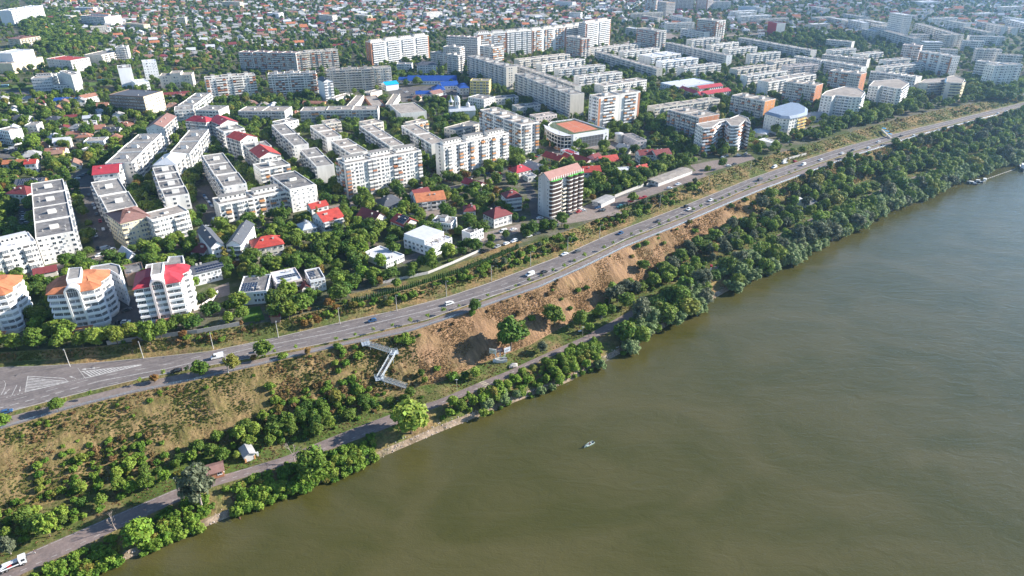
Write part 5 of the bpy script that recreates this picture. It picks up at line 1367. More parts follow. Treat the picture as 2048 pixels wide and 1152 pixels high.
L_dry = leaf_mat('dry_shrub_foliage', (.15, .10, .035), (.20, .115, .05), hue=.015, trans=.1)
L_con = leaf_mat('thuja_foliage', (.03, .075, .015), (.05, .10, .02), trans=.1)
M_bark = mat('bark', (.13, .095, .07), .9, var=.25, scale=1.5)
M_palebark = mat('pale_bark', (.34, .28, .24), .9, var=.2, scale=1.5)

def leafmesh(name, blobs, per, size, m, seed, up=.35, core=.62):
    """leaf sprays spread over many clumps; a dense inner mass stops the light"""
    r = np.random.default_rng(seed); V, F = [], []
    n = 0
    for (cx, cy, cz, br) in blobs:
        d = r.normal(size=(per, 3)); d /= np.linalg.norm(d, axis=1)[:, None]
        d[:, 2] = np.where(d[:, 2] < -.35, -d[:, 2] * .6, d[:, 2]); d /= np.linalg.norm(d, axis=1)[:, None]
        c = np.array([cx, cy, cz]) + d * br * r.uniform(.72, 1.12, (per, 1))
        nn = d + r.normal(size=(per, 3)) * .55; nn[:, 2] += up; nn /= np.linalg.norm(nn, axis=1)[:, None]
        t = np.cross(nn, r.normal(size=(per, 3))); t /= np.linalg.norm(t, axis=1)[:, None]
        s = np.cross(nn, t)
        a = (size * r.uniform(.65, 1.35, (per, 1))); b_ = a * r.uniform(.5, .95, (per, 1))
        q = np.stack([c - t * a - s * b_ * .35, c - t * a * .1 - s * b_, c + t * a + s * b_ * .2, c + s * b_], 1)
        V.append(q.reshape(-1, 3)); F.extend([(n + 4 * i, n + 4 * i + 1, n + 4 * i + 2, n + 4 * i + 3) for i in range(per)]); n += 4 * per
    V = np.concatenate(V).tolist()
    if core:
        ico = bmesh.new(); bmesh.ops.create_icosphere(ico, subdivisions=1, radius=1)
        iv = [v.co.copy() for v in ico.verts]; fi = [[v.index for v in f.verts] for f in ico.faces]; ico.free()
        for (cx, cy, cz, br) in blobs:
            k = len(V); j = r.uniform(.85, 1.1, len(iv))
            V.extend([(cx + p[0] * br * core * q, cy + p[1] * br * core * q, cz + p[2] * br * core * q) for p, q in zip(iv, j)])
            F.extend([tuple(k + i for i in f) for f in fi])
    me = bpy.data.meshes.new(name); me.from_pydata(V, [], F); me.materials.append(m); me.update()
    return me
def blobs_round(seed, H, R, z0, n, br):
    r = np.random.default_rng(seed); out = []
    zc, hz2 = (z0 + H) / 2, (H - z0) / 2
    for i in range(n):
        t = (i + .5) / n; ph = i * 2.39996 + r.uniform(-.4, .4); cz = 1 - 2 * t
        rad = math.sqrt(max(0, 1 - cz * cz)); k = r.uniform(.5, 1.0)
        b_ = br * r.uniform(.5, 1.3)
        out.append((rad * math.cos(ph) * (R - b_ * .4) * k, rad * math.sin(ph) * (R - b_ * .4) * k, zc + cz * (hz2 - b_ * .45) * k * 1.05, b_))
    out.append((0, 0, zc, br * 1.3))
    return out
def trunk_mesh(seed, H, r0, m, limbs=5, spread=2.0):
    r = random.Random(seed); mb = MB(); top = H * .62
    p = Vector((0, 0, -.3)); k = 4
    for i in range(k):
        q = Vector((r.uniform(-.2, .2), r.uniform(-.2, .2), top * (i + 1) / k)); mb.tube(p, q, r0 * (1 - i / k * .6), r0 * (1 - (i + 1) / k * .6), 6, caps=False); p = q
    for i in range(limbs):
        a = i * 2.4 + r.uniform(-.4, .4); z = top * r.uniform(.45, .95)
        mb.tube((0, 0, z), (math.cos(a) * spread, math.sin(a) * spread, z + r.uniform(1.2, 2.6)), r0 * .38, r0 * .12, 5, caps=False)
    return mb.mesh('trunk', m)
PROTO = {}   # kind -> list of (crown mesh, trunk mesh, nominal height, nominal radius)
def add(kind, crown, trunk, H, R_): PROTO.setdefault(kind, []).append((crown, trunk, H, R_))
for s in range(4):
    add('tree', leafmesh('crown', blobs_round(10 + s, 9.5, 4.1, 2.0, 17 + s, 1.75), 75, .52, L_tree, s), trunk_mesh(s, 9.5, .26, M_bark), 9.5, 4.1)
for s in range(2):
    add('light', leafmesh('crown', blobs_round(20 + s, 9.0, 3.9, 2.0, 18, 1.6), 80, .5, L_light, 40 + s), trunk_mesh(20 + s, 9, .24, M_bark), 9.0, 3.9)
for s in range(2):
    add('dark', leafmesh('crown', blobs_round(30 + s, 9.0, 4.2, 1.5, 16, 1.9), 80, .5, L_dark, 50 + s), trunk_mesh(30 + s, 9, .28, M_bark), 9.0, 4.2)
for s in range(2):
    add('autumn', leafmesh('crown', blobs_round(35 + s, 7.0, 3.2, 1.3, 14, 1.5), 70, .45, L_aut, 55 + s), trunk_mesh(35 + s, 7, .2, M_bark), 7.0, 3.2)
for s in range(3):
    bl = blobs_round(60 + s, 7.0, 4.4, 0.4, 26, 1.25)
    add('willow', leafmesh('crown', bl, 85, .38, L_will, 60 + s, up=.6, core=.8), trunk_mesh(60 + s, 6.5, .3, M_bark), 7.0, 4.4)
for s in range(2):
    add('olive', leafmesh('crown', blobs_round(70 + s, 11, 4.2, 1.8, 24, 1.45), 70, .42, L_olive, 70 + s, core=.6), trunk_mesh(70 + s, 11, .34, M_palebark, 8, 2.6), 11, 4.2)
for s in range(3):
    add('bush', leafmesh('crown', [(b_[0], b_[1], max(.25, b_[2]), b_[3]) for b_ in blobs_round(80 + s, 2.8, 2.0, 0.0, 9, .95)], 60, .36, L_bush, 80 + s), None, 2.8, 2.0)
for s in range(2):
    add('drybush', leafmesh('crown', [(b_[0], b_[1], max(.2, b_[2]), b_[3]) for b_ in blobs_round(90 + s, 2.2, 1.8, 0.0, 8, .8)], 55, .32, L_dry, 90 + s, core=.55), None, 2.2, 1.8)
for s in range(2):
    bl = [(math.sin(i * 2.1) * .55, math.cos(i * 1.7) * .55, 1.6 + i * 1.25, 1.35 * (1 - abs(i - 4) / 9)) for i in range(10)]
    add('poplar', leafmesh('crown', bl, 70, .45, L_tree, 100 + s), trunk_mesh(100 + s, 10, .24, M_bark, 2, .6), 14.0, 1.8)
bl = [(0, 0, .35 + i * .42, .62 * (1 - i / 6.4)) for i in range(6)]
add('thuja', leafmesh('crown', bl, 40, .2, L_con, 110, core=.85), None, 2.7, .62)
bl = [(math.sin(i * 2.4) * .5, math.cos(i * 2.4) * .5, 2.2 + .18 * i, .5) for i in range(5)]
add('sapling', leafmesh('crown', bl, 34, .2, L_light, 120, core=0), trunk_mesh(120, 3.4, .05, M_palebark, 0), 3.4, .9)
bl = [(0, 0, .6 + i * .9, 1.15 * (1 - i / 9.5)) for i in range(9)]
add('cypress', leafmesh('crown', bl, 60, .32, L_con, 111, core=.85), trunk_mesh(111, 6, .15, M_bark, 0), 8.3, 1.2)
def dead_mesh(seed):
    r = random.Random(seed); mb = MB()
    def br(p, d, L_, rad, lv):
        q = p + d * L_; mb.tube(p, q, rad, rad * .6, 5, caps=False)
        if lv:
            for _ in range(3 if lv > 1 else 4):
                e = (d + Vector((r.uniform(-.8, .8), r.uniform(-.8, .8), r.uniform(-.2, .6)))).normalized(); br(q, e, L_ * r.uniform(.55, .8), rad * .55, lv - 1)
    br(Vector((0, 0, -.2)), Vector((0.1, 0, 1)), 2.2, .16, 3)
    return mb.mesh('branches', M_palebark)

# ------------------------------------------------------------------ where plants may stand
X0, Y0, CS, NX, NY = -1750.0, 130.0, 2.0, 2150, 1150
OCC = np.zeros((NX, NY), bool)
def raster(poly, margin):
    p = np.array(poly); a = np.floor((p.min(0) - margin - [X0, Y0]) / CS).astype(int); b_ = np.ceil((p.max(0) + margin - [X0, Y0]) / CS).astype(int) + 1
    a = np.maximum(a, 0); b_ = np.minimum(b_, [NX, NY])
    if (b_ <= a).any(): return
    gx, gy = np.meshgrid(X0 + CS * (np.arange(a[0], b_[0]) + .5), Y0 + CS * (np.arange(a[1], b_[1]) + .5), indexing='ij')
    ins = np.zeros(gx.shape, bool); n = len(p); dmin = np.full(gx.shape, 1e9)
    for i in range(n):
        (x1, y1), (x2, y2) = p[i], p[(i + 1) % n]
        if y1 != y2:
            c = ((y1 > gy) != (y2 > gy)) & (gx < (x2 - x1) * (gy - y1) / (y2 - y1) + x1); ins ^= c
        L2 = (x2 - x1) ** 2 + (y2 - y1) ** 2 + 1e-9; t = np.clip(((gx - x1) * (x2 - x1) + (gy - y1) * (y2 - y1)) / L2, 0, 1)
        dmin = np.minimum(dmin, np.hypot(gx - x1 - t * (x2 - x1), gy - y1 - t * (y2 - y1)))
    OCC[a[0]:b_[0], a[1]:b_[1]] |= ins | (dmin < margin)
for f_ in FOOT: raster(f_, 2.2)
for a, b_, w in STREET_SEGS:
    d = (b_ - a) / np.linalg.norm(b_ - a); n_ = np.array([-d[1], d[0]]) * w; raster([a - n_, b_ - n_, b_ + n_, a + n_], .6)
for px in YARDS: raster([P(x, y, ZP) for x, y in px], .3)
def occ(x, y):
    i = ((np.asarray(x) - X0) / CS).astype(int); j = ((np.asarray(y) - Y0) / CS).astype(int)
    ok = (i >= 0) & (i < NX) & (j >= 0) & (j < NY)
    return np.where(ok, OCC[np.clip(i, 0, NX - 1), np.clip(j, 0, NY - 1)], False)
def inpoly(px, py, poly):
    p = np.array(poly, float); ins = np.zeros(np.shape(px), bool)
    for i in range(len(p)):
        (x1, y1), (x2, y2) = p[i], p[(i + 1) % len(p)]
        if y1 != y2: ins ^= ((y1 > py) != (y2 > py)) & (px < (x2 - x1) * (py - y1) / (y2 - y1) + x1)
    return ins
def noise2(x, y, s): return .5 + .5 * np.clip(fbm(np.asarray(x), np.asarray(y), s) * .6, -1, 1)

# ------------------------------------------------------------------ the sea of small houses
HZ = [[(0, -40), (1245, -40), (1235, 36), (1130, 52), (900, 62), (735, 82), (700, 96), (570, 97), (480, 97), (390, 145), (320, 120), (240, 92), (150, 100), (75, 60), (90, 0), (0, 0)],
      [(1240, -40), (2120, -40), (2120, 70), (1900, 66), (1830, 40), (1745, 46), (1640, 70), (1560, 60), (1480, 68), (1440, 66), (1390, 62), (1340, 56), (1240, 60)],
      [(90, 48), (160, 60), (235, 60), (400, 40), (400, 140), (385, 142), (320, 130), (215, 128), (160, 100)],
      [(0, 195), (100, 200), (215, 215), (300, 245), (250, 300), (180, 335), (90, 345), (0, 345)],
      [(1490, 30), (1780, 60), (1700, 80), (1600, 85), (1500, 72)]]
HD = Matrix.Rotation(0, 2)
hs_pts = []
def gen_houses():
    out = []
    ys = np.arange(330, 2560, 1.0)
    # blocks of plots: two heading fields
    for (sx, sy, ang, reg) in ((19.0, 21.0, .42, 0), (21.0, 22.0, -.25, 1)):
        c, s = math.cos(ang), math.sin(ang)
        I, J = np.meshgrid(np.arange(-170, 171), np.arange(-40, 170), indexing='ij')
        u = I * sx + (J % 2) * 3; v = J * sy
        u = u + RNG.uniform(-4, 4, u.shape); v = v + RNG.uniform(-5, 5, v.shape)
        x = u * c - v * s; y = u * s + v * c
        x, y = x.ravel(), y.ravel()
        m = (y > 300) & (np.hypot(x, y) < 2750); x, y = x[m], y[m]
        px, py = proj(x, y, ZP)
        ok = (px > -60) & (px < 2110) & (py > -45)
        inz = np.zeros(len(x), bool)
        for k, z in enumerate(HZ):
            if (k in (1, 4)) == (reg == 1): inz |= inpoly(px, py, z)
        ok &= inz & ~occ(x, y) & ~occ(x + 6, y) & ~occ(x - 6, y) & ~occ(x, y + 5) & ~occ(x, y - 5)
        ok &= RNG.random(len(x)) < np.where(x < -250, .62, np.where(x > 430, .60, .78))
        for a, b_ in zip(x[ok], y[ok]): out.append((a, b_, ang + (math.pi / 2 if RNG.random() < .45 else 0) + RNG.uniform(-.06, .06)))
    return out
HOUSES = gen_houses()
HOUSES.sort(key=lambda q: math.hypot(q[0], q[1]))
M_wallw = W['white']
roof_kinds = [('terra', 'terracotta', 5), ('rust', 'weathered brown', 5), ('asbestos', 'grey sheet', 5), ('maroon', 'maroon', 3), ('orange', 'orange', 1), ('slate', 'dark', 3), ('red', 'red', 1), ('pale', 'pale metal', 4)]
wall_kinds = ['white', 'bright', 'cream', 'grey', 'pink', 'beige', 'white', 'yellow']
def small_house_parts(w, d, f, kind, rh):
    Hh = .4 + f * 2.8; wb_ = MB()
    for p, q in (((-w/2, -d/2), (w/2, -d/2)), ((w/2, -d/2), (w/2, d/2)), ((w/2, d/2), (-w/2, d/2)), ((-w/2, d/2), (-w/2, -d/2))): wb_.face([(*p, -.3), (*q, -.3), (*q, Hh), (*p, Hh)])
    if kind == 'gable': gable_ends(wb_, -w/2, w/2, -d/2, d/2, Hh, rh, 0)
    rb_ = MB(); gable_roof(rb_, -w/2, w/2, -d/2, d/2, Hh, rh, 0, hip=(d * .45 if kind == 'hip' else 0))
    wn_ = MB()
    for sd in range(4):
        wd = w if sd % 2 == 0 else d; off = d / 2 if sd % 2 == 0 else w / 2; n = max(1, int(wd / 3.6)); M = Matrix.Rotation(sd * math.pi / 2, 4, 'Z')
        for ff in range(f):
            for i in range(n):
                x = -wd / 2 + (i + .5) * wd / n; wn_.box(x - .65, x + .65, -off - .06, -off, 1.3 + ff * 2.8, 2.6 + ff * 2.8, 0, M=M)
    return wb_, rb_, wn_, Hh
hp_ = []
for i in range(24):
    rk = random.choices(roof_kinds, [q[2] for q in roof_kinds])[0]; wk = random.choice(wall_kinds)
    f = random.choices([1, 2], [3, 2])[0]; w, d = random.uniform(9, 15), random.uniform(7, 10); kd = random.choice(['gable', 'hip', 'gable']); rh = d * random.uniform(.22, .34)
    a, b_, c, Hh = small_house_parts(w, d, f, kd, rh)
    cb_ = MB(); cb_.box(-.35, .35, -.35, .35, 0, 1.4)
    hp_.append((rk, wk, f, a, b_, c, a.mesh('wall', W[wk]), b_.mesh('roof', R[rk[0]]), c.mesh('windows', M_glass), cb_, Hh, w, d, rh, kd))
farH = MB(); far_mats = [W[k] for k in W] + [R[k] for k in R]; fmi = {m.name: i for i, m in enumerate(far_mats)}
protoH = {}
for n_, (x, y, ang) in enumerate(HOUSES):
    k = random.randrange(len(hp_)); q = hp_[k]
    raster([(x - 5, y - 4), (x + 5, y - 4), (x + 5, y + 4), (x - 5, y + 4)], .8)
    zone = 'near the car park' if y < 600 else ('in the leafy quarter' if x < -250 else ('in the hazy old town' if x > 430 else 'beyond the towers'))
    if n_ < 290:
        lab = f"{'two storey' if q[2] == 2 else 'low'} {W[q[1]].name.replace('_render','').replace('_',' ')} house with {q[0][1]} {'hipped' if q[14] == 'hip' else 'pitched'} roof {zone}"
        if k not in protoH:
            r_ = thing('house', lab, 'house', (x, y, ZP), ang, 'houses: ' + lab)
            put('wall', q[6], r_); put('roof', q[7], r_); put('windows', q[8], r_, kind='stuff')
            put('chimney', chimney_mesh(), r_, (q[11] * .2, q[12] * .2, q[10] + q[13] * .5), 0, (.7, 1, 1.2))
            protoH[k] = r_
        else: dup(protoH[k], (x, y, ZP), ang, lab, 'houses: ' + lab)
    else:
        c, s = math.cos(ang), math.sin(ang); sc = random.uniform(.85, 1.25)
        for mb_, mt in ((q[3], W[q[1]].name), (q[4], R[q[0][0]].name)):
            o_ = len(farH.v); farH.v.extend([(x + (p[0] * c - p[1] * s) * sc, y + (p[0] * s + p[1] * c) * sc, ZP + p[2]) for p in mb_.v])
            farH.f.extend([tuple(o_ + i for i in f_) for f_ in mb_.f]); farH.m.extend([fmi[mt]] * len(mb_.f))
put('distant_houses', farH.mesh('distant_houses', far_mats), kind='stuff', label='mass of small tiled houses fading into the haze', category='houses')

# ------------------------------------------------------------------ planting
PL = []     # (kind, x, y, z, height scale, zone)
def plant(kind, x, y, s, zone, z=None, prio=0):
    PL.append([kind, float(x), float(y), float(hgt(x, y)) if z is None else z, s, zone, prio])
def scatter(u0, u1, va, vb, sp, kinds, zone, smin=.75, smax=1.2, pxr=None, dens=None, seed=0):
    r = np.random.default_rng(seed + 500)
    nu = int((u1 - u0) / sp)
    for i in range(nu):
        u = u0 + (i + r.random()) * sp
        a, b_ = va(u), vb(u); n = max(0, int(round((b_ - a) / sp + r.random() - .5)))
        for j in range(n):
            v = a + (j + r.random()) * (b_ - a) / n; x, y = xy(u, v)
            z = float(hgt(x, y)); px, py = proj(x, y, z)
            if px < -80 or px > 2120 or py > 1230: continue
            if pxr and not (pxr[0] <= px <= pxr[1]): continue
            p = dens(px, py, x, y) if dens else 1
            if r.random() > p: continue
            k = kinds[int(r.integers(len(kinds)))]
            PL.append([k, float(x), float(y), z, float(r.uniform(smin, smax)), zone, 0])
prf = lambda i: (lambda u: float(profile(np.array([u]))[0][i][0]))
sh_, top_, plo_, phi_, toe_, cre_, bt_, ple_ = prf(1), prf(2), prf(4), prf(5), prf(6), prf(7), prf(10), prf(11)
UMIN, UMAX = -260, 1420
gaps = [(752, 884), (1203, 1243), (1412, 1462), (412, 470), (250, 285), (640, 648)]
def gapd(px, py, x, y): return 0 if any(a < px < b_ for a, b_ in gaps) else 1
# waterline
scatter(UMIN, UMAX, lambda u: sh_(u) - 1.8, lambda u: sh_(u) + 4, 2.1, ['bush'], 'on the river edge left', .6, 1.15, (-80, 880), gapd, 1)
scatter(UMIN, UMAX, lambda u: sh_(u) + 3, lambda u: plo_(u) - 2.2, 2.1, ['bush'] * 40 + ['light'], 'between river and path left', .5, .95, (-80, 760), lambda px, py, x, y: (.95 if gapd(px, py, x, y) else .2), 2)
scatter(UMIN, UMAX, lambda u: sh_(u) + 3, lambda u: plo_(u) - 2.6, 2.7, ['bush', 'tree', 'light', 'bush', 'bush', 'light'], 'between river and path centre', .34, .62, (880, 1300), gapd, 3)
scatter(UMIN, UMAX, lambda u: sh_(u) - 2, lambda u: sh_(u) + 5, 3.4, ['willow', 'bush', 'light', 'bush'], 'on the river edge centre', .45, .72, (960, 1250), gapd, 4)
scatter(UMIN, UMAX, lambda u: sh_(u) - 3.5, lambda u: sh_(u) + 9, 5.0, ['willow', 'willow', 'willow', 'tree', 'olive'], 'willow belt', .55, 1.4, (1240, 2120), gapd, 5)
scatter(UMIN, UMAX, lambda u: sh_(u) + 7, lambda u: plo_(u) - 1, 4.6, ['tree', 'light', 'willow', 'dark'], 'between river and path right', .65, 1.15, (1270, 2120), None, 6)
scatter(UMIN, UMAX, lambda u: plo_(u) - 2.6, lambda u: plo_(u) - .8, 4.6, ['tree', 'light', 'dark'], 'between river and path right', .85, 1.2, (1300, 2120), None, 22)
scatter(UMIN, UMAX, lambda u: phi_(u) + .8, lambda u: phi_(u) + 2.6, 5.0, ['tree', 'light', 'dark'], 'in the park right', .8, 1.15, (1570, 2120), None, 23)
# park between path and slope
scatter(UMIN, UMAX, lambda u: phi_(u) + 4.5, lambda u: toe_(u) + 3, 3.2, ['tree', 'bush', 'bush', 'dark', 'bush', 'bush', 'bush', 'light'], 'in the park left', .34, .74, (-80, 640), lambda px, py, x, y: .82 * (noise2(x, y, .05) > .26), 7)
scatter(UMIN, UMAX, lambda u: phi_(u) + 3, lambda u: toe_(u) + 5, 3.2, ['bush', 'tree', 'bush', 'bush', 'drybush', 'dark'], 'below the stairs', .35, .65, (600, 850), lambda px, py, x, y: .8, 8)
scatter(UMIN, UMAX, lambda u: phi_(u) + 2, lambda u: toe_(u) + 4, 5.0, ['tree', 'light', 'dark', 'olive', 'tree', 'light', 'bush'], 'in the park right', .5, 1.05, (1190, 2120), lambda px, py, x, y: .8 * (noise2(x, y, .045) > .3), 9)
# slope
def sl_d(px, py, x, y):
    if px < 480: return .16 * (noise2(x, y, .045) > .62) + .02
    if px < 830: return .8 * (noise2(x, y, .05) > .36)
    if px < 1010: return .015
    if px < 1180: return .10
    if px < 1480: return .22 * (noise2(x, y, .05) > .4) + .05
    return .30
def lowh(f): return lambda u: toe_(u) + (cre_(u) - toe_(u)) * f
scatter(UMIN, UMAX, lowh(.05), lowh(.98), 2.6, ['drybush', 'drybush', 'bush'], 'on the dry slope', .2, .42, (-80, 830), lambda px, py, x, y: (.22 if px < 380 else .5) * (noise2(x, y, .05) > .45), 24)
scatter(UMIN, UMAX, lowh(.03), lowh(.97), 4.2, ['bush', 'drybush', 'bush'], 'on the dry slope', .5, 1.1, (-80, 2120), sl_d, 10)
scatter(UMIN, UMAX, lowh(0), lowh(.5), 2.9, ['drybush', 'bush', 'bush', 'bush', 'drybush', 'bush'], 'at the foot of the dry slope', .35, .8, (60, 800), lambda px, py, x, y: .85 * (noise2(x, y, .04) > (.52 if px < 200 else .30)), 11)
scatter(UMIN, UMAX, lowh(.0), lowh(.3), 5.5, ['tree', 'olive', 'light', 'bush', 'tree'], 'wood on the slope right', .4, .75, (1240, 1520), lambda px, py, x, y: .55, 12)
scatter(UMIN, UMAX, lowh(.0), lowh(.62), 6.0, ['tree', 'olive', 'light', 'light', 'tree'], 'wood on the slope right', .5, 1.0, (1520, 2120), lambda px, py, x, y: min(.8, max(.3, (px - 1480) / 130)), 21)
scatter(UMIN, UMAX, lowh(.55), lowh(.95), 6.5, ['tree', 'tree', 'dark', 'light'], 'wood at the crest right', .4, .75, (1600, 2120), lambda px, py, x, y: .6 * (noise2(x, y, .04) > .35), 13)
scatter(UMIN, UMAX, lowh(.8), lowh(.98), 3.0, ['bush', 'drybush'], 'along the railing', .3, .55, (-80, 1500), lambda px, py, x, y: .22, 14)
# upper bank
def ub(px, py, x, y): return .75 * (noise2(x, y, .06) > .33) if px < 1500 else .3
scatter(UMIN, UMAX, lambda u: bt_(u) + 1.2, lambda u: ple_(u) - 2.2, 3.2, ['bush', 'bush', 'drybush', 'bush'], 'on the upper bank', .4, 1.0, (330, 1400), ub, 15)
scatter(UMIN, UMAX, lambda u: bt_(u) + 1.5, lambda u: ple_(u) - 3, 6, ['tree', 'dark', 'olive', 'bush'], 'small trees on the upper bank', .3, .5, (700, 1560), lambda px, py, x, y: .5 * (noise2(x, y, .05) > .5), 16)
scatter(UMIN, UMAX, lambda u: bt_(u) + 2.5, lambda u: ple_(u) + 4, 4.4, ['light', 'tree', 'tree'], 'tree row beside the junction', .6, .95, (-80, 335), lambda px, py, x, y: .95, 17)
scatter(UMIN, UMAX, lambda u: bt_(u) + 1, lambda u: ple_(u) + 3, 3.5, ['autumn', 'drybush', 'bush'], 'on the bank below the villas', .4, .7, (230, 700), lambda px, py, x, y: .35, 18)
scatter(UMIN, UMAX, lambda u: bt_(u) + 2, lambda u: ple_(u) + 8, 5.0, ['bush', 'drybush', 'tree'], 'on the far upper bank', .4, .8, (1500, 2120), lambda px, py, x, y: .35 * (noise2(x, y, .03) > .5), 19)
# ---- trees of the town
def town():
    r = np.random.default_rng(77)
    for (sp, d0, d1) in ((5.6, 200, 520), (7.0, 520, 800), (9.0, 800, 1250), (12.5, 1250, 2700)):
        xs = np.arange(-1750, 2300, sp); ys = np.arange(180, 2600, sp)
        x, y = np.meshgrid(xs, ys, indexing='ij'); x = (x + r.uniform(-.48, .48, x.shape) * sp).ravel(); y = (y + r.uniform(-.48, .48, y.shape) * sp).ravel()
        dd = np.hypot(x, y); u, v = uv(x, y); ple = profile(u)[0][11]
        px, py = proj(x, y, ZP)
        ok = (dd >= d0) & (dd < d1) & (v > ple + 2.5) & (px > -70) & (px < 2110) & (py > -45) & ~occ(x, y)
        x, y, px, py, dd = x[ok], y[ok], px[ok], py[ok], dd[ok]
        nz = noise2(x, y, .022)
        for a, b_, p, q, d_, n_ in zip(x, y, px, py, dd, nz):
            dens = .80
            zone = 'between the apartment blocks'
            if any(inpoly(p, q, z) for z in HZ): dens, zone = (.9 if n_ > (.3 if p < 520 else .42) else .5), 'among the small houses'
            elif d_ < 420 and p > 470: dens, zone = .82, 'in the villa gardens'
            elif d_ < 330: dens, zone = .55, 'round the white apartment houses'
            elif inpoly(p, q, [(650, 175), (800, 175), (900, 240), (800, 240), (650, 230)]): dens, zone = .3, 'by the workshops'
            elif d_ > 900: dens = .62
            # open lots
            if inpoly(p, q, [(985, 375), (1075, 360), (1080, 395), (1000, 400)]): dens = .25
            if inpoly(p, q, [(195, 580), (300, 570), (330, 655), (215, 665)]): dens = .12
            if inpoly(p, q, [(900, 425), (1070, 430), (1060, 450), (900, 500), (860, 500)]): dens = .3
            if r.random() > dens: continue
            k = r.choice(['tree', 'tree', 'dark', 'dark', 'light', 'tree', 'bush', 'autumn' if r.random() < .22 else 'tree', 'poplar' if r.random() < .3 else 'dark'])
            if zone == 'round the white apartment houses' and k == 'poplar': k = 'bush'
            smax = .98 if d_ < 900 else .9
            PL.append([str(k), float(a), float(b_), ZP, float(r.uniform(.5, smax)) if k != 'bush' else float(r.uniform(.7, 1.2)), zone, 0])
town()
# big woods and parks that stand out
for poly, sp, zone in (([(35, 40), (60, 20), (150, 22), (165, 50), (150, 66), (60, 62)], 9, 'in the hillside park'), ([(60, 62), (200, 70), (220, 90), (110, 108), (60, 85)], 10, 'in the hillside park'),
                       ([(1290, 195), (1340, 200), (1340, 260), (1300, 270), (1285, 240)], 8, 'beside the brick pillared slab'), ([(1720, 200), (1830, 190), (1850, 205), (1770, 245), (1650, 262), (1640, 240)], 8, 'on the bank below the hotel'),
                       ([(1920, 160), (1990, 150), (2048, 170), (2040, 200), (1940, 200)], 8, 'right of the hotel'), ([(1530, 60), (1700, 70), (1730, 100), (1640, 95), (1560, 85)], 12, 'behind the diagonal slab')):
    P_ = np.array([P(x, y, ZP) for x, y in poly]); r = np.random.default_rng(int(sp * 10 + poly[0][0]))
    for a in np.arange(P_[:, 0].min(), P_[:, 0].max(), sp):
        for b_ in np.arange(P_[:, 1].min(), P_[:, 1].max(), sp):
            x, y = a + r.uniform(-.4, .4) * sp, b_ + r.uniform(-.4, .4) * sp
            px, py = proj(x, y, ZP)
            if inpoly(px, py, poly) and not occ(x, y): PL.append([str(r.choice(['tree', 'dark', 'dark', 'light'])), float(x), float(y), float(hgt(x, y)), float(r.uniform(.8, 1.25)), zone, 0])

# ---- single trees worth naming
NAMED = [('light', 823, 866, 1.75, 'tall light green tree rising from the river sand at the path bend'), ('olive', 404, 1016, 1.5, 'grey green tree with bare twigs leaning over the path near the ruined shed'),
 ('tree', 628, 955, 1.3, 'tall dense tree at the water edge beside a leafless branch'), ('light', 285, 1092, 1.15, 'tall green tree at the water edge left of the pale stones'),
 ('light', 101, 1073, 1.0, 'spreading tree with a pale trunk above the path'), ('olive', 22, 1108, .6, 'small grey green tree at the left edge above the path'),
 ('dark', 950, 626, .78, 'lone round tree standing on the railing side pavement'), ('tree', 1022, 700, 1.55, 'large grey green tree on the bare slope above the billboard'),
 ('tree', 1108, 650, 1.25, 'broad spreading tree low on the bare slope'), ('tree', 1160, 655, .85, 'round light tree at the end of the bare slope'), ('light', 1200, 640, .95, 'yellow green tree near the start of the park wood'),
 ('light', 1178, 664, .6, 'small round tree beside the path with two benches'), ('olive', 1085, 706, .6, 'thin open tree near the stone boulder'),
 ('light', 951, 758, .72, 'round bright green tree left of the billboard'), ('dark', 930, 758, .42, 'small dark tree beside the round bright green one'), ('bush', 905, 760, 1.3, 'yellowish shrub at the foot of the bare slope'),
 ('tree', 403, 750, .74, 'spreading roadside tree beside the second lane marking, leftmost of three'), ('tree', 467, 741, .7, 'twin crowned roadside tree next to a lamp post'), ('tree', 530, 714, .8, 'round roadside tree overhanging the lower lane'),
 ('autumn', 508, 722, .45, 'small yellowing roadside tree'), ('autumn', 616, 710, .45, 'bare topped yellowish sapling on the verge'), ('bush', 566, 716, .85, 'small round bush on the verge'),
 ('tree', 117, 822, .62, 'small green tree on the verge nearest the left edge'), ('bush', 5, 850, 1.4, 'bush cut by the left edge beside the pavement'), ('autumn', 310, 765, .5, 'yellow green verge tree left of the hatched tip'),
 ('dark', 960, 470, 1.15, 'biggest round dark tree in the villa quarter'), ('light', 460, 650, .62, 'light green tree beside the mown lawn'), ('autumn', 637, 650, .72, 'ochre tree at the corner of the bank near a lamp'),
 ('autumn', 610, 655, .62, 'pale yellow tree at the corner of the bank'), ('tree', 580, 640, .9, 'dense green grove tree below the narrow white house'), ('tree', 605, 625, .95, 'dense green grove tree touching the narrow white house'), ('dark', 560, 635, .85, 'dark grove tree beside the blue terrace'),
 ('light', 70, 300, 1.5, 'huge light green tree in the old house quarter'), ('autumn', 232, 290, .9, 'yellow tree by the modern flat roofed house'), ('dark', 227, 235, 1.3, 'big dark tree in front of the brown office'),
 ('tree', 980, 345, .95, 'round dark tree in front of the white slab with aerials'), ('dark', 1385, 310, 1.1, 'broad tree left of the zigzag block'), ('light', 1338, 300, .9, 'light green tree on the slope behind the maroon pair'),
 ('tree', 1420, 308, .9, 'green tree at the foot of the zigzag block'), ('light', 1200, 378, .95, 'yellow green tree right of the cream tower'), ('dark', 770, 400, 1.0, 'dark trees wall tree in front of the striped slab'), ('dark', 800, 398, 1.1, 'tall dark tree in front of the striped slab end'),
 ('tree', 740, 470, 1.15, 'large tree above the white pavilion'), ('tree', 715, 500, 1.1, 'large tree left of the white pavilion'), ('dark', 690, 510, .95, 'dark tree in the thick garden left of the pavilion')]
for k, px, py, s, lab in NAMED:
    x, y, z = G(px, py); PL.append([k, x, y, z, s, lab, 1])
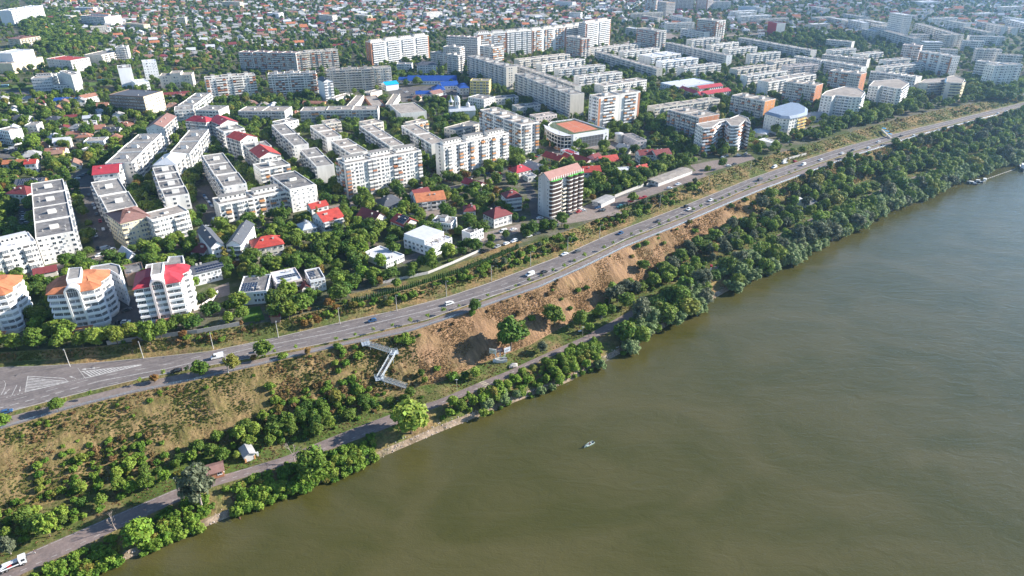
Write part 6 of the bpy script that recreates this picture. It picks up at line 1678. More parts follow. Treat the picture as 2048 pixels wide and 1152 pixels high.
# thuja hedge, saplings, cypresses
def along(px, step):
    pts = [np.array(G(x, y)) for x, y in px]; out = []; rest = 0
    for a, b_ in zip(pts, pts[1:]):
        L_ = np.linalg.norm((b_ - a)[:2]); t = rest
        while t < L_: out.append(a + (b_ - a) * t / L_); t += step
        rest = t - L_
    return out
for q in along([(706, 606), (760, 592), (816, 577), (923, 543), (1036, 497)], 1.15): PL.append(['thuja', q[0], q[1], q[2], random.uniform(.85, 1.2), 'hedge', 2])
for q in along([(1240, 418), (1285, 402), (1325, 390)], 1.5): PL.append(['thuja', q[0], q[1], q[2], random.uniform(.6, .9), 'hedge', 2])
for q in along([(80, 826), (310, 762), (500, 722), (683, 683), (850, 642), (1003, 588), (1100, 552), (1250, 481), (1366, 436), (1500, 377), (1600, 341)], 8.6):
    px, py = proj(*q)
    if random.random() < .8: PL.append(['sapling', q[0] + random.uniform(-.2, .2), q[1] + random.uniform(-.2, .2), float(hgt(q[0], q[1])), random.uniform(.75, 1.2), 'verge', 2])
for px, py in ((545, 612), (551, 618), (557, 628), (540, 600), (1012 + 92, 433), (1118, 431), (1130, 425), (1140, 418), (172, 532), (180, 530), (218, 520), (168, 545)): 
    x, y, z = G(px, py); PL.append(['cypress', x, y, z, random.uniform(.55, .75), 'cyp', 2])

# ---- build: the ones that show largest as things, the rest as one mass per kind
NAMES = {'tree': 'broadleaf_tree', 'light': 'light_green_tree', 'dark': 'dark_green_tree', 'autumn': 'yellowing_tree', 'willow': 'willow', 'olive': 'grey_green_tree', 'bush': 'bush', 'drybush': 'dry_bush', 'poplar': 'poplar', 'thuja': 'thuja', 'sapling': 'sapling', 'cypress': 'cypress'}
LOOK = {'tree': 'mid green round crowned tree', 'light': 'light green leafy tree', 'dark': 'dark green dense tree', 'autumn': 'yellowing small tree', 'willow': 'silvery pale green willow', 'olive': 'grey green feathery tree', 'bush': 'low green leafy bush', 'drybush': 'low brown dry bush', 'poplar': 'slender upright poplar'}
ZL = {'on the river edge left': 'at the water edge beside the olive river', 'between river and path left': 'between river and shaded path', 'between river and path centre': 'in the thicket between river and sunlit path', 'on the river edge centre': 'overhanging the water by the sunlit path',
 'willow belt': 'in the riverside belt', 'between river and path right': 'behind the willow belt by the river', 'in the park left': 'on the park strip', 'below the stairs': 'below the white metal stairs', 'in the park right': 'in the park wood between slope and river',
 'on the dry slope': 'on the dry grass slope', 'at the foot of the dry slope': 'low on the dry grass slope', 'wood on the slope right': 'in the wood climbing the right slope', 'wood at the crest right': 'along the roadside crest of the right wood', 'along the railing': 'just below the pavement railing',
 'on the upper bank': 'on the bank above the four lane road', 'small trees on the upper bank': 'among shrubs above the four lane road', 'tree row beside the junction': 'in the row beside the hatched junction', 'on the bank below the villas': 'on the bank below the solar roofed villas', 'on the far upper bank': 'on the far bank above the road'}
STZ = [(712, 676), (745, 672), (835, 695), (840, 792), (800, 795), (735, 772)]
PL = [p for p in PL if p[6] or not inpoly(*proj(p[1], p[2], p[3]), STZ) or (p[0] == 'drybush' and p[4] < .7)]
LIMIT = 290
BX = np.array([(b_[0], b_[1]) for b_ in BL]); STOP = {'with', 'a', 'an', 'the', 'of', 'and', 'by', 'in', 'on', 'under', 'behind', 'beside', 'to', 'its', 'left', 'right', 'at', 'between', 'joined', 'half', 'four', 'two', 'one', 'near', 'into', 'from', 'that'}
LM_ = [(70,1120,'white lorry'),(240,1060,'bare branches'),(430,945,'ruined shed'),(495,915,'zinc roofed kiosk'),(560,870,'long shaded path'),(640,950,'leafless branch'),(770,730,'metal stairs'),(823,866,'tallest light green tree'),(940,780,'path crossing'),(1000,722,'billboard'),(1026,733,'stone boulder'),
 (1108,648,'broad tree on the bare slope'),(1178,674,'walker in brown'),(1255,667,'red sculptures'),(1225,715,'small sandy gap'),(1330,600,'shaded path end'),(1418,562,'signal mast'),(1440,480,'park lawn'),(1540,494,'white banner'),(1590,455,'climbing frames'),(1610,405,'sail canopy'),(1700,400,'widest willows'),(1770,270,'blue covered stairs'),
 (1780,330,'wood middle'),(1950,365,'moored boats'),(2040,337,'barge'),(1060,551,'white van'),(745,643,'blue hatchback'),(1520,361,'dark van'),(1241,468,'dark blue hatchback'),(100,765,'hatched junction'),(250,735,'hatched tip'),(427,698,'lamp below the crimson house'),(557,675,'lamp below the dark villa'),(680,648,'ochre tree lamp'),(893,593,'hedge lamp'),(1900,230,'dry upper bank'),(300,800,'widest dry slope'),(120,880,'left end of the slope'),(620,800,'green scrub patch')]
LX = np.array([G(q[0], q[1])[:2] for q in LM_])
def where(kind, x, y, s, zone):
    big = 'small ' if s < .66 else ('large ' if s > .98 else '')
    if zone in ZL:
        k = int(np.argmin(np.hypot(LX[:, 0] - x, LX[:, 1] - y))); sh = ZL[zone].split(' beside ')[0].split(' in the thicket ')[0].split(' by the ')[0]
        return ' '.join((big + LOOK[kind] + ' ' + sh + ' near the ' + LM_[k][2]).split()[:16])
    k = int(np.argmin(np.hypot(BX[:, 0] - x, BX[:, 1] - y))); w = BL[k][2].replace(',', '').split()[:8]
    while w[-1] in STOP: w.pop()
    return big + LOOK[kind] + ' beside the ' + ' '.join(w)
bykind = {}
for p in PL: bykind.setdefault(p[0], []).append(p)
first = {}
counts = {}
for kind, items in bykind.items():
    items.sort(key=lambda p: (-p[6], -p[4] * PROTO[kind][0][3] / math.sqrt(p[1] ** 2 + p[2] ** 2 + (CAMZ - p[3]) ** 2)))
    rest = {}
    for n_, (k, x, y, z, s, zone, prio) in enumerate(items):
        vi = random.randrange(len(PROTO[kind])); cm, tm, H_, R_ = PROTO[kind][vi]
        sz = s * random.uniform(.85, 1.15); sx = s * random.uniform(.85, 1.2)
        if n_ < LIMIT or prio == 1:
            if prio == 1: lab, grp = zone, None
            elif kind == 'thuja': lab, grp = 'clipped dark green thuja in the long hedge above the road', 'thujas of the long hedge'
            elif kind == 'sapling': lab, grp = 'thin young tree with a small crown on the road verge', 'saplings along the road verge'
            elif kind == 'cypress': lab, grp = 'narrow dark cypress standing close to a house front', 'narrow cypresses by the houses'
            else:
                lab = where(kind, x, y, s, zone); grp = lab
            if tm is None:
                o = put(NAMES[kind], cm, None, (x, y, z - .1), random.uniform(0, 6.28), (sx, sx * random.uniform(.85, 1.18), sz), label=lab, category='bush' if 'bush' in kind else 'tree', group=grp)
            else:
                o = thing(NAMES[kind], lab, 'tree', (x, y, z - .1), random.uniform(0, 6.28), grp, sc=(sx, sx * random.uniform(.85, 1.18), sz))
                put('crown', cm, o); put('trunk', tm, o)
            first.setdefault((kind, vi), o)
        else: rest.setdefault(vi, []).append((x, y, z - .1, sx, sz))
    counts[kind] = (len(items), sum(len(v) for v in rest.values()))
    for vi, L_ in rest.items():
        me = bpy.data.meshes.new('wood'); me.from_pydata([p[:3] for p in L_], [], [])
        at = me.attributes.new('scl', 'FLOAT_VECTOR', 'POINT'); at.data.foreach_set('vector', [c for p in L_ for c in (p[3], p[3], p[4])])
        at = me.attributes.new('rot', 'FLOAT', 'POINT'); at.data.foreach_set('value', [random.uniform(0, 6.28) for _ in L_])
        src = first.get((kind, vi)); src = next((c for c in src.children if c.name.startswith('crown')), src) if src else None
        if src is None: continue
        o = put({'bush': 'undergrowth', 'drybush': 'undergrowth'}.get(kind, 'woods'), me, kind='stuff', label='further ' + LOOK.get(kind, 'trees') + 's filling the town and banks', category='trees')
        g = bpy.data.node_groups.new('plant_wood', 'GeometryNodeTree')
        g.interface.new_socket('Geometry', in_out='INPUT', socket_type='NodeSocketGeometry'); g.interface.new_socket('Geometry', in_out='OUTPUT', socket_type='NodeSocketGeometry')
        gi, go = g.nodes.new('NodeGroupInput'), g.nodes.new('NodeGroupOutput')
        ip = g.nodes.new('GeometryNodeInstanceOnPoints'); ob = g.nodes.new('GeometryNodeObjectInfo'); ob.inputs['Object'].default_value = src; ob.inputs['As Instance'].default_value = True
        na = g.nodes.new('GeometryNodeInputNamedAttribute'); na.data_type = 'FLOAT_VECTOR'; na.inputs['Name'].default_value = 'scl'
        nr = g.nodes.new('GeometryNodeInputNamedAttribute'); nr.data_type = 'FLOAT'; nr.inputs['Name'].default_value = 'rot'
        cx = g.nodes.new('ShaderNodeCombineXYZ')
        lk = g.links.new
        lk(gi.outputs[0], ip.inputs['Points']); lk(ob.outputs['Geometry'], ip.inputs['Instance']); lk(na.outputs['Attribute'], ip.inputs['Scale'])
        lk(nr.outputs['Attribute'], cx.inputs['Z']); lk(cx.outputs[0], ip.inputs['Rotation']); lk(ip.outputs[0], go.inputs[0])
        md = o.modifiers.new('plants', 'NODES'); md.node_group = g
print('PLANTS', counts, 'HOUSES', len(HOUSES))
# ---- leafless branches
for px, py, s in ((232, 1060, 1.25), (590, 925, 1.5), (370, 1005, 1.2), (30 + 660, 870, .0)):
    if s:
        x, y, z = G(px, py); put('dead_tree', dead_mesh(int(px)), None, (x, y, z), px * .1, s, label={232: 'bare grey branches beside the leaning tree at the path', 590: 'bare grey branches in front of the tall dense tree', 370: 'bare pale twigs beside the grey green tree'}[px], category='tree')
# ---- tussocks of dry grass
def tuft_field(name, n, ia, ib, size, mats_, hmin, hmax, seed):
    r = np.random.default_rng(seed); u = r.uniform(UMIN, 900, n * 3); pr = profile(u)[0]
    x, y = xy(u, pr[ia] + .4 + (pr[ib] - pr[ia] - .8) * r.random(len(u))); z = hgt(x, y); px, py = proj(x, y, z)
    k = np.where((px > -40) & (px < 2080) & (py < 1180) & (py > 0))[0][:n]; x, y, z, px = x[k], y[k], z[k], px[k]; m = len(x)
    s_ = size * r.uniform(.6, 1.5, m); hh = r.uniform(hmin, hmax, m); a = r.uniform(0, 6.28, m)
    bare = ((px > 835) & (px < 1500)) if ia == 6 else np.zeros(m, bool)
    mi = np.where(bare, np.where(r.random(m) < .8, 0, 1), np.where(noise2(x, y, .09) > .5, 2, r.integers(0, 3, m)))
    V = []; 
    for b2 in range(3):
        dx, dy = np.cos(a + b2 * 2.1) * s_, np.sin(a + b2 * 2.1) * s_; h2 = hh * np.where(bare, .35, 1)
        V.append(np.stack([np.stack([x - dx, y - dy, z - .15], 1), np.stack([x + dx, y + dy, z - .15], 1), np.stack([x + dx * .7, y + dy * .7, z + h2], 1), np.stack([x - dx * .7, y - dy * .7, z + h2 * .9], 1)], 1).reshape(-1, 3))
    V = np.concatenate(V).tolist(); F = [(4 * i, 4 * i + 1, 4 * i + 2, 4 * i + 3) for i in range(3 * m)]
    me = bpy.data.meshes.new(name); me.from_pydata(V, [], F)
    for m_ in mats_: me.materials.append(m_)
    me.polygons.foreach_set('material_index', np.tile(mi, 3).astype(int).tolist()); me.update()
    return put(name, me, kind='stuff')
T1 = leaf_mat('straw_grass', (.37, .25, .125), (.42, .29, .15), hue=.01, trans=.2)
T2 = leaf_mat('brown_grass', (.25, .16, .075), (.32, .205, .095), hue=.01, trans=.2)
T3 = leaf_mat('green_weeds', (.10, .13, .03), (.15, .16, .045), hue=.015, trans=.2)
tuft_field('dry_grass', 52000, 6, 7, .36, [T1, T2, T3], .16, .42, 1)
tuft_field('bank_grass', 9000, 10, 11, .4, [T2, T3, T3], .2, .5, 2)
tuft_field('park_grass', 7000, 5, 6, .35, [T3, T3, T2], .1, .25, 3)

# ------------------------------------------------------------------ vehicles
def paintm(name, c): return mat(name, c, .28, spec=.5)
CP = {'white': paintm('white_car_paint', (.78, .78, .77)), 'silver': paintm('silver_car_paint', (.42, .43, .44)), 'grey': paintm('dark_grey_car_paint', (.09, .095, .10)), 'black': paintm('black_car_paint', (.018, .018, .02)),
      'blue': paintm('blue_car_paint', (.035, .10, .22)), 'red': paintm('red_car_paint', (.38, .02, .025)), 'green': paintm('teal_car_paint', (.05, .20, .20))}
M_tyre = mat('tyre_rubber', (.018, .018, .018), .85)
M_rim = mat('alloy_rim', (.5, .5, .5), .35, metal=.7)
M_lampw = mat('headlamp_glass', (.75, .75, .72), .1)
M_lampr = mat('tail_lamp_glass', (.45, .01, .01), .15)
def loft(prof, halfw, m, tuck=.82, zt=1.0):
    """car-like body: a side outline with sides that lean in above the waist"""
    mb = MB(); n = len(prof)
    wz = lambda z: halfw * (1 if z < zt else 1 - (1 - tuck) * (z - zt) / .5)
    Lf = [(x, -wz(z), z) for x, z in prof]; Rt = [(x, wz(z), z) for x, z in prof]
    for i in range(n):
        j = (i + 1) % n; mb.face([Lf[j], Lf[i], Rt[i], Rt[j]], m)
    mb.face(Lf, m); mb.face(Rt[::-1], m)
    return mb
SHAPES = {
 'hatch': ([(-2.0,.35),(2.0,.35),(2.08,.62),(1.95,.82),(1.05,.98),(.35,1.45),(-1.25,1.48),(-1.9,1.02),(-2.02,.7)], .86, [(.98,1.0),(.38,1.40),(-1.2,1.42),(-1.75,1.03)]),
 'saloon': ([(-2.25,.35),(2.2,.35),(2.28,.6),(2.12,.8),(1.15,.95),(.45,1.40),(-.9,1.42),(-1.55,1.02),(-2.2,.98),(-2.28,.65)], .88, [(1.05,.98),(.48,1.35),(-.87,1.37),(-1.45,1.02)]),
 'estate': ([(-2.3,.4),(2.15,.4),(2.25,.7),(2.1,.95),(1.2,1.1),(.5,1.66),(-1.95,1.68),(-2.25,1.1),(-2.32,.75)], .92, [(1.1,1.12),(.53,1.6),(-1.9,1.62),(-2.12,1.14)]),
 'van': ([(-2.6,.4),(2.45,.4),(2.55,.75),(2.4,1.05),(1.75,1.3),(1.2,2.1),(-2.5,2.15),(-2.62,.8)], .98, [(1.72,1.32),(1.24,2.0),(.35,2.0),(.35,1.3)]),
}
_vm = {}
def wheel_mesh():
    if 'w' not in _vm:
        mb = MB(); mb.tube((0, -.1, 0), (0, .1, 0), .32, n=12, m=0); mb.tube((0, -.115, 0), (0, .115, 0), .19, n=8, m=1); _vm['w'] = mb.mesh('wheel', [M_tyre, M_rim])
    return _vm['w']
def car(px, py, colr, shape='hatch', label=None, flip=False, head=None, group=None, dz=.05):
    x, y, z = G(px, py); z = max(z, float(hgt(x, y))) + dz
    if head is None:
        u, v = uv(x, y); pr = profile(np.array([u]))[0]
        if pr[7][0] < v < pr[10][0]:
            a, b_ = xy(u - 3, float(vat(L_mid, u - 3))), xy(u + 3, float(vat(L_mid, u + 3))); head = math.atan2(b_[1] - a[1], b_[0] - a[0])
        else:
            best = min(STREET_SEGS, key=lambda s: np.linalg.norm((s[0] + s[1]) / 2 - (x, y))); d = best[1] - best[0]; head = math.atan2(d[1], d[0])
    if flip: head += math.pi
    prof, hw, gl = SHAPES[shape]
    k = (shape, colr)
    if k not in _vm:
        _vm[k] = loft(prof, hw, 0, zt=gl[0][1]).mesh('body', CP[colr])
    if ('g', shape) not in _vm:
        mb = MB(); zt = gl[0][1]; wz = lambda q: hw * (1 if q < zt else 1 - .18 * (q - zt) / .5) + .012
        for s in (-1, 1):
            q = [(p[0], s * wz(p[1]), p[1]) for p in gl]; mb.face(q if s < 0 else q[::-1])
        f0, f1 = gl[0], gl[1]; o_ = .05
        mb.face([(f0[0] + o_, -hw * .88, f0[1]), (f0[0] + o_, hw * .88, f0[1]), (f1[0] + o_, hw * .76, f1[1]), (f1[0] + o_, -hw * .76, f1[1])])
        if shape != 'van':
            r0, r1 = gl[-1], gl[-2]
            mb.face([(r0[0] - .12, hw * .86, r0[1]), (r0[0] - .12, -hw * .86, r0[1]), (r1[0] - .08, -hw * .76, r1[1]), (r1[0] - .08, hw * .76, r1[1])])
        _vm[('g', shape)] = mb.mesh('windows', M_glass)
        mb = MB(); xm = max(p[0] for p in prof); xn = min(p[0] for p in prof)
        mb.box(-.18, .18, -.05, .05, -.09, .09); _vm['hl'] = _vm.get('hl') or mb.mesh('headlight', M_lampw)
        mb = MB(); mb.box(-.1, .1, -.05, .05, -.12, .12); _vm['tl'] = _vm.get('tl') or mb.mesh('tail_light', M_lampr)
    cname = {'van': 'van'}.get(shape, 'car')
    r = thing(cname, label or f'{colr} {shape} car', 'van' if shape == 'van' else 'car', (x, y, z), head, group)
    put('body', _vm[k], r); put('windows', _vm[('g', shape)], r)
    xm = max(p[0] for p in prof); xn = min(p[0] for p in prof)
    for wx in (xm - .85, xn + .85):
        for s in (-1, 1): put('wheel', wheel_mesh(), r, (wx, s * (hw - .08), .32))
    for s in (-1, 1):
        put('headlight', _vm['hl'], r, (xm - .12, s * hw * .72, .68)); put('tail_light', _vm['tl'], r, (xn + .06, s * hw * .8, .8))
    return r
MOV = [(745,643,'blue','hatch','blue hatchback alone on the lower carriageway, closest to the camera'),(899,609,'white','estate','white estate car beside the long centre line, above the lone tree'),(1060,551,'white','van','white van followed closely by a black car'),
 (1088,546,'black','hatch','black hatchback just ahead of the white van'),(1129,510,'white','saloon','white saloon near the kerb above the bare slope'),(1155,504,'grey','saloon','dark grey saloon overtaking the white saloon'),(1241,468,'blue','hatch','dark blue hatchback below the cream tower'),
 (1317,443,'grey','saloon','dark saloon between two tree shadows'),(1421,402,'white','hatch','white hatchback on the middle stretch of road'),(1372,414,'black','hatch','black hatchback in front of a white one, middle stretch'),(1377,420,'white','hatch','white hatchback side by side with a black one'),
 (1520,361,'grey','van','dark van by the dense shrubs'),(1548,336,'white','van','white van parked at the stone steps, first'),(1569,327,'white','van','white van parked at the stone steps, second'),(1606,331,'white','van','white lorry like van in the middle of the bend'),
 (1590,324,'red','hatch','red car at the stone steps'),(1641,321,'white','hatch','white car below the wooded bend'),(1684,308,'white','saloon','white saloon following the bend'),(1705,302,'grey','hatch','grey car following the bend'),(1737,297,'white','hatch','white hatchback below the dry upper slope'),
 (1756,285,'white','hatch','white car just below the blue stairs'),(1802,273,'grey','saloon','dark car right of the blue stairs'),(1796,281,'white','hatch','white car next to a dark one right of the blue stairs'),(1828,273,'white','estate','white estate under the long tree shadow'),
 (1876,262,'silver','hatch','silver car on the last straight'),(1996,228,'white','hatch','white car farthest along the road'),(2012,224,'white','hatch','white car behind the farthest one'),(1930,247,'grey','hatch','grey car on the far straight'),
 (435,716,'white','van','white van passing the twin crowned roadside tree'),(519,703,'white','hatch','white car half hidden by a roadside tree'),(353,744,'black','saloon','black car half hidden in roadside tree shade'),(14,826,'blue','hatch','blue car cut by the left edge')]
for i, (px, py, c, s, lab) in enumerate(MOV): car(px, py, c, s, lab, flip=(i % 2 == 0))
PARK = [('parked along the corniche hedge', [(972,504,'black','saloon'),(995,495,'silver','hatch'),(1013,489,'white','hatch'),(1028,484,'white','estate'),(1057,474,'white','saloon'),(1074,469,'grey','saloon'),(1090,456,'red','hatch'),(1111,452,'white','hatch'),(956,484,'silver','estate'),(1006,465,'white','van'),(1027,461,'white','saloon')]),
 ('parked in front of the cream tower', [(1080,438,'white','saloon'),(1091,440,'black','hatch'),(1102,441,'grey','saloon'),(1132,433,'black','estate'),(1139,430,'black','hatch'),(1157,425,'red','hatch'),(1165,422,'white','hatch'),(1195,417,'blue','hatch'),(1206,421,'black','saloon')]),
 ('parked on the gravel lot', [(1203,423,'grey','hatch'),(1239,415,'green','estate'),(1250,411,'grey','hatch'),(1261,404,'red','hatch'),(1281,398,'red','hatch'),(1288,396,'red','saloon'),(1339,378,'white','hatch'),(1356,370,'white','saloon')]),
 ('parked above the dry bank', [(1457,333,'white','hatch'),(1468,330,'grey','hatch'),(1446,316,'white','hatch'),(1452,313,'silver','hatch'),(1477,312,'white','hatch'),(1491,309,'silver','hatch'),(1374,300,'green','hatch')]),
 ('parked along the street by the white slabs', [(941,356,'white','saloon'),(962,351,'grey','hatch'),(975,348,'blue','hatch'),(988,353,'black','hatch'),(995,344,'white','saloon'),(999,350,'red','hatch'),(1009,340,'grey','hatch'),(1020,336,'red','hatch'),(1051,325,'white','estate'),(1059,321,'white','hatch'),(1071,316,'red','hatch'),(1077,312,'blue','hatch'),(829,383,'red','hatch'),(840,380,'white','estate'),(771,392,'white','estate'),(868,377,'grey','hatch')]),
 ('parked along the straight dark street', [(187,411,'silver','hatch'),(190,418,'white','hatch'),(194,430,'grey','saloon'),(189,462,'white','saloon'),(193,473,'silver','hatch'),(207,460,'white','hatch'),(212,499,'silver','van'),(224,501,'white','hatch'),(201,444,'red','hatch'),(178,392,'grey','hatch'),(196,498,'black','hatch'),(199,513,'white','estate'),(296,501,'white','van'),(360,484,'white','hatch'),(377,480,'silver','hatch'),(342,488,'black','hatch')]),
 ('parked in the lane beside the orange balcony block', [(409,394,'blue','hatch'),(412,398,'silver','hatch'),(415,402,'grey','hatch'),(418,406,'white','hatch'),(421,410,'blue','hatch'),(424,414,'silver','hatch'),(413,456,'white','estate'),(400,434,'black','saloon'),(410,424,'silver','hatch'),(427,440,'white','hatch')]),
 ('parked in the shaded court at the left', [(47,428,'silver','hatch'),(48,432,'grey','hatch'),(48,436,'silver','hatch'),(49,440,'white','hatch'),(50,444,'grey','hatch'),(51,448,'silver','hatch'),(52,453,'white','hatch')]),
 ('parked in the side yard by the crimson gable', [(149,363,'silver','hatch'),(154,359,'white','saloon'),(159,355,'black','hatch'),(165,352,'grey','hatch'),(172,349,'black','hatch'),(145,368,'blue','hatch')]),
 ('parked in the car park at the left edge', [(13,301,'white','hatch'),(22,299,'silver','van'),(29,297,'grey','hatch'),(35,300,'silver','hatch'),(6,305,'black','hatch'),(18,306,'grey','hatch')]),
 ('parked between the rounded apartment houses', [(252,646,'white','hatch'),(240,646,'black','hatch'),(254,622,'grey','saloon'),(96,662,'black','hatch'),(84,664,'black','saloon')]),
 ('parked in the market yard', [(800 + 13 * i, 186 + (i * 5) % 12 - 6, ['silver','white','grey','blue','black','red'][i % 6], 'hatch') for i in range(12)]),
 ('parked by the bus yard', [(1248 + 9 * i, 88 - i * 1.2 - (i % 2) * 3, ['silver','white','grey','white','black'][i % 5], 'hatch') for i in range(9)]),
 ('parked in the school trees', [(1285 + 9 * i, 196 + (i % 3) * 3, ['silver','white','blue','grey'][i % 4], 'hatch') for i in range(7)]),
 ('parked by the hotel', [(1865 + 9 * i, 203 - i * .8, ['silver','white','grey'][i % 3], 'hatch') for i in range(6)])]
for zone, L_ in PARK:
    tot = {}
    for i, (px, py, c, s) in enumerate(L_): tot[(c, s)] = tot.get((c, s), 0) + 1
    seen = {}
    ORD = ['first', 'second', 'third', 'fourth', 'fifth']
    for i, (px, py, c, s) in enumerate(L_):
        k = (c, s); seen[k] = seen.get(k, 0) + 1
        o_ = '' if tot[k] == 1 else f', {ORD[seen[k] - 1]} of its colour'
        hd = None if 'street' in zone or 'lane' in zone or 'hedge' in zone else (0.3 + (i % 3) * .25 if zone != 'parked in the shaded court at the left' else .15)
        car(px, py, c, s, f'{c} {"van" if s == "van" else s + (" car" if s in ("hatch",) else "") if s != "hatch" else "hatchback"} {zone}{o_}', flip=i % 2 == 1, head=hd, group='cars ' + zone, dz=.08)
def bus(px, py, c1, lab):
    x, y, z = G(px, py); d = np.array(P(260, 175, ZP)) - np.array(P(0, 185, ZP)); r = thing('bus', lab, 'bus', (x, y, z + .05), math.atan2(d[1], d[0]))
    mb = MB(); mb.box(-6, 6, -1.25, 1.25, .35, 3.0); put('body', mb.mesh('body', mat('bus_paint', c1, .4)), r)
    for s in (-1, 1):
        for i in range(6): wb_ = MB(); wb_.box(-5.6 + i * 1.9, -4.0 + i * 1.9, s * 1.26 - .02, s * 1.26 + .02, 1.3, 2.4); put('window', wb_.mesh('window', M_glass), r)
        for wx in (-3.8, 3.9): put('wheel', wheel_mesh(), r, (wx, s * 1.15, .45), 0, 1.4)
bus(207, 164, (.03, .14, .13), 'dark teal bus on the upper boulevard'); bus(7, 175, (.25, .45, .6), 'pale blue bus cut by the left edge on the boulevard')

# ------------------------------------------------------------------ lamps
def lamp(px, py, lab, Hh=9.2, turn=0.0):
    x, y, z = G(px, py); r = thing('street_lamp', lab, 'street lamp', (x, y, z), math.atan2(-VD[1], -VD[0]) + turn, 'lamps along the road')
    if 'lp' not in _vm:
        mb = MB(); mb.tube((0, 0, -.3), (0, 0, 8.4), .17, .10, 8); _vm['lp'] = mb.mesh('pole', M_conc)
        mb = MB(); mb.tube((0, 0, 8.3), (.5, 0, 9.0), .06, .05, 6); mb.tube((.5, 0, 9.0), (1.9, 0, 9.35), .05, .045, 6); _vm['la'] = mb.mesh('arm', M_metal)
        mb = MB(); mb.box(1.7, 2.5, -.14, .14, 9.28, 9.45); _vm['lh'] = mb.mesh('lamp_head', M_metal)
    put('pole', _vm['lp'], r); put('arm', _vm['la'], r); put('lamp_head', _vm['lh'], r)
LM = [(140,733,'concrete street lamp beside the hatched junction marking'),(287,717,'concrete street lamp left of the dry bank shrubs'),(427,698,'concrete street lamp below the crimson roofed house'),(557,675,'concrete street lamp below the dark solar villa'),(680,648,'concrete street lamp at the ochre tree corner'),
 (794,622,'concrete street lamp below the end of the thuja hedge'),(893,593,'concrete street lamp in the middle of the thuja hedge stretch'),(983,562,'concrete street lamp beside a round bank tree'),(1061,532,'concrete street lamp below the parked cars of the corniche'),(1135,502,'concrete street lamp at the dense bank shrubs'),
 (1199,477,'concrete street lamp below the cream tower'),(1319,416,'concrete street lamp with wires below the gravel lot'),(1417,372,'concrete street lamp near the pale shrubs'),(1500,341,'concrete street lamp before the stone steps'),(457,746,'concrete street lamp on the river side by the twin crowned tree'),(1600,303,'concrete street lamp above the stone steps'),(1700,272,'concrete street lamp on the far dry bank')]
for i, (px, py, lab) in enumerate(LM): lamp(px, py, lab, turn=0 if i != 14 else math.pi)
for px, py, lab in ((914,743+36,'white lamp post on the path beside clipped bushes'),(356,978,'short white lamp post above the shaded path'),(1165,672,'white lamp post by the small round path tree'),(1205,628,'white lamp head in the yellow green tree')):
    x, y, z = G(px, py); r = thing('path_lamp', lab, 'street lamp', (x, y, z), 0, None)
    mb = MB(); mb.tube((0, 0, -.2), (0, 0, 5), .07, .05, 6); put('pole', mb.mesh('pole', M_conc), r); mb = MB(); mb.box(-.5, .5, -.12, .12, 5, 5.15); put('lamp_head', mb.mesh('lamp_head', M_frame), r)

# ------------------------------------------------------------------ railing, walls, fences
M_rail = mat('blue_grey_railing', (.22, .33, .42), .5, metal=.2)
rl = MB(); ps = MB(); us = np.arange(UMIN, 760, 2.5); cv_ = profile(us)[0][7] + .25
pts3 = [(*xy(u, v), ZROAD) for u, v in zip(us, cv_)]
for a, b_ in zip(pts3, pts3[1:]):
    for hh in (.45, .75, 1.05): rl.tube((a[0], a[1], a[2] + hh), (b_[0], b_[1], b_[2] + hh), .035, n=4, caps=False)
rr = thing('railing', 'long blue grey railing along the top of the dry slope', 'railing', me=rl.mesh('rails', M_rail))
for i, a in enumerate(pts3[:390]):
    ps.tube((a[0], a[1], a[2] - .2), (a[0], a[1], a[2] + 1.1), .05, n=4)
put('posts', ps.mesh('posts', M_rail), rr, kind='stuff')
def fence(name, lab, cat, px, hh, m, step=2.2, base=None, th=.12, gap=.06):
    pts = [np.array(G(x, y)) for x, y in px]; r = thing(name, lab, cat, tuple(pts[0])); o_ = pts[0]
    me = None
    mb = MB(); mb.box(0, step - gap, -th / 2, th / 2, -.4, hh); me = mb.mesh('panel', m)
    for a, b_ in zip(pts, pts[1:]):
        L_ = np.linalg.norm((b_ - a)[:2]); n = max(1, int(round(L_ / step))); ang = math.atan2(b_[1] - a[1], b_[0] - a[0])
        for i in range(n):
            q = a + (b_ - a) * i / n; put('panel', me, r, (q[0] - o_[0], q[1] - o_[1], q[2] - o_[2]), ang, (L_ / n / step, 1, 1))
    return r
fence('fence', 'white panel fence along the gravel lot', 'fence', [(1229,396),(1253,386),(1287,373)], 2.2, M_conc, 2.6)
fence('fence', 'short white panel fence by the garage row', 'fence', [(1293,373),(1309,366)], 2.2, M_conc, 2.6)
fence('fence', 'pale boundary fence with posts below the large white villa', 'fence', [(762,568),(800,560),(856,548),(905,528),(960,503)], 1.5, mat('pale_fence', (.55, .52, .49), .8, var=.15, scale=.6), 2.4)
fence('wall', 'long concrete wall above the dry bank at the left', 'wall', [(215,690),(300,678),(395,667),(480,651)], 2.0, M_plinth, 3.0, th=.25)
fence('wall', 'curved white garden wall right of the crimson roofed house', 'wall', [(388,622),(405,616),(425,603),(437,588)], 2.2, W['pink'], 2.0, th=.25)
fence('fence', 'white garden fence in front of the dark hipped house', 'fence', [(770,424),(800,428),(830,433),(850,436)], 1.6, W['pink'], 2.2)
fence('wall', 'low stone retaining steps by the parked vans', 'wall', [(1566,322),(1590,315),(1612,309)], 1.4, M_conc, 2.5, th=.6)
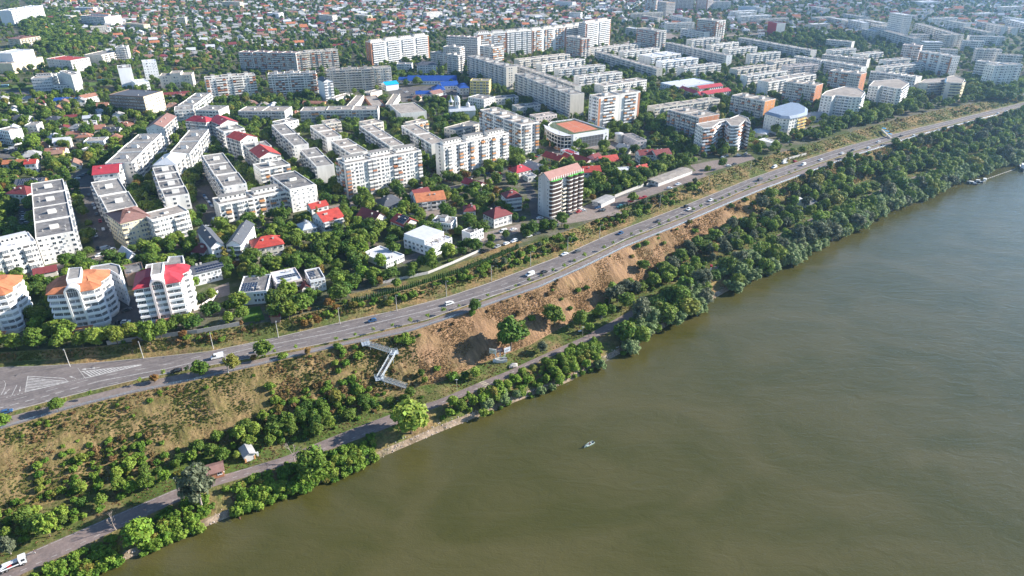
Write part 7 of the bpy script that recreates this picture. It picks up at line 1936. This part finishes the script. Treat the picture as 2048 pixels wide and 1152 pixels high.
# ---- pergola on the villa terrace
a0, ag, Lg, dp = rect((864,494),(904,475),(827,466), ZP + .5 + 5.2 + .6)
vr = thing('pergola', 'brown timber pergola on the terrace of the large white villa', 'pergola', (a0[0], a0[1], ZP + 6.0), ag)
for i in range(4):
    mb = MB(); x = .8 + i * (Lg - 1.6) / 3
    mb.box(x - .12, x + .12, .6, 5.2, 2.0, 2.25); put('beam', mb.mesh('beam', M_brownframe), vr)
    for y in (.7, 5.0): mb = MB(); mb.box(x - .12, x + .12, y - .12, y + .12, -.1, 2.0); put('post', mb.mesh('post', M_brownframe), vr)
a0b = MB(); a0b.box(.3, Lg - .3, 5.6, dp - .3, 0, 2.6, 0, 1); ub_ = thing('roof_storey', 'white upper storey with a pale roof on the large villa', 'house', (a0[0], a0[1], ZP + 6.0), ag)
put('wall', a0b.mesh('wall', [W['bright'], R['pale']]), ub_)
# ---- diamond dormer
a0, ag, Lg, dp = rect((647,443),(687,432),(678,416), ZP + .5 + 8.4 + .6)

# ------------------------------------------------------------------ the white metal stairs
def onslope(px, py, lift):
    lo, hi = 4.0, 24.0
    for _ in range(40):
        z = (lo + hi) / 2; x, y = P(px, py, z)
        if z - float(hgt(x, y)) > lift: hi = z
        else: lo = z
    return np.array([x, y, z])
M_stair = mat('pale_galvanised_stairs', (.50, .54, .57), .5, metal=.3); M_tread = mat('dark_stair_tread', (.10, .11, .13), .7)
S0, S1, S2, S3 = np.array([*P(731, 687, 18.1), 18.1]), onslope(788, 705, 2.4), onslope(758, 756, 1.8), onslope(814, 774, .5)
st = thing('metal_stairs', 'white metal zigzag stairs descending the slope to the path', 'stairs', tuple(S0))
def rel(p): return Vector(p) - Vector(S0)
for a, b_ in ((S0, S1), (S1, S2), (S2, S3)):
    A, B = rel(a), rel(b_); d = B - A; hd_ = Vector((d.x, d.y, 0)); Lh = hd_.length; hd_.normalize(); nn_ = Vector((-hd_.y, hd_.x, 0)); ang = math.atan2(hd_.y, hd_.x)
    n = max(6, int(abs(d.z) / .19))
    if 'tread' not in _vm: mb = MB(); mb.box(-.16, .16, -.95, .95, -.05, 0); _vm['tread'] = mb.mesh('step', M_tread)
    for i in range(n): put('step', _vm['tread'], st, tuple(A + d * (i + .5) / n), ang)
    for s in (-1, 1):
        o_ = nn_ * s * 1.02
        mb = MB(); up = Vector((0, 0, 1))
        q = [A + o_ - up * .3, B + o_ - up * .3, B + o_ + up * .12, A + o_ + up * .12]; w_ = nn_ * .07
        mb.face([p - w_ for p in q]); mb.face([p + w_ for p in reversed(q)]); mb.face([q[3] - w_, q[2] - w_, q[2] + w_, q[3] + w_]); mb.face([q[1] - w_, q[0] - w_, q[0] + w_, q[1] + w_])
        put('stringer', mb.mesh('stringer', M_stair), st)
        mb = MB(); 
        for hh in (.55, 1.05): mb.tube(A + o_ + up * hh, B + o_ + up * hh, .06, n=5)
        k = max(3, int(Lh / 1.6))
        for i in range(k + 1): p = A + d * i / k + o_; mb.tube(p, p + up * 1.05, .045, n=4)
        put('handrail', mb.mesh('handrail', M_stair), st)
        for t in (.2, .8):
            p = A + d * t + o_; gz = float(hgt(p.x + S0[0], p.y + S0[1])) - S0[2]
            if p.z - gz > .4: mb = MB(); mb.tube((p.x, p.y, gz - .3), (p.x, p.y, p.z), .11, n=6); put('post', mb.mesh('post', M_stair), st)
for q in (S0, S1, S2):
    c_ = rel(q); mb = MB(); M_ = Matrix.Translation(c_) @ Matrix.Rotation(.35, 4, 'Z')
    mb.box(-1.7, 1.7, -1.7, 1.7, -.15, 0, M=M_); put('landing', mb.mesh('landing', M_stair), st)
    mb = MB()
    for x0, y0, x1, y1 in ((1.65, -1.65, 1.65, 1.65), (-1.65, 1.65, 1.65, 1.65)):
        for hh in (.5, 1.05): mb.tube(M_ @ Vector((x0, y0, hh)), M_ @ Vector((x1, y1, hh)), .06, n=5)
        for t in (0, .5, 1): x, y = x0 + (x1 - x0) * t, y0 + (y1 - y0) * t; mb.tube(M_ @ Vector((x, y, 0)), M_ @ Vector((x, y, 1.05)), .05, n=4)
    put('landing_rail', mb.mesh('landing_rail', M_stair), st)

# ------------------------------------------------------------------ people
_pp = {}
def person_mesh(shirt, trousers, seat=False):
    k = (shirt, trousers, seat)
    if k in _pp: return _pp[k]
    J = [(0, 0, .95), (0, 0, 1.15), (0, 0, 1.38), (0, .01, 1.5), (0, .02, 1.62), (0, .02, 1.72)]
    E = [(0, 1), (1, 2), (2, 3), (3, 4), (4, 5)]; Rr = [.15, .14, .16, .06, .10, .07]
    def ch(a, pts, rs):
        for p, r in zip(pts, rs): J.append(p); Rr.append(r); E.append((a, len(J) - 1)); a = len(J) - 1
    for s in (-1, 1):
        if seat: ch(0, [(s*.1, .02, .92), (s*.12, .46, .95), (s*.12, .5, .5), (s*.12, .66, .46)], [.11, .075, .055, .045])
        else: ch(0, [(s*.1, 0, .88), (s*.11, .1*s, .5), (s*.11, .12*s - .06, .08), (s*.11, .12*s + .12, .05)], [.11, .075, .05, .045])
        ch(2, [(s*.2, 0, 1.4), (s*.26, -.02, 1.12), (s*.27, .12, .88), (s*.27, .15, .79)], [.07, .05, .04, .035])
        for f in range(5):
            a = len(J) - 1 - f * 0
        hb = len(J) - 1
        for f in range(4): J.append((s*.27 + (f - 1.5) * .018, .17, .71 - (.012 if f in (1, 2) else 0))); Rr.append(.009); E.append((hb, len(J) - 1))
        J.append((s*.235, .19, .76)); Rr.append(.011); E.append((hb, len(J) - 1))
    me = bpy.data.meshes.new('person_base'); me.from_pydata(J, E, []); ob = bpy.data.objects.new('tmp', me); COL.objects.link(ob)
    md = ob.modifiers.new('s', 'SKIN'); 
    for i, r in enumerate(Rr): me.skin_vertices[0].data[i].radius = (r, r)
    me.skin_vertices[0].data[0].use_root = True
    ob.modifiers.new('d', 'SUBSURF').levels = 1
    dg = bpy.context.evaluated_depsgraph_get(); m2 = bpy.data.meshes.new_from_object(ob.evaluated_get(dg)); m2.name = 'person'
    bpy.data.objects.remove(ob)
    skin = mat('skin', (.45, .27, .19), .6); hair = mat('dark_hair', (.03, .02, .015), .7)
    m2.materials.clear()
    for m_ in (skin, mat('shirt', shirt, .8), mat('trousers', trousers, .8), hair): m2.materials.append(m_)
    for p in m2.polygons:
        c_ = p.center; p.use_smooth = True
        if c_.z > 1.70 or (c_.z > 1.58 and c_.y < -.02): p.material_index = 3
        elif c_.z > 1.47 or (abs(c_.x) > .2 and c_.z < 1.2): p.material_index = 0
        elif c_.z > .97: p.material_index = 1
        elif c_.z > .1: p.material_index = 2
        else: p.material_index = 3
    _pp[k] = m2; return m2
def person(px, py, lab, shirt, tr, rz=0.0, z=None, seat=False, xyz=None):
    x, y, zz = xyz or G(px, py)
    return put('person', person_mesh(shirt, tr, seat), None, (x, y, zz + .01), rz, label=lab, category='person')
person(70, 1107, 'person in a dark top and white trousers walking on the path by the truck', (.05, .02, .04), (.75, .75, .73), -.6)
person(1019, 739, 'person in a pale top standing below the stone boulder, left of two', (.55, .45, .42), (.05, .05, .06), .3)
person(1026, 737, 'person in dark clothes standing below the stone boulder, right of two', (.06, .06, .08), (.04, .04, .05), 2.0)
person(1178, 674, 'person in brown walking on the sunlit path', (.30, .17, .14), (.12, .10, .10), -1.2)

# ------------------------------------------------------------------ boats
M_hullg = mat('pale_green_hull', (.55, .68, .60), .4); M_hullw = mat('white_hull', (.78, .78, .77), .3); M_hullb = mat('dark_blue_hull', (.03, .06, .14), .35)
def hull(Ln, Wd, Hh, m, m_in):
    mb = MB(); n = 12; ring = []
    for i in range(n + 1):
        t = i / n; w = Wd / 2 * (min(1, 1.15 * math.sin(math.pi * (.12 + .88 * t) ) ** .7) if t < .98 else .04); x = Ln * (.5 - t) 
        w = Wd / 2 * max(.03, (1 - abs(2 * (1 - t) - .75) ** 2.6 if (1 - t) > .375 else (.72 + .28 * ((1 - t) / .375))))
        sh = Hh * (1 + .35 * (1 - t) ** 2)
        ring.append((x * -1, w, sh))
    for a, b_ in zip(ring, ring[1:]):
        for s in (-1, 1):
            q = [(a[0], s * a[1], a[2]), (b_[0], s * b_[1], b_[2]), (b_[0], s * b_[1] * .6, -.15), (a[0], s * a[1] * .6, -.15)]; mb.face(q if s > 0 else q[::-1], 0)
            q = [(a[0], s * a[1], a[2]), (b_[0], s * b_[1], b_[2]), (b_[0], s * b_[1] * .84, b_[2]), (a[0], s * a[1] * .84, a[2])]; mb.face(q[::-1] if s > 0 else q, 0)
            q = [(a[0], s * a[1] * .84, a[2]), (b_[0], s * b_[1] * .84, b_[2]), (b_[0], s * b_[1] * .6, .08), (a[0], s * a[1] * .6, .08)]; mb.face(q[::-1] if s > 0 else q, 1)
        mb.face([(a[0], -a[1] * .6, .08), (b_[0], -b_[1] * .6, .08), (b_[0], b_[1] * .6, .08), (a[0], a[1] * .6, .08)], 1)
    for e in (ring[0], ring[-1]): mb.face([(e[0], -e[1], e[2]), (e[0], e[1], e[2]), (e[0], e[1] * .6, -.15), (e[0], -e[1] * .6, -.15)], 0)
    return mb.mesh('hull', [m, m_in])
bx, by = P(1178, 890, 0.1); dB = np.array(P(1188, 884, .2)) - np.array(P(1168, 895, .2)); hb_ = math.atan2(dB[1], dB[0])
bo = thing('rowing_boat', 'pale green open rowing boat alone on the river', 'boat', (bx, by, .05), hb_)
put('hull', hull(5.2, 1.6, .5, M_hullg, M_tread), bo)
for x in (-1.2, .3, 1.3): mb = MB(); mb.box(x - .14, x + .14, -.68, .68, .32, .37); put('bench', mb.mesh('bench', M_hullg), bo)
mb = MB(); mb.box(-2.75, -2.4, -.16, .16, .2, 1.0); put('outboard_motor', mb.mesh('outboard_motor', M_dark), bo)
sx, sy = bx + math.cos(hb_) * .35, by + math.sin(hb_) * .35
person(0, 0, 'person in a red top sitting in the rowing boat', (.45, .05, .05), (.04, .04, .06), hb_ + 1.57, seat=True, xyz=(sx, sy, -.38))
mb = MB(); mb.box(-.3, .3, -.25, .25, 0, .3); put('white_bag', mb.mesh('white_bag', M_hullw), None, (bx - math.cos(hb_) * .6, by - math.sin(hb_) * .6, .14), .4, label='white bag lying in the rowing boat', category='bag')
def motor_boat(px, py, lab, Ln, m, rz, cab=True):
    x, y = P(px, py, .2); r = thing('motor_boat', lab, 'boat', (x, y, .05), rz)
    put('hull', hull(Ln, Ln * .34, .9, m, M_hullw), r)
    if cab:
        mb = MB(); mb.box(-Ln * .22, Ln * .12, -Ln * .12, Ln * .12, .3, 1.9); mb.box(-Ln * .26, Ln * .16, -Ln * .14, Ln * .14, 1.9, 2.02); put('cabin', mb.mesh('cabin', M_hullw), r)
        for s in (-1, 1): mb = MB(); mb.box(-Ln * .18, Ln * .08, s * (Ln * .12 + .01) - .01, s * (Ln * .12 + .01) + .01, 1.1, 1.7); put('window', mb.mesh('window', M_glass), r)
        mb = MB(); mb.box(Ln * .12, Ln * .13, -Ln * .1, Ln * .1, 1.0, 1.75); put('windscreen', mb.mesh('windscreen', M_glass), r)
motor_boat(1943, 367, 'dark blue moored boat, outermost left', 7.5, M_hullb, -.5); motor_boat(1956, 364, 'dark boat with white deck moored in the middle', 7, M_hullb, -.3); motor_boat(1969, 361, 'white cabin boat moored on the right', 8, M_hullw, .9)
x, y = P(2046, 337, .3); r = thing('barge', 'dark blue barge with a white wheelhouse at the right edge', 'barge', (x, y, .05), 1.0)
put('hull', hull(22, 6, 1.6, M_hullb, M_conc), r); mb = MB(); mb.box(-4, 2, -2, 2, .5, 4.4); put('wheelhouse', mb.mesh('wheelhouse', M_hullw), r)
A = np.array([*P(1975, 357, .3), .25]); B = np.array([*P(2030, 338, .3), .25]); rb_ = MB()
for i in range(14): a, b_ = A + (B - A) * i / 14, A + (B - A) * (i + .75) / 14; rb_.tube(a, b_, .22, n=6)
put('floating_boom', rb_.mesh('floating_boom', M_conc), None, label='thin floating boom from the moored boats to the barge', category='boom')
A = np.array([*P(1930, 362, 1), 1.2]); B = np.array([*P(1952, 366, .8), .9]); mb = MB(); mb.tube(A, B, .4, n=6); put('gangway', mb.mesh('gangway', M_stair), None, label='narrow grey gangway from the bank to the moored boats', category='gangway')

# ------------------------------------------------------------------ things along the path
x, y, z = G(1000, 724); bb_ = thing('billboard', 'three panelled billboard on leaning white posts in a boat shaped base', 'billboard', (x, y, z), .2)
put('boat_base', hull(6.5, 2.6, 1.6, M_hullw, M_conc), bb_)
for i, (px_, rz_, c_) in enumerate(((-3.3, -.45, (.72, .70, .62)), (0, 0, (.26, .16, .16)), (3.3, .35, (.66, .66, .68)))):
    M_ = Matrix.Translation((px_, .3 * abs(i - 1) * -1, 6.4)) @ Matrix.Rotation(rz_, 4, 'Z')
    mb = MB(); mb.box(-1.6, 1.6, -.12, .12, -1.2, 1.2, 0, M=M_); put('panel', mb.mesh('panel', mat('billboard_panel', c_, .5)), bb_)
    mb = MB(); mb.box(-1.2, .9, -.135, -.121, -.2, .25, 0, M=M_); mb.box(-1.2, .3, -.135, -.121, -.75, -.5, 0, M=M_); put('printed_band', mb.mesh('printed_band', mat('billboard_print', [(.5, .36, .15), (.55, .5, .48), (.2, .22, .26)][i], .5)), bb_, kind='stuff')
    mb = MB(); mb.tube((px_ * .35, 0, .2), (px_ * .8, .15, 6.2), .14, n=6); mb.tube((px_ * .35 + .8, 0, .2), (px_ * .8 + .1, .15, 5.6), .09, n=6); put('post', mb.mesh('post', M_hullw), bb_)
x, y, z = G(1026, 733); me = bpy.data.meshes.new('boulder'); bm_ = bmesh.new(); bmesh.ops.create_icosphere(bm_, subdivisions=3, radius=1.0)
for v in bm_.verts:
    k = 1 + .16 * math.sin(v.co.x * 3 + v.co.y * 2) + .1 * math.sin(v.co.y * 5 + v.co.z * 3); v.co = Vector((v.co.x * 2.1 * k, v.co.y * 1.3 * k, v.co.z * 1.1 * k))
bm_.to_mesh(me); bm_.free(); me.materials.append(M_conc); put('boulder', me, None, (x, y, z + .45), .4, label='pale stone boulder beside the sunlit path', category='boulder')
M_scul = mat('dark_red_sculpture', (.20, .035, .035), .6, var=.15, scale=2)
for k, (px, py, n, lab) in enumerate(((1246, 667, 2, 'dark red standing stone sculpture joined by a pink lintel'), (1261, 669, 3, 'dark red sculpture of three leaning pillars'))):
    x, y, z = G(px, py); r = thing('sculpture', lab, 'sculpture', (x, y, z), .3)
    for i in range(n):
        mb = MB(); x0 = (i - (n - 1) / 2) * 1.3; M_ = Matrix.Translation((x0, 0, 0)) @ Matrix.Rotation((i - 1) * .06, 4, 'Y'); mb.box(-.42, .42, -.5, .5, -.2, 5.2 - .25 * i, M=M_); mb.box(-.55, .55, -.6, .6, 3.6, 4.3, M=M_); put('pillar', mb.mesh('pillar', M_scul), r)
    if n == 2: mb = MB(); mb.box(-1.5, 1.5, -.6, .6, 5.2, 5.8); put('lintel', mb.mesh('lintel', mat('pink_stone', (.45, .16, .17), .7)), r)
x, y, z = G(1262, 674); mb = MB(); mb.box(-7, 7, -2.2, 2.2, -1.5, .12, M=Matrix.Rotation(.35, 4, 'Z')); put('sculpture_terrace', mb.mesh('sculpture_terrace', M_paving), None, (x, y, z), kind='structure')
x, y, z = G(468, 1003); B = np.array([*P(481, 1041, -.2), -.4]); mb = MB(); mb.tube((x, y, z + .3), B, .32, n=8); mb.tube((x, y, z + .32), (x - 3, y + 4, z + .3), .32, n=8)
put('outfall_pipe', mb.mesh('outfall_pipe', mat('rusty_steel', (.13, .065, .045), .85, var=.3, scale=1.5)), None, label='rusty pipe running down the bank into the river', category='pipe')
# truck
x, y, z = G(28, 1134); uT = np.array(P(140, 1088, 4)) - np.array(P(30, 1133, 4)); hT = math.atan2(uT[1], uT[0])
tk = thing('truck', 'white lorry with an open equipment bed at the lower left corner', 'truck', (x, y, z + .03), hT)
mb = MB(); mb.box(1.7, 3.6, -1.1, 1.1, .7, 2.9); mb.face([(3.62, -1.1, .7), (3.62, 1.1, .7), (3.8, 1.05, 1.6), (3.8, -1.05, 1.6)]); mb.face([(3.8, -1.05, 1.6), (3.8, 1.05, 1.6), (3.6, 1.0, 2.9), (3.6, -1.0, 2.9)]); put('cab', mb.mesh('cab', CP['white']), tk)
mb = MB(); mb.box(3.66, 3.82, -.95, .95, 1.7, 2.5); put('windscreen', mb.mesh('windscreen', M_glass), tk)
for s in (-1, 1): mb = MB(); mb.box(2.3, 3.3, s * 1.11 - .01, s * 1.11 + .01, 1.7, 2.5); put('window', mb.mesh('window', M_glass), tk)
mb = MB(); mb.box(-3.6, 1.6, -.9, .9, .7, 1.0); put('chassis', mb.mesh('chassis', M_dark), tk)
mb = MB(); mb.box(-2.6, 1.3, .35, 1.15, 1.0, 1.9); put('equipment_box', mb.mesh('equipment_box', CP['white']), tk)
mb = MB(); mb.box(-3.2, 1.5, -1.15, -.95, 1.0, 1.3); put('side_rail', mb.mesh('side_rail', CP['white']), tk)
for dy in (-.5, .1): mb = MB(); mb.tube((-3.4, dy - .4, 1.5), (1.4, dy + .3, 2.3), .13, n=6); put('boom', mb.mesh('boom', CP['white']), tk)
mb = MB(); mb.box(-1.5, -.3, -.7, .1, 1.0, 1.6); put('winch', mb.mesh('winch', CP['red']), tk)
for wx in (2.6, -1.7, -2.8):
    for s in (-1, 1): put('wheel', wheel_mesh(), tk, (wx, s * 1.0, .48), 0, 1.5)
# pale stones of the rip rap
r = np.random.default_rng(3); Vs, Fs = [], []
ico = bmesh.new(); bmesh.ops.create_icosphere(ico, subdivisions=1, radius=1); iv = [v.co.copy() for v in ico.verts]; fi = [[v.index for v in f.verts] for f in ico.faces]; ico.free()
us_ = np.arange(UMIN, 700, .55)
for u in us_:
    v = sh_(u) + r.uniform(-.3, 3.2); x, y = xy(u, v); s = r.uniform(.12, .4); o_ = len(Vs); zz = float(hgt(x, y))
    Vs.extend([(x + p.x * s * r.uniform(.8, 1.3), y + p.y * s * r.uniform(.8, 1.3), zz + p.z * s * .7) for p in iv]); Fs.extend([tuple(o_ + i for i in f) for f in fi])
me = bpy.data.meshes.new('bank_stones'); me.from_pydata(Vs, [], Fs); me.materials.append(mat('bank_stone', (.42, .36, .32), .9, var=.25, scale=.8)); me.update(); put('bank_stones', me, kind='stuff')
# church
x, y = P(924, 236, ZP); ch = thing('church', 'small white church with a round bell tower and onion dome', 'church', (x, y, ZP), .25)
mb = MB(); mb.box(-12, 12, -5.5, 5.5, -.3, 8); put('wall', mb.mesh('wall', W['white']), ch); mb = MB(); gable_roof(mb, -12, 12, -5.5, 5.5, 8, 3, 0); put('roof', mb.mesh('roof', R['steel']), ch)
for nm, tx, r_, hh in (('bell_tower', -4, 2.6, 17), ('cupola', 6, 1.8, 12)):
    mb = MB(); mb.tube((tx, 0, 7), (tx, 0, hh), r_, n=10); o_ = put(nm, mb.mesh(nm, W['white']), ch)
    mb = MB()
    for i in range(6): a, b_ = i / 6, (i + 1) / 6; f = lambda t: r_ * 1.1 * math.cos(t * 1.5) ** .8 if t < 1 else .05; mb.tube((tx, 0, hh + a * r_ * 1.7), (tx, 0, hh + b_ * r_ * 1.7), max(.06, f(a)), max(.06, f(b_)), 10)
    mb.box(tx - .07, tx + .07, -.07, .07, hh + r_ * 1.6, hh + r_ * 1.6 + 2); mb.box(tx - .5, tx + .5, -.06, .06, hh + r_ * 1.6 + 1.2, hh + r_ * 1.6 + 1.35); put('dome', mb.mesh('dome', R['steel']), ch)
    for i in range(6): a = i * 1.05; wb_ = MB(); wb_.box(-.35, .35, -.05, .05, hh - 4, hh - 1.4, M=Matrix.Translation((tx + math.cos(a) * r_, math.sin(a) * r_, 0)) @ Matrix.Rotation(a + 1.57, 4, 'Z')); put('window', wb_.mesh('window', M_glass), ch)
x, y = P(903, 226, ZP); bt = thing('bell_tower', 'open wooden bell tower with a grey spire left of the church', 'bell tower', (x, y, ZP), .3)
for sx_ in (-1.8, 1.8):
    for sy_ in (-1.8, 1.8): mb = MB(); mb.box(sx_ - .22, sx_ + .22, sy_ - .22, sy_ + .22, -.3, 11); put('post', mb.mesh('post', W['white']), bt)
mb = MB(); mb.box(-2, 2, -2, 2, 4.5, 7.2); put('parapet', mb.mesh('parapet', W['grey']), bt); mb = MB(); mb.tube((0, 0, 11), (0, 0, 13), 3, 1.2, 8); mb.tube((0, 0, 13), (0, 0, 17.5), 1.0, .06, 8); put('spire', mb.mesh('spire', R['steel']), bt)
# water tank by the hall, aerials, flue pipe, blue stairs, masts
x, y = P(1237, 283, ZP); tw = thing('water_tank', 'white round water tank behind the sports hall', 'tank', (x, y, ZP)); mb = MB(); mb.tube((0, 0, -.3), (0, 0, 7), 3.6, n=20); put('tank_wall', mb.mesh('tank_wall', W['beige']), tw); mb = MB(); mb.tube((0, 0, 7), (0, 0, 8), 3.8, .5, 20); put('roof', mb.mesh('roof', R['pale']), tw)
for px, py, hh, lab in ((928, 272, 6, 'thin rooftop aerial with three white antennas on the white slab'), (962, 263, 5, 'cluster of white dish aerials on the white slab'), (977, 263, 6.5, 'single thin rooftop aerial beside the dish cluster')):
    zr = ZP + 27; x, y = P(px, py, zr); r_ = thing('aerial', lab, 'aerial', (x, y, zr - 1)); mb = MB(); mb.tube((0, 0, -1), (0, 0, hh), .12, .06, 6); put('mast', mb.mesh('mast', M_metal), r_)
    for i in range(3): mb = MB(); a = i * 2.1; mb.box(-.18, .18, -.08, .08, hh - 2.2, hh - .6, M=Matrix.Translation((math.cos(a) * .5, math.sin(a) * .5, 0))); put('antenna', mb.mesh('antenna', M_hullw), r_)
x, y = P(703, 215, ZP); r_ = thing('chimney_stack', 'thin dark flue pipe beside the left tan workshop', 'chimney', (x, y, ZP)); mb = MB(); mb.tube((0, 0, -.3), (0, 0, 16), .45, .35, 8); put('pipe', mb.mesh('pipe', M_dark), r_)
M_bl = mat('bright_blue_canopy', (.06, .33, .62), .5); A, B = np.array([*P(1764, 259, 21.5), 21.5]), np.array([*P(1782, 276, 18.6), 18.6])
r_ = thing('covered_stairs', 'blue roofed stairs climbing the bank above the road', 'stairs', tuple(A))
for i in range(3):
    t0 = i / 3; q = A + (B - A) * (t0 + .16) - A; mb = MB(); mb.box(-1.6, 1.6, -1.3, 1.3, 2.3, 2.45, M=Matrix.Translation(q) @ Matrix.Rotation(-.9, 4, 'Z')); put('canopy', mb.mesh('canopy', M_bl), r_)
    for k in range(5): qq = A + (B - A) * (t0 + k / 15) - A; mb = MB(); mb.box(-1.0, 1.0, -.5, .5, -.6, .1, M=Matrix.Translation(qq) @ Matrix.Rotation(.67, 4, 'Z')); put('step', mb.mesh('step', M_conc), r_)
    for s in (-1.2, 1.2): mb = MB(); mb.tube((q[0] + s, q[1], q[2] - .5), (q[0] + s, q[1], q[2] + 2.3), .12, n=6); put('post', mb.mesh('post', M_hullw), r_)
x, y, z = G(1418, 562); r_ = thing('signal_mast', 'tall white signal mast with a red top by the sandy bank', 'mast', (x, y, z)); mb = MB(); mb.tube((0, 0, -.3), (0, 0, 9), .28, .2, 8); put('mast', mb.mesh('mast', M_hullw), r_); mb = MB(); mb.tube((0, 0, 9), (0, 0, 10), .75, .75, 8); put('top_mark', mb.mesh('top_mark', CP['red']), r_)
x, y, z = G(1540, 494); r_ = thing('banner_pole', 'slim white banner beside the park path', 'banner', (x, y, z)); mb = MB(); mb.tube((0, 0, -.2), (0, 0, 5), .06, n=5); put('pole', mb.mesh('pole', M_metal), r_); mb = MB(); mb.box(.05, .9, -.03, .03, 1.5, 5); put('cloth', mb.mesh('cloth', M_hullw), r_)
for px, py, lab in ((1582, 448, 'pale blue white climbing frame in the park wood, upper one'), (1613, 465, 'pale blue white climbing frame with bars in the park wood, lower one')):
    x, y, z = G(px, py); r_ = thing('climbing_frame', lab, 'climbing frame', (x, y, z), .4)
    for sx_ in (-2, 0, 2):
        for sy_ in (-1.5, 1.5): mb = MB(); mb.box(sx_ - .15, sx_ + .15, sy_ - .15, sy_ + .15, -.2, 3.6); put('post', mb.mesh('post', M_hullw), r_)
    for i in range(4): mb = MB(); mb.box(-2.8, 2.8, -1.6 + i * 1.05, -1.35 + i * 1.05, 3.6, 3.85); put('beam', mb.mesh('beam', mat('pale_blue_paint', (.45, .58, .72), .5)), r_)
x, y, z = G(516, 912); mb = MB(); mb.box(-.35, .35, -.2, .2, -.1, 1.9); put('utility_cabinet', mb.mesh('utility_cabinet', M_hullw), None, (x, y, z), .4, label='white cabinet standing right of the zinc roofed kiosk', category='cabinet')
for px, py, lab in ((1160, 664, 'white park bench by the path, left of two'), (1190, 1006 - 20, ''),):
    if lab:
        x, y, z = G(px, py); r_ = thing('park_bench', lab, 'bench', (x, y, z), .4); mb = MB(); mb.box(-.9, .9, -.2, .2, .4, .47); put('seat', mb.mesh('seat', M_hullw), r_); mb = MB(); mb.box(-.9, .9, .2, .26, .47, .9); put('backrest', mb.mesh('backrest', M_hullw), r_)
        for s in (-.75, .75): mb = MB(); mb.box(s - .05, s + .05, -.2, .2, 0, .4); put('leg', mb.mesh('leg', M_dark), r_)
